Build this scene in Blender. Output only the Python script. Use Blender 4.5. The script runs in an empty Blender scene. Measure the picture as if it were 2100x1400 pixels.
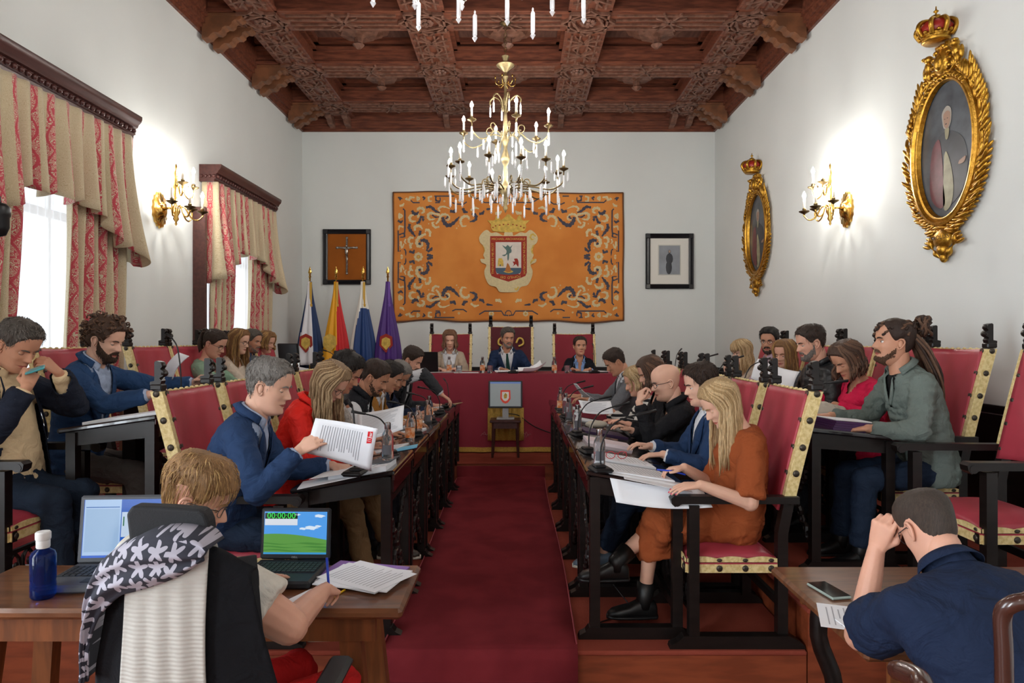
import bpy, bmesh, math, random
import numpy as np
from mathutils import Vector, Matrix, Euler, noise as mnoise

random.seed(7)
SC = bpy.context.scene
COL = SC.collection
PI = math.pi

# ------------------------------------------------------------------ camera
cam_data = bpy.data.cameras.new('camera')
cam = bpy.data.objects.new('camera', cam_data)
COL.objects.link(cam)
cam.location = (0, 0, 1.5)
cam.rotation_euler = (PI/2, 0, 0)
cam_data.sensor_width = 36.0
cam_data.lens = 24.0
cam_data.shift_x = -11/2100
cam_data.shift_y = -3/2100
cam_data.clip_end = 100
SC.camera = cam

# ------------------------------------------------------------------ view
SC.view_settings.view_transform = 'Standard'
SC.view_settings.look = 'None'
SC.view_settings.gamma = 1
SC.view_settings.use_curve_mapping = False
SC.view_settings.exposure = 0.72

# ------------------------------------------------------------------ world: daylight outside the windows
world = bpy.data.worlds.new('world')
SC.world = world
world.use_nodes = True
wn = world.node_tree.nodes
wn['Background'].inputs[0].default_value = (0.80, 0.90, 1.0, 1)
wn['Background'].inputs[1].default_value = 1.0

# room measures (metres; camera stands at x=0, y=0)
XL, XR, YB, YF = -3.53, 3.24, 11.2, -4.6
ZLOW, ZUP, ZDAIS, ZDAIS2 = -0.17, 0.20, 0.184, 0.334
ZCORN = 4.91
WINDOWS = [(-3.35, 1.65), (0.05, 1.65), (4.07, 1.88), (7.60, 1.88)]   # near end, width

BULB_STRENGTH = 230.0
DAY_POWER = 8.0        # the two windows in view: overcast light through sheers
DAY_POWER_REAR = 300.0  # two unseen, unscreened windows behind the photographer, raised as fill light

def daylight(y, w, power):
    """sky light standing outside one window"""
    l = bpy.data.lights.new('daylight', 'AREA')
    l.shape = 'RECTANGLE'; l.size = 2.95; l.size_y = w - 0.3
    l.energy = power; l.color = (0.86, 0.93, 1.0)
    o = bpy.data.objects.new('daylight', l); COL.objects.link(o)
    o.location = (XL - 0.42, y + w/2, 1.75)
    o.rotation_euler = (0, -PI/2, 0)
for _y, _w in WINDOWS:
    daylight(_y, _w, DAY_POWER if _y > 3 else (DAY_POWER_REAR if _y < 0 else DAY_POWER_REAR*.4))

# ------------------------------------------------------------------ colour + material helpers
def C(h):
    h = h.lstrip('#')
    v = [int(h[i:i+2], 16)/255 for i in (0, 2, 4)]
    return tuple(x/12.92 if x <= 0.04045 else ((x+0.055)/1.055)**2.4 for x in v) + (1,)

MATS = {}
def mat(name, col='#808080', rough=0.6, metal=0.0, var=0.0, vscale=8.0, bump=0.0, bscale=60.0,
        spec=0.5, sheen=0.0, stretch=None, emit=None, estr=1.0, trans=0.0, ior=1.45, coat=0.0, col2=None, alpha=1.0, detail=3.0):
    if name in MATS: return MATS[name]
    m = bpy.data.materials.new(name); m.use_nodes = True
    nt = m.node_tree; b = nt.nodes['Principled BSDF']
    b.inputs['Roughness'].default_value = rough
    b.inputs['Metallic'].default_value = metal
    b.inputs['Specular IOR Level'].default_value = spec
    b.inputs['Base Color'].default_value = C(col)
    b.inputs['IOR'].default_value = ior
    b.inputs['Transmission Weight'].default_value = trans
    b.inputs['Coat Weight'].default_value = coat
    b.inputs['Alpha'].default_value = alpha
    if sheen: b.inputs['Sheen Weight'].default_value = sheen
    if emit:
        b.inputs['Emission Color'].default_value = C(emit)
        b.inputs['Emission Strength'].default_value = estr
    tc = nt.nodes.new('ShaderNodeTexCoord')
    vec = tc.outputs['Object']
    if stretch:
        mp = nt.nodes.new('ShaderNodeMapping'); mp.inputs['Scale'].default_value = stretch
        nt.links.new(vec, mp.inputs['Vector']); vec = mp.outputs['Vector']
    if var or col2:
        n = nt.nodes.new('ShaderNodeTexNoise'); n.inputs['Scale'].default_value = vscale; n.inputs['Detail'].default_value = detail
        nt.links.new(vec, n.inputs['Vector'])
        r = nt.nodes.new('ShaderNodeValToRGB')
        c = C(col)
        if col2:
            c2 = C(col2); r.color_ramp.elements[0].color = c; r.color_ramp.elements[1].color = c2
            r.color_ramp.elements[0].position = 0.38; r.color_ramp.elements[1].position = 0.62
        else:
            r.color_ramp.elements[0].color = tuple(max(0, x*(1-var)) for x in c[:3]) + (1,)
            r.color_ramp.elements[1].color = tuple(min(1, x*(1+var)) for x in c[:3]) + (1,)
            r.color_ramp.elements[0].position = 0.3; r.color_ramp.elements[1].position = 0.7
        nt.links.new(n.outputs['Fac'], r.inputs['Fac']); nt.links.new(r.outputs['Color'], b.inputs['Base Color'])
    if bump:
        n2 = nt.nodes.new('ShaderNodeTexNoise'); n2.inputs['Scale'].default_value = bscale; n2.inputs['Detail'].default_value = 3
        nt.links.new(vec, n2.inputs['Vector'])
        bp = nt.nodes.new('ShaderNodeBump'); bp.inputs['Strength'].default_value = bump; bp.inputs['Distance'].default_value = 0.01
        nt.links.new(n2.outputs['Fac'], bp.inputs['Height']); nt.links.new(bp.outputs['Normal'], b.inputs['Normal'])
    MATS[name] = m
    return m

# ------------------------------------------------------------------ object helpers
def tag(o, label=None, cat=None, group=None, kind=None):
    if label: o['label'] = label
    if cat: o['category'] = cat
    if group: o['group'] = group
    if kind: o['kind'] = kind
    return o

def thing(name, label, cat, loc=(0, 0, 0), rotz=0.0, group=None):
    o = bpy.data.objects.new(name, None); COL.objects.link(o)
    o.empty_display_size = 0.1
    o.location = loc; o.rotation_euler = (0, 0, rotz)
    return tag(o, label, cat, group)

def children(o): return [c for c in o.children]

def copy_tree(o, parent=None):
    c = o.copy(); COL.objects.link(c)
    c.parent = parent
    for ch in o.children: copy_tree(ch, c)
    return c

def link_mesh(name, me, parent=None, smooth=True):
    o = bpy.data.objects.new(name, me); COL.objects.link(o)
    if parent is not None: o.parent = parent
    if smooth and len(me.polygons):
        me.polygons.foreach_set('use_smooth', np.ones(len(me.polygons), dtype=bool))
    return o

class MB:
    """collects shapes; build() links them as ONE mesh object"""
    def __init__(s): s.v = []; s.f = []; s.m = []; s.cur = 0; s.uv = {}
    def add(s, verts, faces, mi=None):
        o = len(s.v); s.v.extend([tuple(p) for p in verts])
        s.f.extend([tuple(i+o for i in f) for f in faces])
        s.m.extend([s.cur if mi is None else mi]*len(faces)); return o
    def box(s, c, d, rz=0.0, ry=0.0, rx=0.0, taper=1.0):
        hx, hy, hz = d[0]/2, d[1]/2, d[2]/2
        R = Euler((rx, ry, rz)).to_matrix(); c = Vector(c)
        P = []
        for z in (-hz, hz):
            k = taper if z > 0 else 1
            for x, y in ((-hx, -hy), (hx, -hy), (hx, hy), (-hx, hy)): P.append(c + R @ Vector((x*k, y*k, z)))
        s.add(P, [(0, 3, 2, 1), (4, 5, 6, 7), (0, 1, 5, 4), (1, 2, 6, 5), (2, 3, 7, 6), (3, 0, 4, 7)]); return s
    def bbox(s, c, d, bev=0.01, rz=0.0, ry=0.0, rx=0.0):
        """box with chamfered vertical and horizontal edges"""
        hx, hy, hz = d[0]/2, d[1]/2, d[2]/2; b = min(bev, hx*.9, hy*.9, hz*.9)
        R = Euler((rx, ry, rz)).to_matrix(); c = Vector(c)
        def ring(x, y, z, k): return [(-x+k, -y, z), (x-k, -y, z), (x, -y+k, z), (x, y-k, z), (x-k, y, z), (-x+k, y, z), (-x, y-k, z), (-x, -y+k, z)]
        P = ring(hx-b, hy-b, -hz, b*.3)+ring(hx, hy, -hz+b, b)+ring(hx, hy, hz-b, b)+ring(hx-b, hy-b, hz, b*.3)
        F = [tuple(reversed(range(8))), tuple(range(24, 32))]
        for k in range(3):
            for i in range(8): F.append((k*8+i, k*8+(i+1) % 8, k*8+8+(i+1) % 8, k*8+8+i))
        s.add([c + R @ Vector(p) for p in P], F); return s
    def beam(s, a, b, w, h, up=(0, 0, 1)):
        a, b = Vector(a), Vector(b); d = (b-a).normalized(); u = Vector(up)
        sd = d.cross(u)
        if sd.length < 1e-4: sd = d.cross(Vector((1, 0, 0)))
        sd.normalize(); u = sd.cross(d).normalized()
        P = []
        for q in (a, b):
            for i, j in ((-1, -1), (1, -1), (1, 1), (-1, 1)): P.append(q + sd*(w/2*i) + u*(h/2*j))
        s.add(P, [(0, 1, 2, 3), (7, 6, 5, 4), (0, 4, 5, 1), (1, 5, 6, 2), (2, 6, 7, 3), (3, 7, 4, 0)]); return s
    def tube(s, pts, r, n=8, cap=True, flat=1.0, up=None):
        pts = [Vector(p) for p in pts]; m = len(pts)
        rs = r if isinstance(r, (list, tuple, np.ndarray)) else [r]*m
        P = []; F = []
        ref = Vector(up) if up else None
        for i, p in enumerate(pts):
            d = (pts[min(i+1, m-1)] - pts[max(i-1, 0)])
            d = d.normalized() if d.length > 1e-9 else Vector((0, 0, 1))
            if ref is None: ref = Vector((0, 0, 1)) if abs(d.z) < .9 else Vector((1, 0, 0))
            a = ref - d*ref.dot(d)
            if a.length < 1e-5: a = Vector((1, 0, 0)) - d*d.x
            a.normalize(); b = d.cross(a)
            if up is None: ref = a
            for k in range(n):
                t = 2*PI*k/n
                P.append(p + a*(math.cos(t)*rs[i]*flat) + b*(math.sin(t)*rs[i]))
        for i in range(m-1):
            for k in range(n): F.append((i*n+k, i*n+(k+1) % n, i*n+n+(k+1) % n, i*n+n+k))
        if cap: F.append(tuple(reversed(range(n)))); F.append(tuple(range((m-1)*n, m*n)))
        s.add(P, F); return s
    def cyl(s, a, b, r, n=12, r2=None): return s.tube([a, b], [r, r if r2 is None else r2], n)
    def lathe(s, prof, c=(0, 0, 0), n=16, axis='z', sx=1.0, sy=1.0, flute=0.0, nf=0):
        c = Vector(c); P = []; F = []; m = len(prof)
        for r, z in prof:
            for k in range(n):
                t = 2*PI*k/n; rr = r*(1+flute*math.cos(nf*t)) if nf else r
                q = (rr*math.cos(t)*sx, rr*math.sin(t)*sy, z)
                if axis == 'x': q = (z, q[0], q[1])
                elif axis == 'y': q = (q[0], z, q[1])
                P.append(c + Vector(q))
        for i in range(m-1):
            for k in range(n): F.append((i*n+k, i*n+(k+1) % n, i*n+n+(k+1) % n, i*n+n+k))
        F.append(tuple(reversed(range(n)))); F.append(tuple(range((m-1)*n, m*n)))
        s.add(P, F); return s
    def ell(s, c, r, n=12, m=8, R=None):
        c = Vector(c); P = []; F = []
        rx, ry, rz = (r, r, r) if not isinstance(r, (list, tuple)) else r
        for i in range(m+1):
            ph = PI*i/m - PI/2
            for k in range(n):
                t = 2*PI*k/n
                q = Vector((rx*math.cos(ph)*math.cos(t), ry*math.cos(ph)*math.sin(t), rz*math.sin(ph)))
                P.append(c + (R @ q if R is not None else q))
        for i in range(m):
            for k in range(n): F.append((i*n+k, i*n+(k+1) % n, i*n+n+(k+1) % n, i*n+n+k))
        s.add(P, F); return s
    def prism(s, outline, depth, M=None):
        """2-D outline in local xy, extruded along local z from 0 to depth, then moved by M"""
        n = len(outline); M = M or Matrix.Identity(4)
        P = [M @ Vector((x, y, 0)) for x, y in outline] + [M @ Vector((x, y, depth)) for x, y in outline]
        F = [tuple(reversed(range(n))), tuple(range(n, 2*n))] + [(i, (i+1) % n, n+(i+1) % n, n+i) for i in range(n)]
        s.add(P, F); return s
    def grid(s, fn, nu, nv, closed_u=False):
        P = [fn(i/(nu if closed_u else nu-1), j/(nv-1)) for j in range(nv) for i in range(nu)]
        F = []
        for j in range(nv-1):
            for i in range(nu if closed_u else nu-1):
                F.append((j*nu+i, j*nu+(i+1) % nu, (j+1)*nu+(i+1) % nu, (j+1)*nu+i))
        o = s.add(P, F)
        for j in range(nv):
            for i in range(nu): s.uv[o+j*nu+i] = (i/(nu-1), j/(nv-1))
        return s
    def strip(s, pts, w, nrm=(0, 1, 0), th=0.0):
        """flat ribbon following pts, width w (number or list)"""
        pts = [Vector(p) for p in pts]; nrm = Vector(nrm); m = len(pts)
        ws = w if isinstance(w, (list, tuple)) else [w]*m
        P = []; F = []
        for i, p in enumerate(pts):
            d = (pts[min(i+1, m-1)] - pts[max(i-1, 0)]).normalized(); sd = d.cross(nrm).normalized()
            P += [p - sd*ws[i]/2, p + sd*ws[i]/2]
            if th: P += [p + sd*ws[i]/2 + nrm*th, p - sd*ws[i]/2 + nrm*th]
        k = 4 if th else 2
        for i in range(m-1):
            if th:
                for q in range(4): F.append((i*4+q, i*4+(q+1) % 4, i*4+4+(q+1) % 4, i*4+4+q))
            else: F.append((i*2, i*2+1, i*2+3, i*2+2))
        s.add(P, F); return s
    def mesh(s, name, mats):
        me = bpy.data.meshes.new(name); me.from_pydata([tuple(v) for v in s.v], [], s.f)
        for m in (mats if isinstance(mats, (list, tuple)) else [mats]): me.materials.append(m)
        if isinstance(mats, (list, tuple)) and len(mats) > 1 and s.m:
            me.polygons.foreach_set('material_index', np.array(s.m, dtype=np.int32))
        if s.uv:
            lay = me.uv_layers.new(name='uv'); li = np.zeros(len(me.loops), dtype=np.int32)
            me.loops.foreach_get('vertex_index', li)
            uv = np.zeros((len(li), 2))
            for k, vi in enumerate(li): uv[k] = s.uv.get(int(vi), (0, 0))
            lay.data.foreach_set('uv', uv.ravel())
        me.update(); return me
    def build(s, name, mats, parent=None, smooth=False, loc=None, autos=None):
        o = link_mesh(name, s.mesh(name, mats), parent, smooth)
        if loc is not None: o.location = loc
        if autos:
            try:
                with bpy.context.temp_override(object=o, active_object=o, selected_objects=[o], selected_editable_objects=[o]):
                    pass
            except Exception: pass
        return o

def sharp(o, ang=35):
    """smooth shading that keeps corners crisp"""
    me = o.data
    me.polygons.foreach_set('use_smooth', np.ones(len(me.polygons), dtype=bool))
    me.set_sharp_from_angle(angle=math.radians(ang))
    return o

def struct(name, mb, m, parent=None, smooth=False):
    o = mb.build(name, m, parent, smooth)
    if parent is None: o['kind'] = 'structure'
    return o

def text_mesh(body, size, depth=0.0, extrude=0.0005):
    cu = bpy.data.curves.new('lettering', 'FONT'); cu.body = body; cu.size = size; cu.extrude = extrude
    cu.align_x = 'CENTER'; cu.align_y = 'CENTER'; cu.resolution_u = 2
    ob = bpy.data.objects.new('lettering', cu); COL.objects.link(ob)
    dg = bpy.context.evaluated_depsgraph_get()
    me = bpy.data.meshes.new_from_object(ob.evaluated_get(dg))
    vs = [tuple(v.co) for v in me.vertices]; fs = [tuple(p.vertices) for p in me.polygons]
    bpy.data.objects.remove(ob); bpy.data.curves.remove(cu); bpy.data.meshes.remove(me)
    return vs, fs

def frame_matrix(o, x, y, z):
    """matrix whose columns are the given axes and origin"""
    return Matrix(((x[0], y[0], z[0], o[0]), (x[1], y[1], z[1], o[1]), (x[2], y[2], z[2], o[2]), (0, 0, 0, 1)))

def ss(a, b, x):
    t = min(1, max(0, (x-a)/(b-a))); return t*t*(3-2*t)

def bez(p0, p1, p2, p3, n=10):
    p0, p1, p2, p3 = map(Vector, (p0, p1, p2, p3)); out = []
    for i in range(n+1):
        t = i/n; u = 1-t
        out.append(p0*u**3 + p1*3*u*u*t + p2*3*u*t*t + p3*t**3)
    return out

def crom(pts, k=5):
    """smooth curve through the points"""
    pts = [Vector(p) for p in pts]; out = []
    for i in range(len(pts)-1):
        p0 = pts[max(i-1, 0)]; p1 = pts[i]; p2 = pts[i+1]; p3 = pts[min(i+2, len(pts)-1)]
        for j in range(k):
            t = j/k
            out.append(0.5*((2*p1)+(p2-p0)*t+(2*p0-5*p1+4*p2-p3)*t*t+(3*p1-p0-3*p2+p3)*t**3))
    out.append(pts[-1]); return out

# ------------------------------------------------------------------ common materials
m_wall = mat('plaster', '#dde1de', 0.85, var=0.015, vscale=1.5, bump=0.04, bscale=25)
m_black = mat('dark_wood', '#17110f', 0.38, var=0.35, vscale=6, stretch=(1, 1, 6), spec=0.45)
m_ceil = mat('ceiling_wood', '#7a4632', 0.42, col2='#582f22', vscale=5, stretch=(1.0, 6, 6), detail=6)
m_ceil2 = mat('ceiling_slat_wood', '#7c5646', 0.5, col2='#5e3e30', vscale=5, stretch=(3, 3, 3))
m_ceil3 = mat('ceiling_corbel_wood', '#7e5034', 0.5, col2='#64402a', vscale=7)
m_recess = mat('ceiling_panel_wood', '#694a3e', 0.6, col2='#543830', vscale=4, stretch=(6, 1, 1))
m_mahog = mat('mahogany', '#4a2a26', 0.35, var=0.25, vscale=5, stretch=(6, 1, 6))
m_gold = mat('gilt', '#c99a3e', 0.32, metal=0.85, col2='#a87a24', vscale=30, bump=0.25, bscale=90)
m_brass = mat('polished_brass', '#d8b060', 0.2, metal=1.0)
m_paper = mat('white_paper', '#eceef2', 0.8)
m_ink = mat('grey_print', '#a6a8ae', 0.8)
m_red_lea = mat('crimson_leather', '#a83a47', 0.42, var=0.12, vscale=4, bump=0.05, bscale=40)
m_strip = mat('embossed_gold_leather', '#e6d29a', 0.45, col2='#cfb678', vscale=55, bump=0.5, bscale=140)
m_stud = mat('bronze_stud', '#4a443c', 0.42, metal=0.7, var=0.3, vscale=80)
m_blackplastic = mat('black_plastic', '#121214', 0.42)
m_glass = mat('clear_glass', '#ffffff', 0.03, trans=1.0, ior=1.45)
m_silver = mat('brushed_steel', '#c4c6c8', 0.25, metal=1.0)
# ================================================================== the room
def red_carpet(name, c1, c2):
    return mat(name, c1, 0.95, col2=c2, vscale=3.2, bump=0.3, bscale=300, spec=0.1)
m_runner = red_carpet('runner_carpet', '#8f343b', '#7e2c33')
m_side = red_carpet('platform_carpet', '#9c4c3c', '#8c4234')
m_riser = mat('riser_wood', '#96492a', 0.5, col2='#7d3a20', vscale=4, stretch=(1, 6, 6))
m_upcar = red_carpet('upper_carpet', '#a84040', '#963434')

b = MB(); b.box((0, (YF+YB)/2, ZLOW-0.05), (XR-XL+0.8, YB-YF+.8, 0.1)); struct('floor', b, m_riser)
def platform(name, x0, x1, y0, y1, z, top, label_struct='trim'):
    """a carpeted stage: wooden riser with a carpet top and a rounded nosing"""
    b = MB(); b.box(((x0+x1)/2, (y0+y1)/2+0.004, (ZLOW+z)/2-0.006), (x1-x0-.008, y1-y0-.008, z-ZLOW-0.012))
    p = struct(name, b, m_riser)
    b = MB(); b.bbox(((x0+x1)/2, (y0+y1)/2, z-0.012), (x1-x0, y1-y0, 0.024), 0.008); b.build('carpet', top, p)
    return p
platform('floor_front', -1.66, 1.40, 3.29, 7.34, 0.0, m_side)
platform('floor_left', XL, -1.66, 3.29, YB, ZUP, m_upcar)
platform('floor_right', 1.40, XR, 3.29, YB, ZUP, m_side)
platform('floor_dais', -1.66, 1.40, 7.34, YB, ZDAIS, m_side)
platform('floor_president', -1.6, 1.34, 8.02, 10.2, ZDAIS2, m_side)

# runner carpet down the aisle, folding over the front step
b = MB()
def runner(u, v):
    # v along the length: lower floor, up the step, along the platform
    x = (-0.648 + u*0.945) if v > 0.02 else (-0.648+u*.945)
    L = [(2.2, ZLOW+.012), (3.24, ZLOW+.012), (3.272, ZLOW+.03), (3.272, -0.03), (3.285, 0.006), (3.32, 0.014), (4.5, 0.014), (5.9, 0.014), (7.30, 0.014), (7.325, 0.03), (7.325, 0.15)]
    k = v*(len(L)-1); i = min(int(k), len(L)-2); t = k-i
    y = L[i][0]*(1-t)+L[i+1][0]*t; z = L[i][1]*(1-t)+L[i+1][1]*t
    if 0.45 < v < .8: z += 0.003*math.sin(y*9+u*5)
    # narrows slightly with the aisle beyond the near edge
    return (x+0.01*math.sin(y*1.7), y, z)
b.grid(runner, 8, 81)
o = b.build('carpet_runner', m_runner, None, True); tag(o, 'long crimson carpet runner down the aisle between the front desk rows', 'carpet')
md = o.modifiers.new('thickness', 'SOLIDIFY'); md.thickness = 0.008; md.offset = 1
b = MB()
for xe in (-0.645, 0.294):
    b.tube([(xe+0.01*math.sin(y*1.7), y, 0.0235) for y in np.linspace(3.32, 7.28, 30)], 0.004, 5)
b.build('edge_binding', mat('binding', '#a84a52', 0.8), o)

# walls
b = MB(); b.box(((XL+XR)/2, YB+0.15, 2.6), (XR-XL+.6, 0.3, 5.9)); struct('wall_back', b, m_wall)
b = MB(); b.box((XR+0.15, (YF+YB)/2, 2.6), (0.3, YB-YF, 5.9)); struct('wall_right', b, m_wall)
b = MB(); b.box(((XL+XR)/2, YF-0.15, 2.6), (XR-XL+.6, 0.3, 5.9)); struct('wall_rear', b, m_wall)
# left wall with window openings
b = MB(); xw, tw = XL-0.16, 0.32
ZW0, ZW1 = 0.28, 3.30
y = YF
for y0, w in WINDOWS:
    b.box((xw, (y+y0+.12)/2, 2.6), (tw, y0+.12-y, 5.9))
    b.box((xw, y0+w/2, (ZW1+5.55)/2), (tw, w-.24, 5.55-ZW1))
    b.box((xw, y0+w/2, (-.35+ZW0)/2), (tw, w-.24, ZW0+.35))
    y = y0+w-.12
b.box((xw, (y+YB)/2, 2.6), (tw, YB-y, 5.9))
struct('wall_left', b, m_wall)
m_winfr = mat('window_paint', '#ece8e0', 0.5)
m_pane = mat('window_glass', '#ffffff', 0.0, trans=1.0, ior=1.0, spec=0.0)
for k, (y0, w) in enumerate(WINDOWS):
    b = MB(); xf = XL-0.2
    ya, yb = y0+.12, y0+w-.12
    for yy in (ya+.04, yb-.04, (ya+yb)/2): b.box((xf, yy, (ZW0+ZW1)/2), (.06, .08, ZW1-ZW0))
    for zz in (ZW0+.05, ZW1-.04, 1.1, 2.5): b.box((xf, (ya+yb)/2, zz), (.06, yb-ya, .07))
    for yy in (ya+(yb-ya)/4, yb-(yb-ya)/4): b.box((xf, yy, (ZW0+ZW1)/2), (.035, .03, ZW1-ZW0))
    fr = struct('window_%d' % (k+1), b, m_winfr)

# dado rail and dark panelling along the back and side walls
def railing(name, x0, y0, x1, y1, z):
    b = MB(); dx, dy = x1-x0, y1-y0
    nx, ny = (0, -1) if abs(dx) > abs(dy) else ((-1, 0) if x0 > 0 else (1, 0))
    for d, zz, h in ((.02, z, .05), (.032, z+.022, .018), (.012, z-.05, .03)):
        b.beam((x0+nx*d/2, y0+ny*d/2, zz), (x1+nx*d/2, y1+ny*d/2, zz), d, h)
    b.beam((x0+nx*.004, y0+ny*.004, (z+ZUP)/2-.03), (x1+nx*.004, y1+ny*.004, (z+ZUP)/2-.03), .012, z-ZUP-.06)
    struct(name, b, m_black)
railing('trim_back', XL, YB, XR, YB, 1.03)
railing('trim_right', XR, 3.29, XR, YB, 1.03)
railing('trim_left', XL, 5.95+.15, XL, 7.6-.05, 1.03)

# ------------------------------------------------------------------ coffered ceiling
ZB, ZP = 5.10, 5.42       # underside of the beams, coffer panels
BX = [-2.88, -1.04, 0.80, 2.64]
BY = [10.56-1.42*i for i in range(11)]
BW = 0.42
b = MB(); b.box(((XL+XR)/2, (YF+YB)/2, ZP+0.05), (XR-XL+.3, YB-YF+.3, 0.1)); ceiling = struct('ceiling', b, m_recess)
def add_slats_cell(b, cx, cy, along, L, z):
    """interlaced slats on one beam bay: three runs with crossed straps"""
    def P(u, v): return (cx+u, cy+v, z) if along == 'x' else (cx+v, cy+u, z)
    for v in (-.155, -.055, .055, .155):
        b.beam(P(-L/2, v), P(L/2, v), .022, .026)
    for s0 in ((0,) if along == 'x' else (-L*.22, L*.22)):
        h = .10
        b.beam(P(s0-h, -.2), P(s0+h, .2), .024, .034); b.beam(P(s0-h, .2), P(s0+h, -.2), .024, .034)
        b.beam(P(s0-h-.07, -.11), P(s0+h+.07, .11), .02, .03); b.beam(P(s0-h-.07, .11), P(s0+h+.07, -.11), .02, .03)
def lattice_knot(b, cx, cy, z):
    """eight-sided interlace with a carved rose where beams cross"""
    for r, a0 in ((.30, 0), (.30, PI/8*2), (.21, PI/8)):
        pts = [(cx+r*math.cos(a0+PI/2*k+PI/4*(r < .25)*0), cy+r*math.sin(a0+PI/2*k), z) for k in range(5)]
        for p, q in zip(pts, pts[1:]): b.beam(p, q, .026, .04)
    for k in range(8):
        a = PI/8+PI/4*k; b.beam((cx+.17*math.cos(a), cy+.17*math.sin(a), z), (cx+.17*math.cos(a+PI/4), cy+.17*math.sin(a+PI/4), z), .02, .03)
        a2 = PI/4*k; b.ell((cx+.065*math.cos(a2), cy+.065*math.sin(a2), z-.006), (.032, .032, .02), 8, 4)
    b.ell((cx, cy, z-.016), (.03, .03, .02), 8, 4)
b = MB()
for x in BX: b.box((x, (YF+YB)/2, (ZB+ZP)/2), (BW, YB-YF, ZP-ZB))
for yy in BY:
    b.box(((XL+XR)/2, yy, (ZB+ZP)/2+.001), (XR-XL, BW, ZP-ZB-.002))
bm_o = b.build('beam_grid', m_ceil, ceiling)
# stepped mouldings inside each coffer
b = MB()
xs = [XL+.02]+BX+[XR-.02]; ys = [YB-.02]+BY
for i in range(len(xs)-1):
    for j in range(len(ys)-1):
        x0 = xs[i]+(BW/2 if i else 0); x1 = xs[i+1]-(BW/2 if i < len(xs)-2 else 0)
        y1 = ys[j]-(BW/2 if j else 0); y0 = ys[j+1]+BW/2
        for t, z, h in ((.03, ZB+.02, .03), (.05, ZB+.20, .04), (.085, ZP-.03, .06)):
            for p, q in (((x0, y0+t/2), (x1, y0+t/2)), ((x0, y1-t/2), (x1, y1-t/2))): b.beam((p[0], p[1], z), (q[0], q[1], z), t, h)
            for p, q in (((x0+t/2, y0), (x0+t/2, y1)), ((x1-t/2, y0), (x1-t/2, y1))): b.beam((p[0], p[1], z), (q[0], q[1], z), t, h)
b.build('coffer_moulding', m_ceil, ceiling)
b = MB()
for i, x in enumerate(BX):
    for j in range(len(BY)-1):
        add_slats_cell(b, x, (BY[j]+BY[j+1])/2, 'y', 1.42-.62, ZB-.008)
for yy in BY:
    for i in range(3): add_slats_cell(b, (BX[i]+BX[i+1])/2, yy, 'x', 1.84-.62, ZB-.008)
    for x in BX: lattice_knot(b, x, yy, ZB-.012)
b.build('interlaced_slats', m_ceil2, ceiling)
# octagonal bosses hanging in the full coffers
for i in range(3):
    for j in range(len(BY)-1):
        cx, cy = (BX[i]+BX[i+1])/2, (BY[j]+BY[j+1])/2
        if cy < 2: continue
        b = MB(); b.lathe([(.42, ZP-.01), (.42, ZP-.035), (.36, ZP-.05), (.34, ZP-.09), (.25, ZP-.10), (.22, ZP-.16), (.10, ZP-.18), (.055, ZP-.20), (.05, ZP-.26), (.075, ZP-.28), (.03, ZP-.32), (.0, ZP-.33)], (cx, cy, 0), 8)
        b.build('ceiling_boss', m_ceil2, ceiling)
# carved corbels where beams meet the side walls (curved brackets) and the back wall
def corbel(name, c, d):
    """d: unit vector from the wall into the room"""
    b = MB(); c = Vector(c); d = Vector(d); s = Vector((-d.y, d.x, 0))
    out = [(0, 0), (.42, 0), (.44, -.02), (.435, -.05), (.40, -.068), (.365, -.062), (.335, -.08), (.33, -.11), (.30, -.135), (.255, -.132), (.225, -.15), (.215, -.18), (.18, -.205), (.13, -.20), (.10, -.22), (.07, -.255), (.0, -.27)]
    M = frame_matrix(c - s*.065, d, (0, 0, 1), s)
    b.prism(out, .13, M)
    M = frame_matrix(c - s*.085, d, (0, 0, 1), s); b.prism([(0, .0), (.43, 0), (.44, -.025), (0, -.025)], .17, M)
    b.build(name, m_ceil3, ceiling)
for yy in BY[:8]:
    for dy in (-.13, .15):
        corbel('ceiling_corbel', (XL+.05, yy+dy, ZB-.005), (1, 0, 0)); corbel('ceiling_corbel', (XR-.05, yy+dy, ZB-.005), (-1, 0, 0))
for x in BX:
    for dx in ((-.13, .13) if abs(x) > 2 else (-.1,)):
        b = MB(); M = frame_matrix((x+dx-.045, YB, ZB), (0, -1, 0), (0, 0, 1), (1, 0, 0))
        b.prism([(0, 0), (.36, 0), (.35, -.05), (.27, -.07), (.2, -.12), (.1, -.13), (0, -.17)], .09, M); b.build('ceiling_bracket', m_ceil2, ceiling)
# stepped cornice round the room
def cornice(name, p, q, n):
    b = MB(); p, q, n = Vector(p), Vector(q), Vector(n)
    for d, z0, z1 in ((.035, ZCORN, ZCORN+.05), (.06, ZCORN+.04, ZCORN+.085), (.09, ZCORN+.08, ZCORN+.16), (.12, ZCORN+.15, ZP)):
        b.beam(p+n*d/2+Vector((0, 0, (z0+z1)/2)), q+n*d/2+Vector((0, 0, (z0+z1)/2)), d, z1-z0)
    struct(name, b, m_ceil)
cornice('trim_ceiling_back', (XL, YB, 0), (XR, YB, 0), (0, -1, 0))
cornice('trim_ceiling_left', (XL, YF, 0), (XL, YB, 0), (1, 0, 0))
cornice('trim_ceiling_right', (XR, YF, 0), (XR, YB, 0), (-1, 0, 0))

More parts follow.
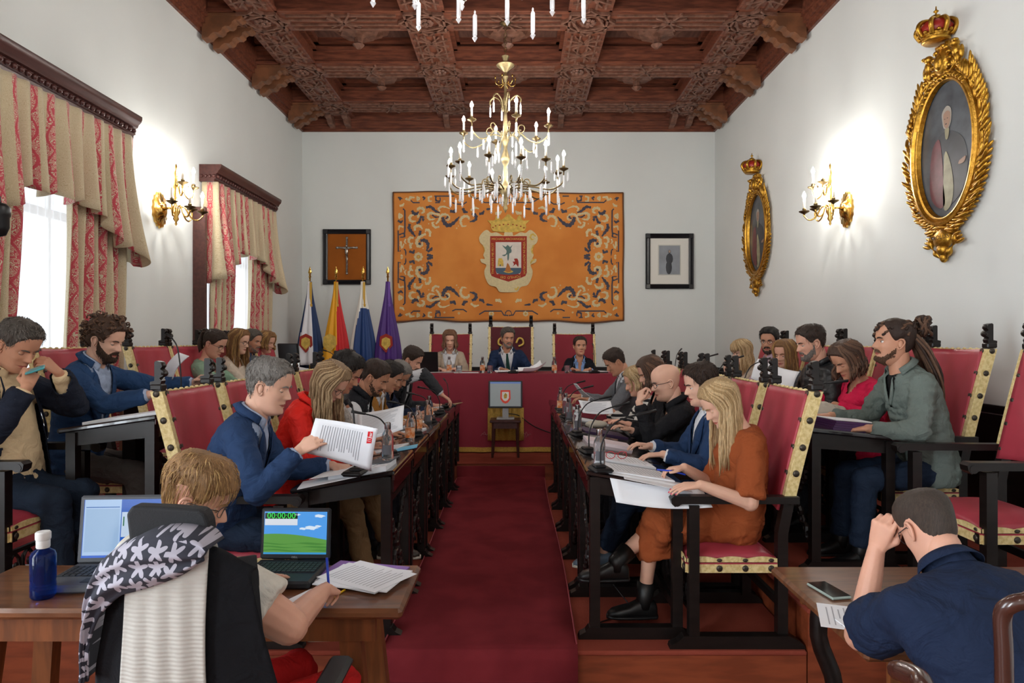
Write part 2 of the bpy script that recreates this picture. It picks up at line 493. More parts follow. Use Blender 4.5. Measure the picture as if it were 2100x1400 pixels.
# ------------------------------------------------------------------ window pelmets, valances, drapes, sheers
def damask():
    m = bpy.data.materials.new('striped_damask'); m.use_nodes = True; nt = m.node_tree
    b = nt.nodes['Principled BSDF']; b.inputs['Roughness'].default_value = 0.75; b.inputs['Sheen Weight'].default_value = .2
    N = nt.nodes.new; Lk = nt.links.new
    uv = N('ShaderNodeUVMap'); sp = N('ShaderNodeSeparateXYZ'); Lk(uv.outputs[0], sp.inputs[0])
    def math_(op, a, c=None, d=None):
        n = N('ShaderNodeMath'); n.operation = op
        for k, x in enumerate((a, c, d)):
            if x is None: continue
            if isinstance(x, (int, float)): n.inputs[k].default_value = x
            else: Lk(x, n.inputs[k])
        return n.outputs[0]
    U, V = sp.outputs[0], sp.outputs[1]     # metres of cloth
    fr = math_('FRACT', math_('MULTIPLY', U, 1/0.34))
    # distance from the middle of the red band (mirrored so the ornament is symmetrical)
    d = math_('ABSOLUTE', math_('SUBTRACT', fr, 0.5))
    band = math_('LESS_THAN', d, 0.19)
    cmb = N('ShaderNodeCombineXYZ'); Lk(math_('MULTIPLY', d, 3.2), cmb.inputs[0]); Lk(math_('MULTIPLY', V, 9.0), cmb.inputs[1])
    Lk(math_('FLOOR', math_('MULTIPLY', U, 1/0.34)), cmb.inputs[2])
    nz = N('ShaderNodeTexNoise'); nz.inputs['Scale'].default_value = 1.6; nz.inputs['Detail'].default_value = 0; nz.inputs['Distortion'].default_value = 2.2
    Lk(cmb.outputs[0], nz.inputs['Vector'])
    ring = math_('SINE', math_('MULTIPLY', nz.outputs['Fac'], 42))
    flor = math_('GREATER_THAN', ring, -0.35)
    stem = math_('LESS_THAN', math_('ABSOLUTE', math_('SUBTRACT', d, math_('MULTIPLY', math_('ABSOLUTE', math_('SINE', math_('MULTIPLY', V, 11.0))), 0.16))), 0.025)
    red = math_('MULTIPLY', band, math_('MAXIMUM', flor, stem))
    nz2 = N('ShaderNodeTexNoise'); nz2.inputs['Scale'].default_value = 2.5; nz2.inputs['Detail'].default_value = 0; nz2.inputs['Distortion'].default_value = 2.5
    cm2 = N('ShaderNodeCombineXYZ'); Lk(math_('MULTIPLY', d, 4), cm2.inputs[0]); Lk(math_('MULTIPLY', V, 7), cm2.inputs[1]); Lk(cm2.outputs[0], nz2.inputs['Vector'])
    tone = math_('GREATER_THAN', math_('SINE', math_('MULTIPLY', nz2.outputs['Fac'], 40)), 0.3)
    m1 = N('ShaderNodeMix'); m1.data_type = 'RGBA'; m1.inputs[6].default_value = C('#c9bb9c'); m1.inputs[7].default_value = C('#b7a684'); Lk(tone, m1.inputs[0])
    m1b = N('ShaderNodeMix'); m1b.data_type = 'RGBA'; Lk(band, m1b.inputs[0]); Lk(m1.outputs[2], m1b.inputs[6]); m1b.inputs[7].default_value = C('#cdc3a8')
    m2 = N('ShaderNodeMix'); m2.data_type = 'RGBA'; Lk(red, m2.inputs[0]); Lk(m1b.outputs[2], m2.inputs[6]); m2.inputs[7].default_value = C('#bd4450')
    Lk(m2.outputs[2], b.inputs['Base Color'])
    return m
m_damask = damask()
m_sheer = bpy.data.materials.new('white_sheer'); m_sheer.use_nodes = True
nt = m_sheer.node_tree; nt.nodes.remove(nt.nodes['Principled BSDF'])
_t = nt.nodes.new('ShaderNodeBsdfTransparent'); _l = nt.nodes.new('ShaderNodeBsdfTranslucent'); _d = nt.nodes.new('ShaderNodeBsdfDiffuse')
_l.inputs[0].default_value = (.95, .95, .95, 1); _d.inputs[0].default_value = (.9, .9, .9, 1)
_m1 = nt.nodes.new('ShaderNodeMixShader'); _m2 = nt.nodes.new('ShaderNodeMixShader'); _m1.inputs[0].default_value = .35; _m2.inputs[0].default_value = .62
nt.links.new(_l.outputs[0], _m1.inputs[1]); nt.links.new(_d.outputs[0], _m1.inputs[2])
nt.links.new(_t.outputs[0], _m2.inputs[1]); nt.links.new(_m1.outputs[0], _m2.inputs[2]); nt.links.new(_m2.outputs[0], nt.nodes['Material Output'].inputs[0])

def cloth_uv(o, wu, wv):
    """rescale unit UVs to metres of cloth"""
    lay = o.data.uv_layers[0]; a = np.zeros(len(lay.data)*2); lay.data.foreach_get('uv', a); a = a.reshape(-1, 2); a[:, 0] *= wu; a[:, 1] *= wv
    lay.data.foreach_set('uv', a.ravel())

def window_dressing(k, y0, w, where):
    y1 = y0+w; zt, zb = 3.45, 3.31
    dep = .215
    # pelmet: moulded box cornice with a row of beads
    pm = thing('pelmet', 'carved dark wood pelmet with a beaded edge over the %s window' % where, 'pelmet', (XL, y0+w/2, zb-.05))
    b = MB(); X = lambda d: XL+d
    prof = [(0, 0), (dep-.05, 0), (dep-.045, .03), (dep-.03, .035), (dep-.03, .085), (dep-.01, .095), (dep+.0, .12), (dep+.02, .14), (dep+.03, .165), (dep+.03, .19), (0, .19)]
    M = frame_matrix((0, -w/2-.03, 0), (1, 0, 0), (0, 0, 1), (0, 1, 0)); b.prism(prof, w+.06, M)
    sharp(b.build('cornice_board', m_mahog, pm))
    b = MB(); n = int((w+.02)/.062)
    for i in range(n): b.ell((dep-.022, -w/2+.01+i*(w-.02)/(n-1), .06), (.019, .022, .022), 8, 6)
    for i in range(4): b.ell((.03+i*.045, -w/2-.033, .06), (.02, .016, .02), 8, 6)
    b.build('bead_row', m_mahog, pm, True)
    # valance: gathered, short in the middle, long at the ends
    vz = zb-.05
    b = MB(); nU, nV = 260, 14; folds = int(w*9)
    def val(u, v):
        # u runs round: side return, front, side return
        L = w+2*.17; s = u*L
        if s < .17: x, y = .02+s, -w/2-.0
        elif s > L-.17: x, y = .02+(L-s), w/2
        else: x, y = .19, -w/2+(s-.17)
        e = abs(y)/(w/2)
        drop = .72 + .26*ss(.35, .75, e) + .12*ss(.75, 1.0, e)
        drop += .03*math.sin(folds*.5*2*PI*u)
        amp = .012 + .045*(v)
        ph = 2*PI*folds*u + .9*math.sin(u*17)
        flare = .10*v*v*ss(.4, 1, e)
        off = amp*math.sin(ph)+.018*v*math.sin(ph*.5+1)
        if .17 <= s <= L-.17: x += off+flare; y += flare*.35*(1 if y > 0 else -1)
        else: x += .0; y += off*(.5)*(1 if y > 0 else -1)+flare*.3*(1 if y > 0 else -1)
        return (x+XL, y+y0+w/2, vz-.002-v*drop)
    b.grid(val, nU, nV)
    o = b.build('valance', m_damask, None, True); cloth_uv(o, (w+.34)*1.9, 1.0)
    md = o.modifiers.new('thickness', 'SOLIDIFY'); md.thickness = 0.006
    tag(o, 'gathered cream and red striped valance across the top of the %s window' % where, 'valance', 'window valances')
    # drapes: pulled to each side, widening from the top meeting point
    for side in (-1, 1):
        b = MB(); fl = 8
        def drape(u, v, side=side):
            z = vz - .55 - v*(vz-.55-ZUP-.02)
            outer = side*(w/2-.03)
            inner = side*(.26+.2*v if side < 0 else .20-.08*v)
            y = outer+(inner-outer)*u
            x = .10+.034*math.sin(2*PI*fl*u+side+.6*math.sin(v*3))*(1-.3*v)+.012*math.sin(v*7+u*20)
            return (x+XL, y+y0+w/2, z)
        b.grid(drape, 110, 20)
        o = b.build('drape', m_damask, None, True); cloth_uv(o, 1.35, 2.6)
        md = o.modifiers.new('thickness', 'SOLIDIFY'); md.thickness = 0.006
        tag(o, 'floor-length cream and red striped drape hanging at the %s side of the %s window' % ('near' if side < 0 else 'far', where), 'curtain', 'window drapes')
    b = MB(); fs_ = int(w*11)
    b.grid(lambda u, v: (XL+.035+.014*math.sin(2*PI*fs_*u+.4*math.sin(v*2+u*9)), y0+.1+u*(w-.2), 3.2-v*(3.2-ZUP-.03)), 240, 6)
    o = b.build('sheer_curtain', m_sheer, None, True); tag(o, 'white translucent sheer curtain glowing in the %s window' % where, 'curtain', 'sheer curtains')
names_w = ['', '', 'nearer left', 'farther left']
window_dressing(2, *WINDOWS[2], 'nearer left'); window_dressing(3, *WINDOWS[3], 'farther left')
# the narrow dark shutter case beside the farther window
b = MB(); b.bbox((XL+.07, 7.6-.16, 1.6), (.14, .045, 2.7), .006); o = sharp(b.build('shutter_board', m_mahog)); tag(o, 'narrow dark wood upright board at the near edge of the farther window', 'shutter')
# ================================================================== chandeliers
m_bulb = mat('lit_bulb', '#ffffff', 0.4, emit='#fffaf4', estr=BULB_STRENGTH)
m_candle = mat('candle_sleeve', '#efe6d2', 0.5)
m_oldgold = mat('chandelier_brass', '#a89870', 0.38, metal=0.8, var=0.2, vscale=40)
m_dkbrass = mat('dark_brass', '#6b5a3c', 0.35, metal=0.9)
m_crystal = mat('cut_crystal', '#f6f8fc', 0.12, trans=0.35, ior=1.5, spec=0.8)
def crystal_mesh(L, r):
    b = MB(); b.lathe([(.002, 0), (r*.5, -.008), (r*.35, -.016), (r, -.03), (r, -L*.78), (r*.7, -L*.82), (r*1.25, -L*.87), (.001, -L)], (0, 0, 0), 6)
    return b.mesh('crystal', m_crystal)
def candle(parent, p, hc=.10, bulb=True, rb=.0185):
    """dish, sleeve and flame-shaped bulb at p (dish height)"""
    x, y, z = p
    b = MB(); b.lathe([(.004, -.035), (.012, -.02), (.05, .0), (.053, .008), (.03, .006), (.016, .012), (.02, .03), (.014, .035), (.012, .04)], p, 12); sharp(b.build('drip_pan', m_dkbrass, parent))
    b = MB(); b.lathe([(.012, .035), (.012, .035+hc)], p, 10); b.build('candle_sleeve', m_candle, parent, True)
    if bulb:
        b = MB(); z0 = .035+hc; b.lathe([(.006, z0), (rb, z0+.018), (rb*1.0, z0+.032), (rb*.55, z0+.055), (.002, z0+.07)], p, 6); b.build('light_bulb', m_bulb, parent, True)
ch = thing('chandelier', 'tiered brass and crystal chandelier hanging in front of the tapestry, seen whole', 'chandelier', (-.135, 7.71, 5.09), 0, None)
Z0 = -5.09
b = MB()
b.lathe([(0.000, 4.72), (0.045, 4.70), (0.027, 4.66), (0.018, 4.64), (0.090, 4.615), (0.104, 4.60), (0.090, 4.585), (0.045, 4.55), (0.015, 4.52), (0.019, 4.49), (0.034, 4.47), (0.019, 4.44), (0.014, 4.36), (0.019, 4.24), (0.034, 4.20), (0.019, 4.16), (0.014, 4.12),
        (0.019, 4.02), (0.028, 3.9), (0.031, 3.80), (0.046, 3.76), (0.031, 3.72), (0.019, 3.66), (0.043, 3.58), (0.053, 3.55), (0.037, 3.50), (0.019, 3.46), (0.031, 3.36), (0.025, 3.30), (0.056, 3.24), (0.068, 3.20), (0.056, 3.15), (0.031, 3.10), (0.019, 3.02), (0.028, 2.99), (0.006, 2.94), (0.000, 2.93)], (0, 0, Z0), 16)
sharp(b.build('stem', m_oldgold, ch), 50)
b = MB()
zz = 4.72
while zz < 5.02:
    b.tube([(.016*math.cos(t), (.0), Z0+zz+.02+.026*math.sin(t)) if int((zz-4.72)/.04) % 2 else (0, .016*math.cos(t), Z0+zz+.02+.026*math.sin(t)) for t in np.linspace(0, 2*PI, 9)], .004, 5); zz += .04
b.lathe([(.0, 0), (.07, 0), (.06, -.03), (.02, -.05), (.0, -.05)], (0, 0, 0), 12)
b.build('chain', m_dkbrass, ch, True)
cr_long, cr_mid, cr_short = crystal_mesh(.175, .0125), crystal_mesh(.14, .0115), crystal_mesh(.10, .009)
def hang(me, x, y, z, parent=ch):
    o = bpy.data.objects.new('crystal', me); COL.objects.link(o); o.parent = parent; o.location = (x, y, z); o.rotation_euler = (0, 0, random.random()*3)
def arm(parent, a, r, zr, zdip, zd, th=.0085, r0=.07):
    c, s = math.cos(a), math.sin(a)
    pts = crom([(c*r0, s*r0, zr), (c*r*.32, s*r*.32, zr+.03), (c*r*.55, s*r*.55, zdip+.03), (c*r*.78, s*r*.78, zdip), (c*r*.97, s*r*.97, zdip+.06), (c*r, s*r, zd)], 5)
    b = MB(); b.tube(pts, th, 7)
    cx, cy = c*r*.36, s*r*.36
    b.tube([(cx+c*.045*math.cos(t)*(1-t/9), cy+s*.045*math.cos(t)*(1-t/9), zr+.075+.045*math.sin(t)*(1-t/9)) for t in np.linspace(-1.5, 4.8, 14)], th*.8, 6)
    b.build('arm', m_dkbrass if r > .6 else m_oldgold, parent, True)
for k in range(12):
    a = PI/12+k*PI/6; r = .67 if k % 2 else .62; zd = Z0+(3.385 if k % 2 else 3.42)
    arm(ch, a, r, Z0+3.19, Z0+3.17, zd-.03)
    candle(ch, (r*math.cos(a), r*math.sin(a), zd), .105)
    hang(cr_long, r*math.cos(a), r*math.sin(a), zd-.045)
    hang(cr_mid, (r+.04)*math.cos(a+.07), (r+.04)*math.sin(a+.07), zd-.0)
    hang(cr_long, .50*math.cos(a+.1), .50*math.sin(a+.1), Z0+3.185)
    hang(cr_mid, .29*math.cos(a-.12), .29*math.sin(a-.12), Z0+3.20)
    hang(cr_short, (r-.05)*math.cos(a-.08), (r-.05)*math.sin(a-.08), zd)
    hang(cr_long, .62*math.cos(a-.1), .62*math.sin(a-.1), Z0+3.15)
for k in range(6):
    a = PI/6+k*PI/3+.25; r = .50; zd = Z0+3.87
    arm(ch, a, r, Z0+3.80, Z0+3.70, zd-.03, .0075, .05)
    candle(ch, (r*math.cos(a), r*math.sin(a), zd), .10)
    hang(cr_long, r*math.cos(a), r*math.sin(a), zd-.045)
    hang(cr_mid, .33*math.cos(a), .33*math.sin(a), Z0+3.72)
    hang(cr_long, .2*math.cos(a+.4), .2*math.sin(a+.4), Z0+3.70)
    hang(cr_mid, .13*math.cos(a), .13*math.sin(a), Z0+3.22); hang(cr_short, .09*math.cos(a+.5), .09*math.sin(a+.5), Z0+3.14)
    # crown of leaf scrolls near the top
    b = MB(); c, s = math.cos(a), math.sin(a)
    b.tube(crom([(c*.03, s*.03, Z0+4.08), (c*.06, s*.06, Z0+4.2), (c*.13, s*.13, Z0+4.25), (c*.18, s*.18, Z0+4.21), (c*.175, s*.175, Z0+4.17)], 5), [.007]*11+[.009]*10, 6); b.build('scroll_leaf', m_oldgold, ch, True)
    hang(cr_mid, .178*c, .178*s, Z0+4.165)
    b = MB(); c, s = math.cos(a+.5), math.sin(a+.5)
    b.tube(crom([(c*.02, s*.02, Z0+4.40), (c*.07, s*.07, Z0+4.37), (c*.11, s*.11, Z0+4.39), (c*.115, s*.115, Z0+4.44)], 4), .005, 5)
    b.ell((c*.115, s*.115, Z0+4.455), (.009, .009, .018), 6, 5); b.build('flame_tip', m_brass, ch, True)
ch2 = copy_tree(ch); ch2.location = (-.135, 3.16, 5.26)
ch2['label'] = 'row of clear crystal drops of a nearer chandelier at the top edge'
# unseen third copy behind the camera, added for its light on the near end
ch3 = copy_tree(ch); ch3.location = (-.135, -1.6, 5.09); ch3['label'] = 'unseen third brass and crystal chandelier added behind the photographer to light the near end'

# ================================================================== wall sconces
def sconce(x, y, nx, label):
    t = thing('wall_sconce', label, 'wall lamp', (x, y, 2.78), 0, None)
    b = MB(); b.lathe([(.13, 0), (.125, .02), (.06, .035), (.05, .06), (.0, .065)], (0, 0, 0), 32, 'x', 1, 1.35, .05, 16)
    if nx < 0: b.v = [(-p[0], p[1], p[2]) for p in b.v]; b.f = [tuple(reversed(f)) for f in b.f]
    sharp(b.build('backplate', m_brass, t), 60)
    b = MB(); X = nx*.17; b.tube([(0, 0, 0), (nx*.1, 0, .02), (X, 0, .0)], .012, 8)
    b.lathe([(.0, -.16), (.012, -.14), (.008, -.12), (.028, -.09), (.02, -.06), (.04, -.02), (.035, .02), (.02, .05), (.015, .12), (.024, .15), (.016, .2), (.03, .22), (.02, .25), (.012, .32), (.02, .36), (.006, .40), (.012, .43), (0, .46)], (X, 0, 0), 12)
    b.build('stem', m_brass, t, True)
    for dy, r, zd, z0 in ((-.2, .06, .04, 0), (-.13, .2, .0, 0), (.13, .2, .0, 0), (.2, .06, .04, 0), (-.11, .12, .24, .21), (.11, .12, .24, .21)):
        ex, ey = X+nx*r, dy
        b = MB(); b.tube(crom([(X, 0, z0), (X+nx*r*.3, ey*.3, z0+.035), (X+nx*r*.55, ey*.55, z0-.06), (X+nx*r*.8, ey*.8, z0-.085), (ex, ey, z0-.04), (ex, ey, zd-.02)], 4), .008, 6)
        b.build('arm', m_brass, t, True)
        candle(t, (ex, ey, zd), .10, bulb=not (dy == -.2 and nx > 0), rb=.018)
    return t
sconce(XL, 6.72, 1, 'polished brass candle sconce on the left wall between the two windows')
sconce(XR, 6.70, -1, 'polished brass candle sconce on the right wall between the gilt oval portraits')

# ================================================================== gilt oval portraits
m_canvas = mat('slate_canvas', '#50565c', 0.35, col2='#363a40', vscale=5)
m_pskin = mat('painted_flesh', '#9c7c68', 0.4); m_pred = mat('painted_red', '#643036', 0.4, var=.25, vscale=14)
m_pcream = mat('painted_cream', '#8f8a6c', 0.4, var=.2, vscale=12); m_pdark = mat('painted_dark', '#33363c', 0.4, var=.2, vscale=12); m_pwig = mat('painted_grey', '#a09a90', 0.4)
m_crownred = mat('crown_red', '#9a2a22', 0.35)
def ribbon_pts(cx, cz, a, bb, n): return [(cx+a*math.cos(t), cz+bb*math.sin(t)) for t in np.linspace(0, 2*PI, n)]
def portrait(y, label, words_, mirror=1):
    t = thing('oval_portrait', label, 'portrait', (XR, y, 2.93))
    t.scale = (1, 1, .81)
    # local frame: x = -depth from wall (into room is -x), y along wall, z up
    A, B = .32, .62
    b = MB()
    prof = [(0.0, .02), (0.012, .05), (.03, .055), (.045, .045), (.06, .065), (.085, .06), (.10, .02), (.10, 0)]
    n = 72; P = []; F = []
    for i in range(n):
        a = 2*PI*i/n
        for d, h in prof: P.append((-h-.004, (A+d)*math.cos(a), (B+d)*math.sin(a)))
    k = len(prof)
    for i in range(n):
        for j in range(k-1): F.append((i*k+j, ((i+1) % n)*k+j, ((i+1) % n)*k+j+1, i*k+j+1))
    b.add(P, F); sharp(b.build('frame_moulding', m_gold, t), 50)
    # carved leaf garland: sheaves of laurel and palm
    b = MB(); rnd = random.Random(5)
    def leaf(p, ang, L, w, tilt=.0):
        R = Euler((ang, 0, 0)).to_matrix() @ Euler((0, tilt, 0)).to_matrix()
        b.ell(p, (.014, w, L), 8, 6, R)
    for i in range(92):
        a = 2*PI*i/92; c, s = math.cos(a), math.sin(a)
        if s > .93: continue
        for q in range(2):
            d = .105+.05*q+rnd.uniform(-.01, .01); tang = math.atan2(-(A+d)*s, (B+d)*c)*1.0
            ang = -math.atan2(-s*A, c*B) + (.45 if q else .15)*(-1 if c > 0 else 1)
            dirv = Vector((0, -A*s, B*c)); 
            if c < 0: dirv = -dirv
            ang = math.atan2(-dirv.y, dirv.z) + (-1 if c > 0 else 1)*(.25+.35*q)
            leaf((-.03-.02*rnd.random()-.012*q, (A+d)*c, (B+d)*s), ang, .055+.02*rnd.random(), .017, rnd.uniform(-.3, .3))
    # palm fronds rising on the outer side
    for sgn in (-1, 1):
        for i in range(9):
            leaf((-.04, sgn*(.30+.016*i), .62-.045*i), -sgn*(.12+.06*i), .14-.004*i, .018, -.1)
        for i in range(16):
            a = -PI/2+sgn*(.25+.075*i); leaf((-.045, (A+.16)*math.cos(a), (B+.13)*math.sin(a)), -sgn*(1.9-.07*i), .07, .018, .2)
    b.build('laurel_garland', m_gold, t, True)
    # heraldic cluster above the oval
    b = MB()
    b.ell((-.05, 0, .80), (.045, .085, .13), 14, 10); b.ell((-.08, 0, .80), (.03, .05, .08), 12, 8)
    for i in range(14):
        a = 2*PI*i/14; b.ell((-.06, .10*math.cos(a), .80+.145*math.sin(a)), (.022, .026, .026), 8, 6)
    for sgn in (-1, 1):
        for c_, r_ in (((-.06, sgn*.155, .90), (.035, .035, .04)), ((-.055, sgn*.165, .83), (.03, .032, .06)), ((-.055, sgn*.19, .76), (.028, .024, .05)), ((-.055, sgn*.15, .74), (.028, .022, .05)), ((-.05, sgn*.2, .70), (.03, .03, .03)), ((-.075, sgn*.185, .915), (.025, .022, .018)), ((-.05, sgn*.22, .80), (.018, .014, .06))):
            b.ell(c_, r_, 10, 7)
        for i in range(7): b.ell((-.045, sgn*(.04+.035*i), .665-.004*i*i), (.03, .024, .026), 8, 6)
        b.tube(crom([(-.05, sgn*.05, .70), (-.06, sgn*.12, .68), (-.06, sgn*.17, .73), (-.05, sgn*.13, .76), (-.05, sgn*.11, .72)], 4), .014, 7)
    for i in range(3): b.tube([(-.045, -.05+.05*i, .90), (-.05, -.06+.06*i, .97)], .02, 8)
    b.build('heraldic_carving', m_gold, t, True)
    # crown
    b = MB(); b.lathe([(.085, .985), (.10, 1.0), (.09, 1.02), (.098, 1.04), (.11, 1.06)], (-.10, 0, 0), 20)
    for i in range(8):
        a = PI/4*i; c, s = math.cos(a), math.sin(a)
        b.tube(crom([(-.10+.10*c, .10*s, 1.03), (-.10+.135*c, .135*s, 1.11), (-.10+.10*c, .10*s, 1.175), (-.10, 0, 1.19)], 5), [.018]*16, 6)
        b.ell((-.10+.115*math.cos(a+PI/8), .115*math.sin(a+PI/8), 1.06), .016, 7, 5)
    b.lathe([(.0, 1.18), (.03, 1.19), (.035, 1.21), (.03, 1.235), (.008, 1.245), (.006, 1.26), (.02, 1.275), (.006, 1.29), (.004, 1.32), (0, 1.325)], (-.10, 0, 0), 12)
    cr = b.build('crown', m_gold, t, True)
    b = MB(); b.lathe([(.085, 1.03), (.118, 1.11), (.085, 1.17), (0, 1.18)], (-.10, 0, 0), 20); b.build('crown_lining', m_crownred, cr, True)
    # heart-shaped cartouche at the foot with lettering
    b = MB(); b.ell((-.045, 0, -.83), (.05, .10, .095), 20, 12); b.ell((-.05, -.0, -.93), (.04, .05, .06), 14, 8); b.ell((-.04, 0, -1.0), (.03, .03, .05), 10, 8)
    for sgn in (-1, 1):
        b.tube(crom([(-.04, sgn*.05, -.74), (-.05, sgn*.14, -.78), (-.05, sgn*.14, -.88), (-.05, sgn*.08, -.95), (-.04, sgn*.03, -1.02)], 5), [.016+.012*math.sin(i*.9) for i in range(21)], 8)
        for i in range(5): leaf((-.05, sgn*(.12+.02*i), -.74-.035*i), sgn*(1.9), .05, .018)
    ca = b.build('cartouche', m_gold, t, True)
    b = MB(); vs, fs = text_mesh(words_, .055, extrude=.003)
    b.add([(-.095+.35*abs(p[0])*abs(p[0])*3, -p[0], p[1]-.82) for p in vs], [tuple(reversed(f)) for f in fs]); b.build('lettering', mat('engraved_black', '#2a2118', 0.5), ca)
    # painting: half-length figure against slate grey
    b = MB(); d = .018
    def patch(pts, mi, h):
        n = len(pts); b.add([(-d-h, p[0], p[1]) for p in pts]+[(-d-h+.0012, p[0], p[1]) for p in pts], [tuple(range(n)), tuple(reversed(range(n, 2*n)))]+[(i, n+i, n+(i+1) % n, (i+1) % n) for i in range(n)], mi)
    patch(ribbon_pts(0, 0, A+.012, B+.012, 65)[:-1], 0, 0)
    g = mirror
    def blob(pts): return [(g*x, z) for x, z in [(p.x, p.y) for p in crom([(x, z, 0) for x, z in pts]+[(pts[0][0], pts[0][1], 0)], 4)][:-1]]
    patch(blob([(.17, -.12), (.16, .02), (.1, .14), (.02, .17), (-.08, .14), (-.2, .02), (-.24, -.2), (-.18, -.42), (0, -.55), (.12, -.5), (.18, -.3)]), 4, .002)
    patch(blob([(.2, -.08), (.17, .06), (.09, .12), (.05, -.1), (.04, -.3), (.02, -.50), (.1, -.52), (.2, -.38)]), 2, .0035)
    patch(blob([(.03, -.05), (.0, -.02), (-.06, -.2), (-.08, -.4), (-.04, -.54), (.04, -.52)]), 3, .0035)
    patch(blob([(.05, .27), (.055, .35), (.0, .40), (-.05, .36), (-.055, .27), (-.03, .2), (.03, .2)]), 5, .0035)
    patch(blob([(.035, .27), (.035, .33), (.0, .355), (-.04, .33), (-.04, .25), (-.01, .19), (.025, .22)]), 1, .005)
    for ex_, ez_, er_ in ((.018, .285, .007), (-.014, .285, .007), (.003, .235, .011)): patch([(ex_*g+er_*math.cos(q), ez_+er_*.45*math.sin(q)) for q in np.linspace(0, 2*PI, 9)[:-1]], 4, .0065)
    patch(blob([(.02, .19), (-.03, .19), (-.02, .1), (.01, .1)]), 3, .005)
    patch(blob([(-.15, -.15), (-.22, -.13), (-.2, -.18), (-.14, -.18)]), 1, .005)
    b.build('painting', [m_canvas, m_pskin, m_pred, m_pcream, m_pdark, m_pwig], t)
    return t
portrait(5.12, 'large gilt oval portrait with a red-lined crown, nearer on the right wall', 'CAROLUS')
portrait(9.14, 'gilt oval portrait with a crown, farther along the right wall beside the corner', 'LUDOVICUS')

# ================================================================== framed pictures on the back wall
m_frame = mat('ebony_frame', '#1c1c20', 0.3)
def framed(cx, cz, w, h, label, name):
    t = thing(name, label, 'picture', (cx, YB, cz)); b = MB()
    fw = .075
    for sx in (-1, 1): b.prism([(0, 0), (fw, 0), (fw, .03), (fw*.7, .045), (fw*.3, .03), (0, .05)], h, frame_matrix((sx*w/2, 0, -h/2), (-sx, 0, 0), (0, -1, 0), (0, 0, 1)))
    for sz in (-1, 1): b.prism([(0, 0), (fw, 0), (fw, .03), (fw*.7, .045), (fw*.3, .03), (0, .05)], w, frame_matrix((-w/2, 0, sz*h/2), (0, 0, -sz), (0, -1, 0), (1, 0, 0)))
    for sx in (-1, 1):
        for sz in (-1, 1): b.bbox((sx*(w/2-fw/2), -.028, sz*(h/2-fw/2)), (fw*1.05, .056, fw*1.05), .008)
    b.build('frame', m_frame, t); return t
t = framed(-2.79, 2.86, .78, .90, 'black-framed crucifix on ochre cloth, left of the tapestry', 'framed_crucifix')
b = MB(); b.box((0, -.012, 0), (.66, .012, .78)); b.build('backing_cloth', mat('ochre_velvet', '#9a5410', 0.9, var=.1, vscale=4), t)
b = MB(); b.bbox((0, -.03, .02), (.03, .018, .56), .004); b.bbox((0, -.03, .15), (.30, .018, .028), .004)
for p in ((0, .31), (-.16, .15), (.16, .15), (0, -.27)): b.ell((p[0], -.03, p[1]), (.022, .012, .022), 10, 6)
b.build('cross', mat('old_silver', '#9a9690', 0.35, metal=.8, var=.3, vscale=60), t, True)
b = MB(); b.ell((0, -.05, .09), (.028, .018, .06), 10, 8); b.ell((0, -.055, .175), (.018, .018, .023), 10, 8); b.tube([(0, -.05, .03), (.012, -.055, -.04), (0, -.05, -.12)], [.02, .015, .008], 8)
for s_ in (-1, 1): b.tube([(s_*.02, -.05, .13), (s_*.07, -.048, .145), (s_*.135, -.042, .165)], [.012, .009, .006], 7)
b.build('figure', mat('tarnished_silver', '#b4aea4', 0.3, metal=.9), t, True)
t = framed(2.49, 2.79, .78, .90, 'black-framed photograph of a standing person in dark suit, right of the tapestry', 'framed_photograph')
b = MB(); b.box((0, -.010, 0), (.66, .01, .78)); b.build('mount_card', mat('cream_card', '#e2dfd6', 0.8), t)
b = MB(); b.box((0, -.018, .02), (.37, .006, .50)); b.build('border_line', mat('pale_border', '#c9c7bd', .8), t)
b = MB(); b.box((0, -.022, .02), (.34, .006, .47)); ph = b.build('photograph', mat('grey_print_ground', '#8b9096', 0.5, var=.2, vscale=4), t)
b = MB()
for c_, r_ in (((.0, .155), (.022, .03)), ((.0, .04), (.058, .09)), ((-.01, -.1), (.05, .115))): b.ell((c_[0], -.026, c_[1]), (r_[0], .003, r_[1]), 16, 6)
b.build('figure', mat('printed_suit', '#33363c', 0.5), t)
b = MB(); b.ell((0, -.029, .158), (.017, .003, .023), 12, 6); b.build('face', mat('printed_face', '#a58e80', 0.5), t)
b = MB(); b.bbox((0, -.022, .02), (.58, .004, .70), .001); gl = b.build('glazing', m_glass, t) if False else None

# ================================================================== tapestry
m_tap = mat('orange_velvet', '#dd8f44', 0.92, col2='#cf7f38', vscale=1.6, bump=.25, bscale=120)
m_tcream = mat('cream_thread', '#d2c297', 0.9, var=.08, vscale=30); m_tnavy = mat('navy_thread', '#494854', 0.9, var=.15, vscale=30)
m_tedge = mat('brown_edge', '#6e4a34', 0.9); m_tgold = mat('gold_thread', '#cfae54', 0.85, var=.2, vscale=25)
m_tred = mat('red_thread', '#9c3328', 0.9); m_twhite = mat('pale_thread', '#d8cfc4', 0.9, var=.06, vscale=15)
m_tblue = mat('sea_thread', '#4e6272', 0.9); m_tteal = mat('teal_thread', '#5c7470', 0.9); m_torange = mat('rust_thread', '#b5743e', 0.9)
tp = thing('tapestry', 'large orange tapestry with scrollwork border and central coat of arms on the back wall', 'tapestry', (-.145, YB, 2.86))
TW, TH = 3.76, 2.10
def tz(x, z): # gentle waves of the cloth away from the wall
    return -.035-.012*math.sin(x*5.1+.5)*(.4+.6*(1-(z+1.05)/2.1))-.006*math.sin(x*13)-.008*math.sin(x*2.2)
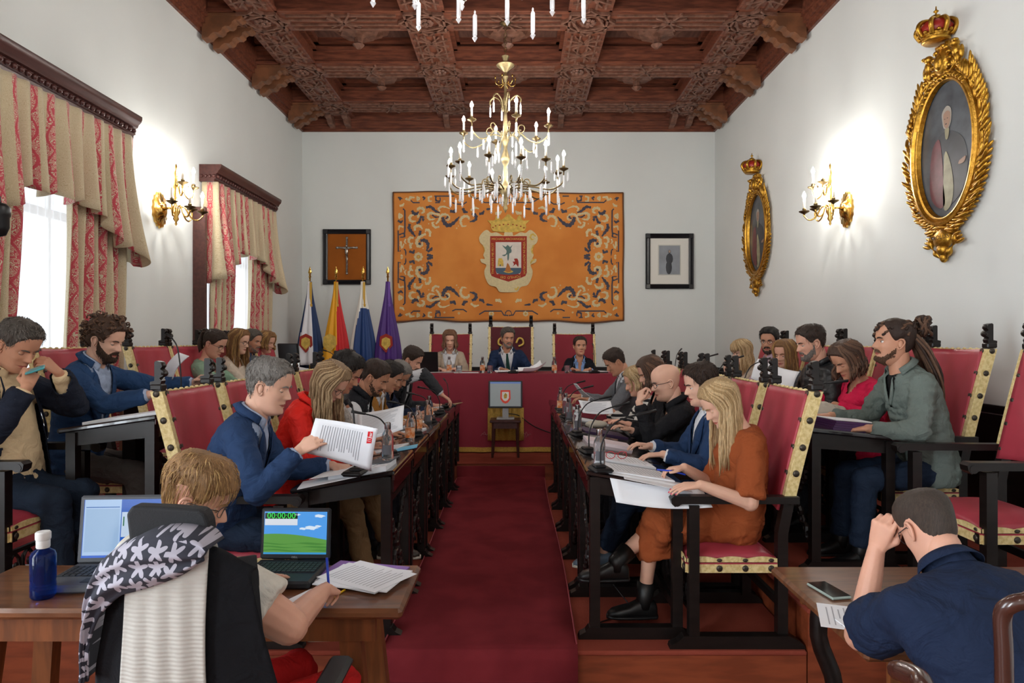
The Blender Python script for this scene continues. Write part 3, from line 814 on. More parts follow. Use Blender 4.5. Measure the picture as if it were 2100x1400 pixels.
def tapp(u, v):
    x = (u-.5)*TW; z = (v-.5)*TH; z += (.010*math.sin(x*4)-.02*(x/TW))*(1 if v > .5 else .9) - (.012*math.sin(x*6) if v < .1 else 0)
    x += (.005*math.sin(z*5) if u < .1 or u > .9 else 0)
    return (x, tz(x, z), z)
b = MB(); b.grid(tapp, 120, 40); o = b.build('velvet_ground', m_tap, tp, True)
md = o.modifiers.new('thickness', 'SOLIDIFY'); md.thickness = .012; md.offset = -1
b = MB(); edge = [tapp(u, 0) for u in np.linspace(0, 1, 60)]+[tapp(1, v) for v in np.linspace(0, 1, 30)]+[tapp(u, 1) for u in np.linspace(1, 0, 60)]+[tapp(0, v) for v in np.linspace(1, 0, 30)]
b.tube([(p[0], p[1]-.004, p[2]) for p in edge], .011, 6); b.build('edge_binding', m_tedge, tp, True)
# ornament strokes drawn in the upper-left quarter (units: 1/8.75 px of the photo) and mirrored
def tp_xy(zx, zy): return ((zx/8.75-8)*.008-TW/2, TH/2-(zy/8.75-7)*.008)
def ribbon(b, pts, w, mi, k=5, lift=.004, taper=True):
    c = crom([(p[0], p[1], 0) for p in pts], k) if k > 1 else [Vector((p[0], p[1], 0)) for p in pts]; m = len(c)
    P = []; F = []
    for i, p in enumerate(c):
        d = c[min(i+1, m-1)]-c[max(i-1, 0)]; d.normalize() if d.length else None; n = Vector((-d.y, d.x, 0))
        q = i/(m-1); ww = w*(math.sin(PI*min(1, .15+.85*q))**.6*.9+.1 if taper else 1)/2*(1+(.28*math.sin(i*1.9) if taper else 0))
        for s_ in (-1, 1):
            e = p+n*ww*s_; P.append((e.x, tz(e.x, e.y)-lift, e.y))
    for i in range(m-1): F.append((i*2, i*2+1, i*2+3, i*2+2))
    b.add(P, F, mi)
STK = [  # colour 0 navy 1 cream, width, points
 (0, 16, [(380, 200), (420, 240), (900, 240)], 1), (0, 16, [(800, 125), (1160, 125)], 1), (0, 18, [(240, 350), (272, 380), (275, 700), (262, 860)], 1),
 (0, 16, [(155, 740), (158, 1120), (200, 1100)], 1), (0, 16, [(1120, 240), (1180, 268), (1320, 268), (1380, 225)], 1), (0, 16, [(1600, 180), (1700, 240), (2000, 240), (2040, 170), (2120, 160)], 1),
 (0, 22, [(830, 130), (830, 200), (900, 210), (900, 140)], 4), (0, 20, [(170, 820), (250, 790), (265, 850), (180, 860)], 4),
 (0, 22, [(150, 150), (240, 175)], 3), (0, 30, [(190, 140), (190, 210)], 3), (0, 26, [(590, 140), (625, 160), (600, 200)], 4), (0, 30, [(150, 560), (200, 590), (240, 560)], 4),
 (1, 34, [(340, 210), (370, 150), (450, 150)], 4), (1, 60, [(480, 170), (545, 165)], 4), (1, 26, [(760, 130), (700, 150), (710, 215), (760, 210)], 4), (1, 34, [(290, 160), (320, 200)], 4),
 (1, 30, [(180, 300), (230, 290), (260, 250)], 4), (1, 70, [(155, 480), (240, 480)], 4), (1, 26, [(250, 680), (180, 665), (165, 730)], 4), (1, 26, [(200, 930), (220, 1050), (260, 970)], 4), (1, 20, [(290, 890), (270, 940), (300, 980)], 4),
 (1, 26, [(200, 1180), (240, 1200)], 4), (0, 18, [(255, 1075), (285, 1100), (290, 1200)], 3),
 (0, 36, [(650, 330), (740, 320), (820, 390), (900, 420)], 5), (1, 26, [(900, 400), (880, 340), (960, 310), (1080, 350)], 5), (0, 40, [(1080, 390), (1150, 400), (1180, 350)], 4),
 (1, 34, [(900, 460), (720, 430), (690, 500), (730, 545), (820, 530)], 5), (0, 20, [(760, 460), (820, 500), (890, 495)], 4),
 (1, 30, [(830, 620), (880, 560), (920, 470), (1000, 450), (1065, 500), (1050, 550), (990, 545)], 6), (1, 30, [(890, 670), (810, 680), (765, 610), (800, 590)], 5),
 (0, 50, [(950, 500), (975, 590), (1050, 650), (1150, 600), (1250, 490)], 6), (0, 22, [(1000, 530), (1040, 500), (1020, 480)], 4),
 (1, 34, [(1420, 540), (1400, 490), (1320, 490), (1270, 560), (1300, 660), (1380, 650)], 6), (0, 40, [(1470, 430), (1540, 470), (1530, 550), (1430, 580)], 6),
 (0, 40, [(1310, 340), (1340, 400), (1400, 410)], 4), (1, 30, [(1450, 380), (1520, 330), (1600, 350)], 4), (0, 36, [(1600, 440), (1660, 430), (1690, 380)], 4), (1, 40, [(1890, 430), (1960, 430), (2000, 390)], 4), (0, 26, [(1730, 360), (1850, 345)], 4),
 (1, 34, [(500, 380), (520, 340), (600, 350), (610, 410), (560, 430)], 6), (1, 34, [(430, 450), (360, 490), (380, 570), (470, 570)], 6), (0, 40, [(400, 380), (430, 430), (480, 440), (520, 400)], 5), (0, 30, [(540, 500), (630, 500)], 3), (0, 30, [(600, 520), (600, 580)], 3), (0, 34, [(480, 610), (530, 580), (550, 510)], 5), (1, 50, [(490, 475), (540, 475)], 3),
 (0, 40, [(360, 620), (350, 700), (400, 770), (460, 850)], 5), (1, 36, [(450, 740), (460, 665), (540, 660), (590, 720)], 5), (0, 36, [(550, 740), (540, 800), (520, 830)], 4),
 (1, 34, [(720, 850), (720, 760), (660, 725), (640, 770)], 5), (1, 40, [(650, 800), (540, 850), (485, 930), (510, 1020), (580, 1000), (580, 940)], 6), (0, 44, [(550, 920), (640, 920), (690, 1000), (660, 1110)], 6), (0, 30, [(520, 960), (560, 1000)], 3),
 (1, 34, [(430, 870), (360, 870), (340, 930), (380, 980)], 5), (1, 34, [(380, 1060), (370, 1000), (420, 960)], 4), (0, 34, [(350, 1110), (420, 1130), (440, 1080)], 4), (0, 34, [(680, 1120), (740, 1080), (760, 1040)], 4), (0, 40, [(670, 1170), (720, 1190), (780, 1190)], 4),
]
def flower(b, cx, cz, r, mi, mc):
    for i in range(8):
        a = PI/4*i; p = []
        for t_ in np.linspace(0, 2*PI, 9)[:-1]: p.append((cx+r*.62*math.cos(a)+r*.3*math.cos(t_), cz+r*.62*math.sin(a)+r*.3*math.sin(t_)))
        b.add([(x, tz(x, z)-.0045, z) for x, z in p], [tuple(reversed(range(8)))], mi)
    b.add([(cx+r*.25*math.cos(t_), tz(cx, cz)-.006, cz+r*.25*math.sin(t_)) for t_ in np.linspace(0, 2*PI, 9)[:-1]], [tuple(reversed(range(8)))], mc)
b = MB()
for mx in (1, -1):
    for mz in (1, -1):
        for colr, w, pts, k in STK:
            pp = [tp_xy(*p) for p in pts]; pp = [(x*mx, z*mz) for x, z in pp]
            ribbon(b, pp, w*.008/8.75*1.4, colr, k, .004 if colr else .005, taper=k > 2)
    for fx_, fz_, fr_ in ((510, 165, .028), (200, 480, .028), (200, 1000, .022), (980, 215, .018), (1240, 200, .022), (430, 690, .012), (700, 620, .012), (1200, 700, .014), (1230, 660, .010), (600, 1060, .012)):
        for mz in (1, -1):
            c_ = tp_xy(fx_, fz_); flower(b, mx*c_[0], mz*c_[1], fr_, 1, 2)
    flower(b, mx*(tp_xy(515, 1199)[0]), 0.0, .085, 1, 2)
for zz in (1, -1):
    flower(b, -.28, zz*.93, .05, 1, 2); flower(b, .28, zz*.93, .05, 1, 2)
    ribbon(b, [(-.06, zz*.97), (-.04, zz*.9), (0, zz*.88), (.04, zz*.9), (.06, zz*.97)], .016, 0)
b.build('scrollwork', [m_tnavy, m_tcream, m_tgold], tp)
# coat of arms, outlines in photo units of 1/7.37 px about x=618, y=800 of the close view
def cp(x, y): return ((x-618)/7.37*.008+.0, -(y-800)/7.37*.008-.07)
def shape(b, pts, mi, lift, k=4):
    q = [cp(*p) for p in pts]
    if k > 1: q = [(p.x, p.y) for p in crom([(x, z, 0) for x, z in q]+[(q[0][0], q[0][1], 0)], k)][:-1]
    n = len(q); b.add([(x, -.062-lift, z) for x, z in q]+[(x, -.030, z) for x, z in q], [tuple(reversed(range(n)))]+[(i, (i+1) % n, n+(i+1) % n, n+i) for i in range(n)], mi)
def sym(l): return l+[(1236-x, y) for x, y in reversed(l)]
arms = MB()
shape(arms, sym([(618, 360), (560, 370), (540, 420), (440, 370), (360, 380), (300, 335), (240, 360), (180, 440), (190, 520), (240, 570), (265, 640), (240, 710), (260, 770), (200, 770), (210, 820), (285, 860), (255, 950), (270, 1050), (330, 1160), (430, 1190), (480, 1260), (560, 1270)]), 0, 0, 4)
ctc = arms.build('cartouche_ground', m_tcream, tp)
b = MB()
for sgn in (-1, 1):
    for pts in ([(-410, 430), (-360, 400), (-330, 440), (-350, 480), (-385, 470)], [(-380, 560), (-350, 640), (-370, 700)], [(-390, 780), (-350, 800), (-330, 850)], [(-150, 1190), (-120, 1230), (-90, 1210)]):
        ribbon(b, [(sgn*p[0]/7.37*.008, -(p[1]-800)/7.37*.008-.07) for p in pts], .028, 0, 5, .030)
b.build('cartouche_scroll', m_tgold, ctc)
def shield_pts(x0, x1, y0, y1, yb): return [(x0, y0), (x1, y0), (x1, y1), (x1-20, y1+50), (x1-80, y1+.55*(yb-y1)), (618, yb), (x0+80, y1+.55*(yb-y1)), (x0+20, y1+50), (x0, y1)]
b = MB(); shape(b, shield_pts(343, 893, 428, 975, 1112), 0, .004, 1); sh = b.build('motto_border', m_tred, ctc)
b = MB(); shape(b, shield_pts(425, 810, 518, 950, 1010), 0, .006, 1); b.build('shield_field', m_twhite, ctc)
b = MB(); shape(b, [(425, 905), (810, 905), (810, 950), (790, 985), (740, 1000), (618, 1010), (500, 1000), (445, 985), (425, 950)], 0, .0075, 1); b.build('sea', m_tblue, ctc)
b = MB(); shape(b, [(540, 960), (620, 935), (690, 960), (620, 985)], 0, .009, 3); shape(b, [(565, 955), (585, 890), (605, 830), (640, 890), (655, 955), (610, 970)], 1, .0105, 2); b.build('island', [m_tgold, m_torange], ctc)
b = MB(); shape(b, [(455, 880), (460, 800), (470, 760), (520, 760), (540, 800), (545, 880)], 0, .009, 1); shape(b, [(486, 880), (486, 855), (502, 855), (502, 880)], 1, .010, 1); b.build('tower', [m_tgold, m_tblue], ctc)
b = MB(); shape(b, [(700, 770), (750, 765), (770, 820), (765, 890), (740, 860), (725, 850), (680, 885), (700, 850), (680, 810), (715, 810)], 0, .009, 2); b.build('lion', m_tred, ctc)
b = MB(); shape(b, [(600, 560), (630, 580), (665, 640), (655, 680), (630, 690), (625, 760), (612, 800), (600, 760), (600, 700), (560, 730), (520, 715), (575, 700), (590, 650), (560, 610), (520, 560), (575, 590)], 0, .009, 2); shape(b, [(635, 600), (680, 560), (650, 620)], 0, .009, 1); b.build('archangel', m_tteal, ctc)
b = MB()
shape(b, sym([(618, 370), (500, 365), (380, 350), (350, 290), (360, 250), (300, 190), (390, 195), (420, 180), (430, 130), (455, 110), (480, 140), (500, 190), (545, 160), (575, 130), (600, 100)]), 0, .002, 1)
crn = b.build('crown', m_tgold, tp)
b = MB()
for x, y in ((385, 297), (425, 275), (487, 262), (543, 253), (612, 253), (685, 254), (743, 265), (803, 280), (850, 303)):
    c_ = cp(x, y); b.ell((c_[0], -.066, c_[1]), (.014, .003, .010), 8, 4)
b.build('crown_jewel_row', m_tred, crn)
def motto(txt, x, y, size, rot):
    b = MB(); vs, fs = text_mesh(txt, size, extrude=.0004); c_ = cp(x, y); ca, sa = math.cos(rot), math.sin(rot)
    b.add([(c_[0]+p[0]*ca-p[1]*sa, -.069-p[2], c_[1]+p[0]*sa+p[1]*ca) for p in vs], fs)
    b.build('motto_lettering', m_tgold, sh)
motto('MICHAEL ARCHANGELE', 618, 473, .051, 0); motto('VENI IN ADIVTORIVM', 853, 755, .055, -PI/2); motto('THENERIFE ME FECIT', 384, 765, .055, PI/2)
motto('POPVLO', 700, 1040, .058, PI+.12); motto('DEI', 535, 1045, .058, PI-.12)

# ================================================================== flags on poles
m_spear = mat('gilt_spear', '#d8b25c', 0.2, metal=1.0)
def flag(x, y, label, mats, colour, rings, emblem=None, twist=0.0, hw=.185, group=None):
    t = thing('flag_on_pole', label, 'flag', (x, y, ZUP)); H = 2.24
    b = MB(); b.cyl((0, 0, 0), (0, 0, H), .013, 10); b.lathe([(.12, 0), (.12, .03), (.03, .06), (.02, .10)], (0, 0, 0), 16); b.build('pole', m_spear, t, True)
    b = MB(); b.lathe([(.013, H), (.024, H+.01), (.012, H+.03), (.02, H+.045), (.008, H+.055)], (0, 0, 0), 10); b.lathe([(.008, H+.05), (.028, H+.075), (.02, H+.11), (.002, H+.17)], (0, 0, 0), 10, 'z', 1, .35); sharp(b.build('spear_tip', m_spear, t), 50)
    b = MB(); nu, nv = 72, 26
    def f(u, v):
        a = 2*PI*u; z = H-.06-v*1.25; w = .028+(hw-.028)*ss(-.12, .95, v)**1.15; dpt = .028+.10*ss(0, 1, v)
        rr = 1+.16*math.cos(9*a+twist)*ss(0.02, .3, v)+.07*math.cos(5*a+1)
        return (w*math.cos(a)*rr, -dpt*math.sin(a)*rr-.01, z-.05*(1-math.sin(a))*v)
    for j in range(nv-1):
        for i in range(nu):
            u = (i+.5)/nu; v = (j+.5)/(nv-1)
            P = [f(i/nu, j/(nv-1)), f((i+1)/nu, j/(nv-1)), f((i+1)/nu, (j+1)/(nv-1)), f(i/nu, (j+1)/(nv-1))]
            b.add(P, [(0, 3, 2, 1)], colour(u, v))
    me = b.mesh('cloth', mats)
    bmm = bmesh.new(); bmm.from_mesh(me); bmesh.ops.remove_doubles(bmm, verts=bmm.verts, dist=1e-4); bmesh.ops.recalc_face_normals(bmm, faces=bmm.faces); bmm.to_mesh(me); bmm.free()
    o = link_mesh('cloth', me, t, True); md = o.modifiers.new('t', 'SOLIDIFY'); md.thickness = .003
    b = MB(); b.bbox((.028, -.055, H-.42), (.05, .012, .04), .003); b.bbox((.028, -.05, H-.24), (.035, .006, .34), .002)
    rb = b.build('ribbon', rings, t)
    if emblem:
        b = MB(); ex = emblem[0]; ez = H-1.0
        pts = [(-.09, .11), (0, .155), (.09, .11), (.10, -.02), (.0, -.13), (-.10, -.02)]
        b.prism([(p[0]+ex, p[1]+ez) for p in pts], .012, frame_matrix((0, -.128, 0), (1, 0, 0), (0, 0, 1), (0, -1, 0)))
        e = b.build('shield', m_tred if emblem[1] else m_tgold, t)
        b = MB(); b.prism([(p[0]*.68+ex, p[1]*.68+ez) for p in pts], .006, frame_matrix((0, -.14, 0), (1, 0, 0), (0, 0, 1), (0, -1, 0))); b.ell((ex, -.146, ez+.02), (.03, .006, .045), 8, 6)
        b.build('shield_field', m_tgold, e)
m_fblue = mat('flag_navy', '#17325f', .6); m_fwhite = mat('flag_white', '#e6e6ea', .6); m_fyel = mat('flag_yellow', '#e9a616', .55); m_fred = mat('flag_red', '#c8181e', .55)
m_fpur = mat('flag_purple', '#4a2378', .5); m_fcream = mat('flag_cream', '#e8e6dc', .6); m_fblue2 = mat('flag_royal', '#173a72', .55); m_ribp = mat('purple_ribbon', '#6d4aa0', .6); m_gold_rib = mat('gold_ribbon', '#c9a040', .6)
flag(-3.13, 10.3, 'leftmost flag of the four, blue and white cloth with a shield', [m_fblue, m_fwhite], lambda u, v: 1 if abs(u-.27-.03*v) < .11+.02*v else 0, m_gold_rib, (-.02, 1))
flag(-2.735, 10.3, 'red and yellow flag with gold spear tip, below the crucifix frame', [m_fred, m_fyel], lambda u, v: 1 if (.20+.02*v < u < .46) or (v < .35 and .2 < u < .3) else 0, m_gold_rib, (-.06, 0))
flag(-2.33, 10.3, 'cream and royal blue flag between the red-yellow and purple ones', [m_fcream, m_fblue2], lambda u, v: 1 if v > .30 and u < .32-.02/v+.12*v else 0, m_gold_rib, None)
flag(-1.955, 10.3, 'purple flag with a red and gold shield, nearest the tapestry', [m_fpur], lambda u, v: 0, m_ribp, (.0, 1))

# odd dark fitting on the left window wall at the picture's left edge
t = thing('wall_camera', 'black dome-ended camera on a bracket at the left edge beside the nearer window', 'camera', (-2.62, 3.45, 2.12))
b = MB(); b.lathe([(.0, -.10), (.03, -.09), (.045, -.05), (.045, .0), (.05, .01), (.05, .05), (.03, .07), (.0, .07)], (0, 0, 0), 16); b.build('housing', m_blackplastic, t, True)
b = MB(); b.tube([(0, 0, .06), (0, 0, .10), (-.5, 0.1, .12), (-.86, .2, .12)], .012, 8); b.build('bracket', m_blackplastic, t, True)
# ================================================================== friar's armchairs
def make_chair(detail=True):
    t = thing('armchair', '-', 'chair'); W = .29
    lean = lambda z: 0 if z < .55 else -.17*((z-.55)/.7)**1.15
    def post(x):
        b = MB()
        zs = [.05, .3, .55, .75, .95, 1.10, 1.25]
        pts = [(x, lean(z), z) for z in zs]
        for p, q in zip(pts, pts[1:]): b.beam(p, (q[0], q[1], q[2]+.004), .05, .05, (0, 1, 0))
        return b
    for x in (-W+.025, W-.025):
        o = post(x).build('rear_post', m_black, t)
        b = MB(); ly = lean(1.25); o2 = None
        b.bbox((x, ly, 1.268), (.056, .06, .03), .006)
        b.prism([(-.03, 0), (.02, 0), (.026, .02), (.016, .034), (.034, .044), (.036, .066), (.02, .078), (.03, .09), (.022, .112), (.0, .118), (-.008, .112), (-.008, .02), (-.03, .015)], .044, frame_matrix((x-.022, ly, 1.28), (0, 1, 0), (0, 0, 1), (1, 0, 0)))
        b.ell((x, ly+.03, 1.335), (.026, .016, .016), 8, 6); b.ell((x, ly+.024, 1.375), (.022, .013, .014), 8, 6)
        b.build('finial', m_black, o)
        # gold strip: front face with scalloped inner edge, and side face
        s_ = 1 if x > 0 else -1; b = MB(); n = 33; P = []
        z0, z1 = .70, 1.248
        for i in range(n):
            z = z0+(z1-z0)*i/(n-1); sc = .010*abs(math.sin(PI*4*i/(n-1)))
            y = lean(z)
            P += [(x-s_*(.022+sc+.006), y+.030, z), (x+s_*.028, y+.0305, z), (x+s_*.0285, y+.028, z), (x+s_*.0285, y-.026, z)]
        F = []
        for i in range(n-1):
            for k in range(3): F.append((i*4+k, i*4+k+1, i*4+5+k, i*4+4+k))
        b.add(P, F); so = b.build('gold_strip', m_strip, o); md = so.modifiers.new('t', 'SOLIDIFY'); md.thickness = .003; md.offset = 0
        zst = [z0+.012, z0+(z1-z0)*.25+.01, z0+(z1-z0)*.5, z0+(z1-z0)*.75-.005, z1-.012]
        if detail:
            for z in zst:
                y = lean(z)
                for c_, r_ in (((x-s_*.012, y+.033, z), (.016, .008, .016)), ((x+s_*.031, y+.002, z), (.008, .017, .017))):
                    b = MB(); b.ell(c_, r_, 10, 6); b.ell((c_[0]+(s_*.004 if r_[0] < .01 else 0), c_[1]+(.004 if r_[1] < .01 else 0), c_[2]), tuple(q*.55 for q in r_), 8, 4); b.build('stud', m_stud, so, True)
        else:
            b = MB()
            for z in zst:
                y = lean(z); b.ell((x-s_*.012, y+.033, z), (.0135, .007, .0135), 8, 5); b.ell((x+s_*.031, y+.002, z), (.007, .0145, .0145), 8, 5)
            b.build('stud_row', m_stud, so, True)
    # leather back, slung and slightly hollow, with a puckered top edge
    b = MB()
    def back(u, v):
        z = .66+v*.585; x = (u-.5)*(2*W-.055); e = 1-(2*u-1)**2
        return (x, lean(z)+.028-.030*e*(.4+.6*math.sin(PI*min(1, v*1.0)))+.004*math.sin(x*30+v*3)*e, z-.006*e*(1 if v > .97 else 0)+(.015*e if v < .03 else 0))
    b.grid(back, 22, 16); o = b.build('backrest', m_red_lea, t, True); md = o.modifiers.new('t', 'SOLIDIFY'); md.thickness = .012
    b = MB()
    for i in range(9):
        x = -W+.06+i*(2*W-.12)/8; b.ell((x, lean(1.25)+.012, 1.247), (.010, .012, .008), 8, 5)
    b.tube([(-W+.03, lean(1.25)+.02, 1.246), (0, lean(1.25)+.0, 1.240), (W-.03, lean(1.25)+.02, 1.246)], .006, 6)
    b.build('top_trim', m_strip, o, True)
    # seat: cushion, upper and lower bands with studs
    b = MB()
    def seat(u, v):
        x = (u-.5)*(2*W-.02); y = .03+v*.44; e = (1-(2*u-1)**4)*(1-(2*v-1)**4)
        return (x, y, .435+.045*e)
    b.grid(seat, 16, 14); o = b.build('seat', m_red_lea, t, True); md = o.modifiers.new('t', 'SOLIDIFY'); md.thickness = .03; md.offset = -1
    for k, (p, q) in enumerate((((-W-.004, .03), (-W-.004, .47)), ((W+.004, .03), (W+.004, .47)), ((-W, .474), (W, .474)))):
        b = MB(); L = (Vector(q)-Vector(p)).length; d = (Vector(q)-Vector(p))/L; ang = math.atan2(d.y, d.x)
        mx, my = (p[0]+q[0])/2, (p[1]+q[1])/2
        b.box((mx, my, .385), (L, .008, .042), rz=ang)
        nrm = Vector((-1, 0)) if k == 0 else (Vector((1, 0)) if k == 1 else Vector((0, 1)))
        out = [(0, 0), (L, 0)] + [(L-L*i/24, .018+.010*abs(math.sin(PI*3*i/24))) for i in range(25)]
        b.prism(out, .005, frame_matrix((p[0], p[1], .415), (d.x, d.y, 0), (0, 0, 1), (nrm.x, nrm.y, 0)) if k else frame_matrix((p[0]-.002, p[1], .415), (d.x, d.y, 0), (0, 0, 1), (1, 0, 0)))
        bo = b.build('seat_band', m_strip, o)
        b = MB(); one = []
        for i in range(4):
            if detail: b = MB()
            c_ = Vector(p)+d*(.03+(L-.06)*i/3); b.ell((c_.x+nrm.x*.005, c_.y+nrm.y*.005, .385), (.016 if k > 1 else .007, .007 if k > 1 else .016, .016), 9, 6); b.ell((c_.x+nrm.x*.004, c_.y+nrm.y*.004, .425), (.014 if k > 1 else .006, .006 if k > 1 else .014, .009), 8, 5)
            if detail: b.build('stud', m_stud, bo, True)
        if not detail: b.build('stud_row', m_stud, bo, True)
        b = MB(); b.box((mx, my, .409), (L, .009, .006), rz=ang); b.build('piping', m_red_lea, bo)
    b = MB()
    for x in (-W+.02, W-.02): b.box((x, .25, .385), (.03, .46, .05))
    for y in (.03, .455): b.box((0, y, .385), (2*W-.04, .03, .05))
    b.build('seat_frame', m_black, t)
    for x in (-W+.0, W-.0):
        b = MB(); b.box((x, .44, .37), (.05, .05, .65)); b.build('front_leg', m_black, t)
        b = MB(); b.prism([(-.07, .704), (.50, .704), (.535, .690), (.55, .704), (.555, .728), (.54, .742), (-.03, .738), (-.07, .738)], .058, frame_matrix((x-.029, 0, 0), (0, 1, 0), (0, 0, 1), (1, 0, 0)))
        b.cyl((x-.031, .525, .712), (x+.031, .525, .712), .02, 12); b.build('armrest', m_black, t)
        b = MB(); b.prism([(-.10, 0), (.56, 0), (.555, .018), (.52, .035), (.49, .062), (-.02, .062), (-.06, .045), (-.095, .018)], .056, frame_matrix((x-.028, 0, 0), (0, 1, 0), (0, 0, 1), (1, 0, 0))); b.build('skid', m_black, t)
    # carved pierced stretcher between the front legs and one at the back
    b = MB()
    for z0 in (.235,):
        b.box((0, .44, .30), (2*W-.04, .02, .018)); b.box((0, .44, .16), (2*W-.04, .02, .018))
        for i in range(6):
            cx = -W+.07+i*.088; b.tube([(cx+.034*math.cos(a), .44, .23+.056*math.sin(a)) for a in np.linspace(0, 2*PI, 11)], .009, 5)
            b.ell((cx, .448, .23), (.016, .01, .02), 7, 5); b.ell((cx+.044, .446, .23), (.01, .008, .05), 6, 5)
    b.build('carved_stretcher', m_black, t)
    b = MB(); b.box((0, 0, .2), (2*W-.05, .022, .04)); b.build('rear_stretcher', m_black, t)
    return t

# ================================================================== sloping writing desks
m_deskred = mat('desk_mahogany', '#2e1210', 0.22, var=.3, vscale=5, stretch=(1, 6, 1), coat=.4)
m_desktop = mat('desk_top_lacquer', '#1b1516', 0.16, var=.3, vscale=5, coat=.5)
def make_desk(ha, hs, D=.52, Wd=.655):
    """aisle edge at +y (height ha), sitter edge at -y (height hs)"""
    t = thing('writing_desk', '-', 'desk'); sl = math.atan2(ha-hs, D); hz = lambda y: hs+(ha-hs)*(y+D/2)/D
    b = MB(); b.bbox((0, 0, hz(0)-.012), (Wd, D/math.cos(sl), .026), .007, rx=sl); b.build('desk_top', m_desktop, t)
    for x in (-Wd/2+.045, Wd/2-.045):
        b = MB(); b.prism([(-.23, hz(-.23)-.10), (.23, hz(.23)-.115), (.23, hz(.23)-.024), (-.23, hz(-.23)-.024)], .022, frame_matrix((x-.011, 0, 0), (0, 1, 0), (0, 0, 1), (1, 0, 0))); b.build('side_apron', m_black, t)
    b = MB(); b.box((0, -.215, hz(-.2)-.06), (Wd-.10, .018, .06)); b.build('rear_apron', m_black, t)
    b = MB(); b.box((0, .240, hz(.23)-.07), (Wd-.10, .02, .09)); b.bbox((0, D/2-.004, hz(.25)-.035), (Wd, .012, .03), .004); b.build('front_apron', m_deskred, t)
    for x in (-Wd/2+.045, Wd/2-.045):
        for y in (-.20, .215):
            b = MB(); zt = hz(y)-.03; b.box((x, y, zt/2+.02), (.05, .05, zt-.04)); b.build('leg', m_black, t)
        b = MB(); b.prism([(-.28, 0), (.30, 0), (.292, .022), (.262, .038), (.245, .06), (-.22, .06), (-.24, .038), (-.275, .022)], .055, frame_matrix((x-.0275, 0, 0), (0, 1, 0), (0, 0, 1), (1, 0, 0))); b.build('skid', m_black, t)
    b = MB(); w2 = Wd/2-.07   # carved, pierced diagonal braces on the aisle side
    for sg in (-1, 1):
        p0, p1 = Vector((-sg*w2, .215, .12)), Vector((sg*w2, .215, ha-.2)); L = (p1-p0).length; d = (p1-p0)/L; n = Vector((-d.z, 0, d.x))
        pts = [p0+d*L*i/40+n*.022*math.sin(i*1.05) for i in range(41)]; b.tube(pts, [.010+.006*abs(math.sin(i*.8)) for i in range(41)], 6)
        pts = [p0+d*L*i/40-n*.022*math.sin(i*1.05) for i in range(41)]; b.tube(pts, .009, 6)
        for i in range(7): b.ell(p0+d*L*(i+.5)/7, (.016, .012, .016), 7, 5)
    b.build('carved_brace', m_black, t)
    b = MB(); b.box((0, -.20, .14), (Wd-.12, .022, .045)); b.build('stretcher', m_black, t)
    b = MB(); b.box((0, .215, ha-.17), (Wd-.12, .022, .03)); b.build('upper_stretcher', m_black, t)
    return t

chair_near, chair_far, desk0, desk1, desk2 = make_chair(True), make_chair(False), make_desk(.85, .755), make_desk(.81, .757), make_desk(.91, .835)
USED = set()
def place(src, x, y, z, rz, label, group=None):
    o = src if src.name not in USED else copy_tree(src); USED.add(src.name)
    o.location = (x, y, z); o.rotation_euler = (0, 0, rz); o['label'] = label
    if group: o['group'] = group
    return o
RR, RL = PI/2, -PI/2
who_r = ['the blonde woman in the rust dress', 'the dark-haired man in blue jacket', 'the bald man in black', 'the woman with brown wavy hair', 'the blonde woman in striped top', 'the man in the grey suit']
who_l = ['the grey-haired man in the blue suit', 'the woman in the bright red jacket', 'the dark-haired man behind the red jacket', 'the man in the black padded vest', 'the person in ochre', 'the grey-cropped man in navy']
YS = [3.63+.685*i for i in range(6)]
for i, y in enumerate(YS):
    place(chair_near if i < 3 else chair_far, 1.30, y, 0, RR, 'crimson and gold high-backed armchair behind %s, front right row' % who_r[i], 'armchairs of the front right row')
    place(chair_near if i < 3 else chair_far, -1.60, y, 0, RL, 'crimson and gold high-backed armchair behind %s, front left row' % who_l[i], 'armchairs of the front left row')
for i in range(6):
    y = 3.73+.683*i
    place(desk0, .605, y, 0, RR, 'black sloping desk in front of %s' % who_r[i], 'desks right of the aisle')
    place(desk0, -.875, y, 0, RL, 'black sloping desk in front of %s' % who_l[i], 'desks left of the aisle')
up_r = [(3.42, 'empty crimson and gold armchair cut by the right edge of the picture'), (4.27, 'crimson and gold armchair behind the man with dreadlocks'), (4.88, 'crimson and gold armchair behind the woman in the pink jumper'), (5.5, 'crimson and gold armchair behind the bearded man in black jacket, upper right'), (6.12, 'crimson and gold armchair behind the long brown hair, upper right'), (6.74, 'crimson and gold armchair behind the young man in glasses'), (7.36, 'crimson and gold armchair behind the fringed blonde woman')]
for i, (y, l) in enumerate(up_r): place(chair_near if i < 4 else chair_far, 2.60, y, ZUP, RR, l, 'armchairs of the upper right row')
up_l = [(3.45, 'crimson and gold armchair under the grey-haired man in yellow shirt, far left'), (4.47, 'crimson and gold armchair behind the curly-haired bearded man'), (5.5, 'empty crimson armchair by the wall, first of the two left of the green cardigan'), (6.10, 'empty crimson armchair by the wall, second of the two, beside the green cardigan'), (6.72, 'crimson and gold armchair behind the woman in green cardigan'), (7.34, 'crimson and gold armchair behind the long-haired woman in cream'), (7.96, 'crimson and gold armchair behind the farthest pair, upper left')]
for i, (y, l) in enumerate(up_l): place(chair_near if i < 5 else chair_far, -2.82, y, ZUP, RL, l, 'armchairs of the upper left row')
ul = ['the grey-haired man in yellow shirt and the bearded man', 'the curly-haired bearded man', 'the first empty upper left chair', 'the second empty upper left chair', 'the woman in green cardigan', 'the long-haired woman in cream', 'the farthest woman of the upper left row']
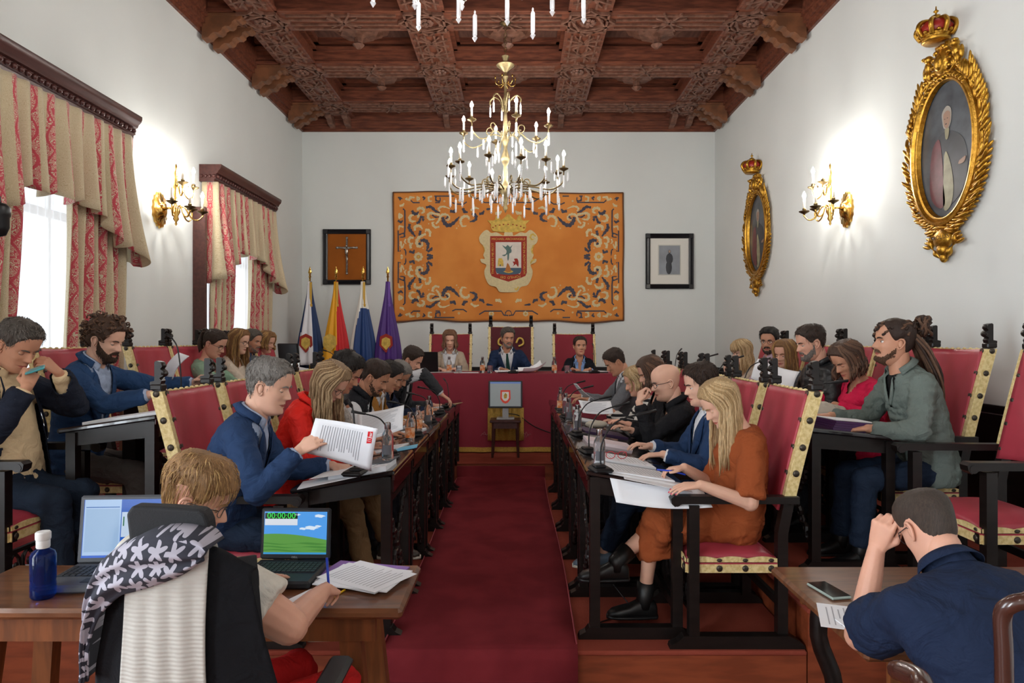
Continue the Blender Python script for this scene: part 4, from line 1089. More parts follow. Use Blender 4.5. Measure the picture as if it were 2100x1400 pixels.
for i in range(7): place(desk2, -2.14, 3.88+.66*i, ZUP, RL, 'raised-platform black desk by %s' % ul[i], 'desks of the upper left row')
ur = ['the man with dreadlocks', 'the woman in the pink jumper', 'the bearded man in black jacket', 'the long brown hair', 'the young man in glasses and the fringed blonde']
for i in range(5): place(desk1, 1.89, 4.13+.70*i, ZUP, RR, 'raised-platform black desk by %s' % ur[i], 'desks of the upper right row')
for x, l, s_ in ((-.92, 'crimson armchair behind the woman in beige at the head table', 1), (.78, 'crimson armchair behind the woman in black jacket at the head table', 1)):
    place(chair_far, x, 9.30, ZDAIS2, PI, l, 'side armchairs of the head table')
pc = place(chair_far, -.09, 9.34, ZDAIS2, PI, 'tall dark maroon armchair behind the man speaking at the centre of the head table')
pc.scale = (1.06, 1, 1.08)
for hc_ in [o_ for o_ in COL.objects if o_.get('group') == 'side armchairs of the head table']:
    for ch_ in hc_.children:
        if ch_.name.startswith('backrest'): ch_.data = ch_.data.copy(); ch_.data.materials[0] = mat('dark_crimson_velvet', '#7c1c2a', .8)
for ch_ in pc.children:
    if ch_.name.startswith('backrest'): ch_.data = ch_.data.copy(); ch_.data.materials[0] = mat('dark_maroon_velvet', '#4e121c', .8); bk = ch_
b = MB()
for s_ in (-1, 1): b.tube(crom([(s_*.10, .02, 1.0), (s_*.16, .02, 1.03), (s_*.15, .02, 1.09), (s_*.10, .02, 1.10), (s_*.07, .02, 1.04)], 4), .012, 6)
b.build('embroidered_crest', m_tgold, bk, True, (0, -.09, 0))

# ================================================================== head table under its crimson cloth
m_cloth = mat('crimson_cloth', '#90283a', 0.75, var=.05, vscale=3, bump=.08, bscale=150, sheen=0)
m_fringe = mat('gold_fringe', '#c8a24a', 0.6, var=.2, vscale=80, bump=.5, bscale=200)
tb = thing('head_table', 'long head table covered to the floor by a crimson cloth with gold fringe', 'table', (-.145, 8.36, ZDAIS))
b = MB(); TX, TY, TZ = 1.50, .36, .915
b.bbox((0, 0, TZ-.03), (2*TX-.04, 2*TY-.04, .05), .01); 
for x in (-TX+.1, TX-.1):
    for y in (-TY+.1, TY-.1): b.box((x, y, (TZ-.05)/2), (.07, .07, TZ-.06))
b.build('trestle', m_mahog, tb)
b = MB(); per = []
def corner_path(u):
    # rounded rectangle perimeter
    L = [2*TX, 2*TY, 2*TX, 2*TY]; s = u*sum(L); pts = [(-TX, -TY), (TX, -TY), (TX, TY), (-TX, TY)]; nr = [(0, -1), (1, 0), (0, 1), (-1, 0)]
    for k in range(4):
        if s <= L[k]+1e-9:
            p, q = pts[k], pts[(k+1) % 4]; t_ = s/L[k]; return (p[0]+(q[0]-p[0])*t_, p[1]+(q[1]-p[1])*t_, nr[k])
        s -= L[k]
    return (-TX, -TY, nr[0])
def clf(u, v):
    x, y, n = corner_path(u); w = .012*math.sin(u*88)+.010*math.sin(u*191+1)+.006*math.sin(u*47)
    return (x+n[0]*(w+.03)*v+n[0]*.003, y+n[1]*(w+.03)*v+n[1]*.003, TZ+.004-v*(TZ-.06) if v > 0 else TZ+.004)
b.grid(clf, 400, 10, True)
b.add([(-TX, -TY, TZ+.004), (TX, -TY, TZ+.004), (TX, TY, TZ+.004), (-TX, TY, TZ+.004)], [(0, 1, 2, 3)])
o = b.build('tablecloth', m_cloth, tb); sharp(o, 50)
b = MB()
def fr(u, v): p = clf(u, 1.0); q = corner_path(u); return (p[0]+q[2][0]*.003, p[1]+q[2][1]*.003, .068-v*.056)
b.grid(fr, 400, 3, True); b.build('gold_fringe', m_fringe, o, True)
# embroidered sprigs on the cloth front, behind the stool
b = MB(); rnd = random.Random(3)
for i in range(26):
    x = -.28+i*.022; b.tube(crom([(x, -TY-.05, .20+.02*math.sin(i)), (x+.02, -TY-.055, .23+.02*math.sin(i*2)), (x+.035, -TY-.05, .215)], 3), .0025, 4)
b.build('embroidered_sprigs', mat('pink_thread', '#b0757a', .8), o)

# ================================================================== stool with the screen, front of the head table
st = thing('small_stool', 'small dark wooden table with turned front legs under the flat screen', 'table', (-.135, 7.76, ZDAIS))
b = MB(); b.bbox((0, 0, .405), (.35, .28, .03), .006); b.build('stool_top', m_mahog, st)
b = MB(); b.box((0, -.12, .36), (.26, .02, .07)); b.box((0, .12, .36), (.26, .02, .07)); b.build('apron', m_mahog, st)
for x in (-.13, .13):
    for y in (-.11, .11): b = MB(); b.tube([(x, y, .40), (x*1.05, y, .2), (x*1.12, y*1.05, 0)], [.02, .017, .014], 8); b.build('leg', m_mahog, st)
pn = MB(); pn.grid(lambda u, v: ((u-.5)*.42, .17+.01*math.sin(u*40), .53-v*.38), 30, 4); o = pn.build('gold_cloth', m_fringe, None, True, (-.135, 7.76, ZDAIS)); tag(o, 'gold fringed banner hanging on the cloth behind the flat screen', 'banner')
o.modifiers.new('t', 'SOLIDIFY').thickness = .004
m_scr = mat('screen_grey', '#9aa2a4', 0.3, emit='#9aa6a8', estr=.12)
mon = thing('flat_monitor', 'grey flat screen showing a red crest, standing on the small table', 'monitor', (-.135, 7.74, ZDAIS+.42))
b = MB(); b.bbox((0, 0, .28), (.385, .04, .31), .008); b.build('casing', mat('monitor_grey', '#3e4044', .4), mon)
b = MB(); b.box((0, -.0215, .285), (.345, .003, .275)); sc_ = b.build('screen', m_scr, mon)
b = MB(); b.box((0, -.0238, .413), (.345, .002, .016)); b.build('title_bar', mat('screen_blue', '#5a7ab8', .4, emit='#6a8ac8', estr=.2), sc_)
b = MB(); sh_ = [(-.055, .07), (.055, .07), (.058, -.03), (.03, -.07), (0, -.082), (-.03, -.07), (-.058, -.03)]
b.prism([(p[0], p[1]+.26) for p in sh_], .002, frame_matrix((0, -.0235, 0), (1, 0, 0), (0, 0, 1), (0, -1, 0))); b.build('crest_border', mat('screen_red', '#c8402e', .4, emit='#d04a38', estr=.15), sc_)
b = MB(); b.prism([(p[0]*.7, p[1]*.7+.262) for p in sh_], .002, frame_matrix((0, -.025, 0), (1, 0, 0), (0, 0, 1), (0, -1, 0))); b.build('crest_field', mat('screen_pale', '#d8d6cc', .4, emit='#d8d6cc', estr=.1), sc_)
b = MB(); b.prism([(-.02, .27), (.0, .30), (.02, .28), (.015, .24), (-.012, .235)], .002, frame_matrix((0, -.0265, 0), (1, 0, 0), (0, 0, 1), (0, -1, 0))); b.build('crest_figure', m_tgold, sc_)
b = MB(); b.bbox((0, .0, .235-.012), (.30, .03, .02), .003); b.bbox((0, .02, .10), (.07, .05, .20), .006); b.bbox((0, 0.02, .008), (.2, .18, .016), .005); b.build('stand', mat('monitor_silver', '#a8aaac', .35), mon)
b = MB(); b.tube(crom([(.0, .1, .05), (.15, .18, .02), (.35, .22, -.12), (.75, .2, -.27), (1.0, .15, -.40)], 6), .006, 5); b.build('cable', m_blackplastic, mon, True)

# ================================================================== brown clerk tables in the foreground
m_oak = mat('clerk_table_wood', '#7a4e32', 0.3, col2='#5e3a24', vscale=4, stretch=(1, 9, 1), coat=.3, detail=6)
m_oak2 = mat('clerk_table_edge', '#7e4a28', 0.4, col2='#643a20', vscale=4, stretch=(9, 9, 1))
def clerk_table(x0, x1, y0, y1, label, legs, z=ZLOW+.75):
    t = thing('clerk_table', label, 'table', ((x0+x1)/2, (y0+y1)/2, ZLOW)); w, d = x1-x0, y1-y0; h = z-ZLOW
    b = MB(); b.bbox((0, 0, h-.019), (w, d, .038), .012); b.build('table_top', m_oak, t)
    b = MB(); b.box((0, -d/2+.06, h-.085), (w-.2, .022, .09)); b.box((0, d/2-.06, h-.085), (w-.2, .022, .09)); b.build('apron', m_oak2, t)
    for lx in legs:
        for s_ in (-1, 1):
            b = MB(); p = [(lx*(w/2-.20), s_*(d/2-.09), h-.04), (lx*(w/2-.13), s_*(d/2-.05), .0)]
            b.beam(p[0], p[1], .075, .055, (0, 1, 0)); b.build('leg', m_oak2, t)
        b = MB(); b.box((lx*(w/2-.19), 0, h-.10), (.05, d-.16, .10)); b.build('end_rail', m_oak2, t)
    return t
clerk_table(-2.05, -.395, 2.33, 2.80, 'brown wooden clerk table with splayed legs, foreground left', (-1, 1))
ct2 = clerk_table(1.03, 2.6, 2.02, 2.78, 'worn brown wooden table at the lower right corner', ())
for s_ in (-1, 1):
    for x in (-.6, .6):
        b = MB(); b.tube(crom([(x, s_*.3, .71), (x-.02, s_*.31, .5), (x+.04, s_*.3, .3), (x-.01, s_*.3, .1), (x-.05, s_*.3, .0)], 4), [.035]*9+[.028]*8, 8); b.build('cabriole_leg', m_black, ct2, True)
# ================================================================== people
def remeshed(mb, voxel, smooth=4, fac=.5):
    me = bpy.data.meshes.new('tmp'); me.from_pydata([tuple(v) for v in mb.v], [], mb.f)
    ob = bpy.data.objects.new('tmp', me); COL.objects.link(ob)
    r = ob.modifiers.new('r', 'REMESH'); r.mode = 'VOXEL'; r.voxel_size = voxel
    if smooth: s = ob.modifiers.new('s', 'SMOOTH'); s.iterations = smooth; s.factor = fac
    dg = bpy.context.evaluated_depsgraph_get()
    out = bpy.data.meshes.new_from_object(ob.evaluated_get(dg))
    bpy.data.objects.remove(ob); bpy.data.meshes.remove(me)
    n = len(out.vertices); co = np.zeros(n*3); out.vertices.foreach_get('co', co)
    no = np.zeros(n*3); out.vertices.foreach_get('normal', no)
    fs = [tuple(p.vertices) for p in out.polygons]; bpy.data.meshes.remove(out)
    return co.reshape(-1, 3), fs, no.reshape(-1, 3)

def capsule(mb, a, b, ra, rb, n=12):
    a, b = Vector(a), Vector(b); d = b-a; L = d.length
    d = d/L if L > 1e-6 else Vector((0, 0, 1))
    pts = []; rs = []
    for t in (-.98, -.85, -.6, -.3, 0): pts.append(a+d*ra*t); rs.append(ra*math.sqrt(max(.0004, 1-t*t)))
    for t in (0, .3, .6, .85, .98): pts.append(b+d*rb*t); rs.append(rb*math.sqrt(max(.0004, 1-t*t)))
    mb.tube(pts, rs, n)

def loft(mb, rings, n=20, p=2.0):
    """rings: (centre, side, fwd, half width, half depth front, half depth back)"""
    P = []; F = []
    for c, s, f, w, df, db in rings:
        for k in range(n):
            t = 2*PI*k/n; x, y = math.cos(t), math.sin(t)
            x = math.copysign(abs(x)**(2/p), x); y = math.copysign(abs(y)**(2/p), y)
            P.append(c+s*(w*x)+f*((df if y > 0 else db)*y))
    m = len(rings)
    for i in range(m-1):
        for k in range(n): F.append((i*n+k, i*n+(k+1) % n, i*n+n+(k+1) % n, i*n+n+k))
    F.append(tuple(reversed(range(n)))); F.append(tuple(range((m-1)*n, m*n)))
    mb.add(P, F)

def nz(p, f, o=0.0): return mnoise.noise(Vector((p[0]*f+o, p[1]*f+o*.7, p[2]*f-o)))

# ---- head shape -----------------------------------------------------------
HZ = [-.012, 0, .012, .03, .05, .065, .085, .105, .125, .145, .165, .185, .205, .222, .233, .238]
HF = [.030, .066, .083, .087, .084, .087, .088, .088, .087, .092, .092, .089, .078, .056, .030, .001]
HB = [-.01, -.02, -.03, -.045, -.058, -.066, -.078, -.088, -.095, -.100, -.102, -.099, -.088, -.066, -.036, -.001]
HWD = [.018, .033, .043, .053, .058, .061, .066, .069, .071, .074, .0765, .0765, .070, .054, .031, .001]
def gs(x, m, s): return math.exp(-((x-m)/s)**2)
def head_surf(a, z, off=0.0, fem=0.0):
    """a: 0 = face front, +-180 = back of head (degrees, + towards the head's right)"""
    f = float(np.interp(z, HZ, HF)); bk = float(np.interp(z, HZ, HB)); w = float(np.interp(z, HZ, HWD))
    r = math.radians(a); sx, cy = math.sin(r), math.cos(r)
    w *= 1-.05*fem*ss(.09, .0, z)
    x = w*math.copysign(abs(sx)**.92, sx); y = (f*abs(cy)**.85 if cy > 0 else bk*abs(cy)**.95)
    if cy > 0:
        ax = abs(x)
        y += -.010*gs(ax, .031, .015)*gs(z, .118, .013)          # eye sockets
        y += .005*gs(ax, .028, .02)*gs(z, .138, .008)            # brow
        y += .004*gs(ax, .042, .016)*gs(z, .092, .016)           # cheekbone
        y += -.004*gs(ax, .03, .012)*gs(z, .070, .014)
        y += .0045*gs(x, 0, .017)*gs(z, .0545, .0055)+.004*gs(x, 0, .015)*gs(z, .0445, .005) - .004*gs(x, 0, .022)*gs(z, .0495, .0022)
        y += -.004*gs(x, 0, .02)*gs(z, .035, .006)+.004*gs(x, 0, .016)*gs(z, .014, .012)
        t = ss(.130, .084, z)*(1 if z > .084 else ss(.072, .084, z))   # nose
        y += (.004+.021*t)*gs(x, 0, .0085+.004*t)*(1 if z < .14 else 0)*(ss(.145, .125, z))
        y += .008*gs(ax, .012, .006)*gs(z, .083, .007)
    L = math.hypot(x, y) or 1e-6
    top = ss(.16, .238, z)
    return Vector((x+off*x/L*(1-top*.6), y+off*y/L*(1-top*.6), z+off*top))

def make_head(b, M, sc=1.0, fem=0.0, down=0.0, ears=True):
    """adds the head to b; slots: 0 skin, 1 lips, 2 eye, 3 iris, 4 brow"""
    na = 56; zs = [-.012, -.006, 0, .006, .012, .018, .024, .03, .035, .040, .0435, .0465, .049, .0515, .0545, .058, .062, .067, .072, .077, .081, .085, .090, .096, .102, .108, .113, .118, .123, .128, .133, .139, .146, .155, .165, .177, .189, .20, .21, .22, .228, .234, .238]
    P = []
    A = [(-180+360*k/na) for k in range(na)]
    # denser sampling on the face
    A = [math.copysign(180*(abs(a)/180)**1.45, a) for a in A]
    for z in zs:
        for a in A: P.append(M @ (head_surf(a, z, 0, fem)*sc))
    F = []; MI = []
    m = len(zs)
    for i in range(m-1):
        for k in range(na):
            F.append((i*na+(k+1) % na, i*na+k, i*na+na+k, i*na+na+(k+1) % na))
            am = (A[k]+A[(k+1) % na])/2 if k < na-1 else 180
            x = head_surf(am, zs[i]).x; z = (zs[i]+zs[i+1])/2
            MI.append(1 if abs(am) < 60 and abs(x) < .024*(1-.25*abs(z-.0495)/.009) and .0425 < z < .0575 and abs(z-.0495)*2.4 < .0255-abs(x) else 0)
    F.append(tuple(range(na))); MI.append(0); F.append(tuple(reversed(range((m-1)*na, m*na)))); MI.append(0)
    o = len(b.v); b.v.extend([tuple(p) for p in P]); b.f.extend([tuple(i+o for i in f) for f in F]); b.m.extend(MI)
    T = lambda p: M @ (Vector(p)*sc)
    R3 = M.to_3x3().normalized()
    for s in (-1, 1):
        b.cur = 2; b.ell(T((s*.031, .0665, .1165)), .0125*sc, 12, 8)
        if down < .6: b.cur = 3; b.ell(T((s*.0305, .0772, .1165-.004*down)), (.0052*sc, .0028*sc, .0052*sc), 10, 6, R3)
        b.cur = 0
        # lids
        cz = .1165
        for up, r0, r1 in ((1, -.30+.9*(1-down), 1.5), (-1, -1.4, -.55)):
            if up == 1: r0 = .50-1.05*down
            Pp = []; nu, nv = 10, 5
            for j in range(nv):
                el = r0+(r1-r0)*j/(nv-1)
                for i in range(nu):
                    az = (-1.25+2.5*i/(nu-1)); q = Vector((s*.031+.0138*math.cos(el)*math.sin(az), .0662+.0138*math.cos(el)*math.cos(az), cz+.0138*math.sin(el))); Pp.append(T(q))
            b.add(Pp, [(j*nu+i, j*nu+i+1, (j+1)*nu+i+1, (j+1)*nu+i) for j in range(nv-1) for i in range(nu-1)])
            if up == 1:
                b.cur = 4; b.tube(Pp[0:nu], .0011*sc, 4); b.cur = 0
        b.cur = 4
        b.tube([T((s*x, y, z)) for x, y, z in ((.014, .094, .132), (.024, .0945, .1365), (.036, .089, .138), (.047, .078, .134))], [.0022*sc, .0034*sc, .003*sc, .0014*sc], 6, flat=1.2)
        b.cur = 0
        if ears:
            loop = [(.070, .006, .125), (.078, -.004, .134), (.083, -.018, .130), (.082, -.024, .115), (.078, -.018, .098), (.073, -.006, .082), (.070, .002, .082), (.069, .004, .095)]
            b.tube(crom([T((s*x, y, z)) for x, y, z in loop], 3), [.0045*sc]*22, 6)
            b.ell(T((s*.0735, -.008, .108)), (.006*sc, .014*sc, .022*sc), 8, 6, R3)
    b.cur = 0

HL = [(0, .196), (26, .194), (45, .180), (58, .150), (68, .120), (80, .108), (92, .128), (104, .128), (118, .07), (135, .05), (180, .042)]
def hair_cap(M, sc, top=.018, side=.008, back=.012, rough=.004, seed=0, hl=None, freq=38, lift=0.0, part=0.0, fringe=0.0, lobe=0.0):
    b = MB(); nu, nv = 84, 26; hl = hl or HL; ha = [p[0] for p in hl]; hz = [p[1] for p in hl]
    P = []
    for j in range(nv):
        v = j/(nv-1)
        for i in range(nu):
            a = -180+360*i/nu; z0 = float(np.interp(abs(a), ha, hz))+lift
            z0 += .004*nz((a*.11, seed, 0), 1.0)
            z = z0+(.2375-z0)*(v**.8)
            ff = ss(60, 20, abs(a)); bb = ss(90, 140, abs(a))
            base = side*(1-ff-bb)+top*.8*ff+back*bb
            th = base+(top-base)*ss(.15, .235, z)
            th *= ss(-.02, .16, v) if not (abs(a) < 50) else ss(-.08, .12, v)
            p0 = head_surf(a, z)
            q = nz((p0.x*freq*3, p0.y*freq, p0.z*freq*.6), 1.0, seed)
            q2 = nz((p0.x, p0.y, p0.z), 16, seed+3)
            if part: th *= 1+part*math.copysign(1, part)*0+part*.5*ss(-.05, .05, -p0.x*1.0)
            th += (rough*q+lobe*q2)*ss(0, .2, v)
            P.append(M @ (head_surf(a, z, th-.0025*(1-v))*sc))
    F = [(j*nu+(i+1) % nu, j*nu+i, (j+1)*nu+i, (j+1)*nu+(i+1) % nu) for j in range(nv-1) for i in range(nu)]
    F.append(tuple(reversed(range((nv-1)*nu, nv*nu))))
    b.add(P, F)
    return b

def locks(b, M, sc, n, length, a0=55, a1=180, r=.009, spread=.012, seed=1, wave=.008, sides=(-1, 1), drop=None, taper=.35, fwd=0.0, mis=2, zh=.10, hang=1.0):
    """tapered strands falling from the crown, past the ears, then straight down"""
    rnd = random.Random(seed)
    for i in range(n):
        s = sides[i % len(sides)]; a = s*(a0+(a1-a0)*rnd.random())
        lay = rnd.random(); off = .006+spread*lay
        pts = []
        py = .045-.13*((abs(a)-a0)/(a1-a0+1e-6))
        st = Vector((s*.004+rnd.uniform(-.004, .004), py, .234+off*.7-.012*abs(py/.08)**2))
        pts.append(M @ (st*sc))
        for z in (.222, .20, .17, .14, zh):
            p = head_surf(a*(.75+.25*ss(.23, .15, z)), z, off); pts.append(M @ (p*sc))
        L = length*(.82+.25*rnd.random()) if not drop else drop; p = pts[-1].copy(); ph = rnd.random()*6; k = 7
        d0 = (pts[-1]-pts[-2]).normalized()*(1-hang)+Vector((0, 0, -1))*hang; ctr = M @ Vector((0, 0, zh)); outv = (p-ctr); outv.z = 0
        outv = outv.normalized() if outv.length > 1e-4 else Vector((1, 0, 0))
        for j in range(1, k+1):
            t = j/k; q = p+Vector((0, 0, -1))*L*t*1.0+outv*(.012*math.sin(t*2.5)+wave*math.sin(t*7+ph))+Vector((rnd.uniform(-.003, .003), rnd.uniform(-.003, .003), 0))
            pts.append(q)
        m = len(pts); rr = r*(.8+.5*rnd.random())
        rs = [rr*.6]+[rr]*(m-4)+[rr*.85, rr*.6, rr*taper*.5]
        b.cur = rnd.randrange(mis); b.tube(pts, rs[:m], 6, flat=.6)
    b.cur = 0

def beard_shell(M, sc, th=.008, seed=0, top=None, zlo=-.010, rough=.003):
    b = MB(); nu, nv = 46, 12; P = []
    ta, tz_ = (0, 14, 26, 40, 60, 78, 86), top or (.038, .040, .054, .052, .068, .095, .125)
    for j in range(nv):
        v = j/(nv-1)
        for i in range(nu):
            a = -86+172*i/(nu-1); zt = float(np.interp(abs(a), ta, tz_)); zb = zlo+.045*ss(35, 86, abs(a))
            z = zb+(zt-zb)*v; e = math.sin(PI*min(1, .08+v*.9))**.5; p = head_surf(a, z, th*e*(1-.3*ss(50, 86, abs(a)))-.002+rough*nz((a*.5, z*200, 0), .6, seed))
            P.append(M @ (p*sc))
    b.add(P, [(j*nu+i+1, j*nu+i, (j+1)*nu+i, (j+1)*nu+i+1) for j in range(nv-1) for i in range(nu-1)])
    pts = [M @ (head_surf(a, z, .004)*sc) for a, z in ((-28, .058), (-20, .065), (-10, .069), (0, .0685), (10, .069), (20, .065), (28, .058))]
    b.tube(pts, [.002*sc, .0045*sc, .005*sc, .004*sc, .005*sc, .0045*sc, .002*sc], 6)
    return b

def glasses(M, sc, parent, m, r=.022, th=.0014):
    g = MB(); T = lambda p: M @ (Vector(p)*sc)
    for s in (-1, 1):
        g.tube([T((s*.031+r*math.cos(t), .092-.010*abs(math.cos(t))*(1 if math.cos(t)*s > 0 else 0), .115+r*.75*math.sin(t))) for t in np.linspace(0, 2*PI, 17)], th*sc, 5, cap=False)
        g.tube([T((s*.053, .083, .121)), T((s*.074, .05, .122)), T((s*.079, .0, .122)), T((s*.077, -.012, .113))], th*sc*1.1, 5)
    g.tube([T((-.009, .094, .119)), T((0, .097, .122)), T((.009, .094, .119))], th*sc*1.1, 5)
    return g.build('glasses', m, parent, True)

def tufts(b, M, sc, n, th_, L=.03, r=.0028, seed=0, hl=None, flow=1.0):
    """short strands lying over the scalp, combed forward and down"""
    rnd = random.Random(seed+50); hl = hl or HL; ha = [p[0] for p in hl]; hz = [p[1] for p in hl]; k = 0
    while k < n:
        a = rnd.uniform(-180, 180); z = rnd.uniform(.05, .236); z0 = float(np.interp(abs(a), ha, hz))
        if z < z0+.004: continue
        k += 1; top = ss(.17, .23, z); th = th_(a, z); p0 = head_surf(a, z, th*.8); 
        da = -math.copysign(1, a)*rnd.uniform(4, 16)*top*flow; dz = -L*(.35+.4*(1-top))*rnd.uniform(.6, 1.2)
        p1 = head_surf(a+da*.5, max(z+dz*.5, .04), th*1.1+.002); p2 = head_surf(a+da, max(z+dz, .04), th*.9+.001)
        b.cur = rnd.randrange(2); b.tube([M @ (p*sc) for p in (p0, p1, p2)], [r, r*.9, r*.25], 4, flat=.6)
    b.cur = 0

def beard_tufts(b, M, sc, n, th, seed=0, top=None):
    rnd = random.Random(seed+9); ta, tz_ = (0, 14, 26, 40, 60, 78, 86), top or BTOP
    for i in range(n):
        a = rnd.uniform(-86, 86); zt = float(np.interp(abs(a), ta, tz_))+rnd.uniform(-.004, .006); zb = -.010+.045*ss(35, 86, abs(a)); z = zb+(zt-zb)*rnd.random()
        p0 = head_surf(a, z, 0); L = th*1.1+.003; p1 = head_surf(a, z-L*.7, L*.75); b.tube([M @ (p0*sc), M @ (p1*sc)], [.0017, .0006], 4)
    for i in range(n//6):
        a = rnd.uniform(-30, 30); p0 = head_surf(a, .068-.00022*abs(a)*1.4, .001); p1 = head_surf(a*1.15, .058-.0003*abs(a), .005); b.tube([M @ (p0*sc), M @ (p1*sc)], [.0018, .0006], 4)
BTOP = (.038, .040, .054, .052, .068, .095, .125)

# ---- hands ------------------------------------------------------------------
def hand(b, W, y, zup, side, curl=.35, fore=None, sc=1.0, thumb_in=0.0, point=None, nails=None, nb=None, spread=1.0):
    """W wrist, y finger direction, zup back of the hand; side +1 right, -1 left"""
    y = Vector(y).normalized(); z = Vector(zup); z = (z-y*z.dot(y)).normalized(); x = y.cross(z)*side   # thumb towards -x
    def T(p): return Vector(W)+x*(p[0]*sc)+y*(p[1]*sc)+z*(p[2]*sc)
    xs = (-.030, -.0100, .0100, .0290); ln = (.070, .078, .072, .056)
    for i in range(4):
        k = T((xs[i], .088-.004*abs(i-1.2), .0)); capsule(b, T((xs[i]*.55, .005, -.001)), k, .0135*sc, .0115*sc, 8)
        c = curl if not (point is not None and i == 0) else point
        ang = .12+c*.6*(1+.12*i); p = k; r = .0096-.0006*abs(i-1)-(.001 if i == 3 else 0)
        for q, (fl, dc) in enumerate(((.46, 0), (.30, c*1.1), (.26, c*.8))):
            ang += dc; fan = xs[i]*4.2*spread*(1-min(1, c)*.7)
            d = (y*math.cos(ang)*math.cos(fan)+x*math.sin(fan)*math.cos(ang)-z*math.sin(ang)).normalized()
            e = p+d*ln[i]*fl*sc*1.15; capsule(b, p, e, r*sc*(1-.06*q), r*sc*(1-.06*(q+1)), 8)
            if q == 2 and nb is not None:
                n_ = (z*math.cos(ang)+y*math.sin(ang)).normalized(); nb.append((e+n_*r*sc*.55, d, n_, x))
            p = e
    ti = thumb_in
    tp_ = [(-.018, .015, -.006), (-.042, .045, -.014-.01*ti), (-.050+.02*ti, .073, -.020-.02*ti), (-.048+.035*ti, .098, -.024-.024*ti)]
    for i in range(3): capsule(b, T(tp_[i]), T(tp_[i+1]), (.0135, .0115, .0100)[i]*sc, (.0115, .010, .0085)[i]*sc, 8)
    loft(b, [(T((0, .0, 0)), x, z, .026*sc, .017*sc, .017*sc), (T((0, .03, 0)), x, z, .034*sc, .016*sc, .017*sc), (T((-.001, .065, 0)), x, z, .039*sc, .0135*sc, .015*sc), (T((0, .085, 0)), x, z, .036*sc, .011*sc, .012*sc)], 14)

def ik(S, W, l1, l2, pole):
    S, W, pole = Vector(S), Vector(W), Vector(pole); d = W-S; L = d.length
    if L > (l1+l2)*.985: k = L/((l1+l2)*.985); l1 *= k; l2 *= k
    d = d/L; a = (l1*l1-l2*l2+L*L)/(2*L); h = math.sqrt(max(0, l1*l1-a*a))
    p = pole-d*pole.dot(d); p.normalize(); return S+d*a+p*h

SKIN = {'fair': '#dcae96', 'light': '#d4a088', 'tan': '#c08c70', 'warm': '#c69276'}
def skin(k):
    m = mat('skin_'+k, SKIN[k], .5, var=.05, vscale=14, bump=.04, bscale=300, spec=.4)
    bs = m.node_tree.nodes['Principled BSDF']; bs.inputs['Subsurface Weight'].default_value = .12; bs.inputs['Subsurface Radius'].default_value = (.01, .004, .002)
    return m
m_lips = mat('lips', '#a8584e', .45); m_eye = mat('eye_white', '#dcd6d0', .25); m_iris = mat('iris', '#2e2018', .15)
def hairm(name, c, c2): return [mat('hair_'+name, c, .5, var=.35, vscale=60, stretch=(4, 4, .6), bump=.5, bscale=160, spec=.4), mat('hair_'+name+'_light', c2, .5, var=.3, vscale=60, stretch=(4, 4, .6), bump=.5, bscale=160, spec=.4)]

def cloth(name, c, rough=.85, **k):
    new = 'cloth_'+name not in MATS
    m = mat('cloth_'+name, c, rough, var=k.pop('var', .06), vscale=k.pop('vscale', 9), bump=k.pop('bump', .15), bscale=k.pop('bscale', 260), spec=.25, **k)
    if new:   # creases of the cloth
        nt = m.node_tree; bs = nt.nodes['Principled BSDF']; old = bs.inputs['Normal'].links[0].from_node
        tc = [n for n in nt.nodes if n.type == 'TEX_COORD'][0]; n = nt.nodes.new('ShaderNodeTexNoise'); n.inputs['Scale'].default_value = 9; n.inputs['Detail'].default_value = 3; n.inputs['Distortion'].default_value = 1.6
        bp = nt.nodes.new('ShaderNodeBump'); bp.inputs['Strength'].default_value = .55; bp.inputs['Distance'].default_value = .035
        nt.links.new(tc.outputs['Object'], n.inputs['Vector']); nt.links.new(n.outputs['Fac'], bp.inputs['Height']); nt.links.new(old.outputs['Normal'], bp.inputs['Normal']); nt.links.new(bp.outputs['Normal'], bs.inputs['Normal'])
    return m

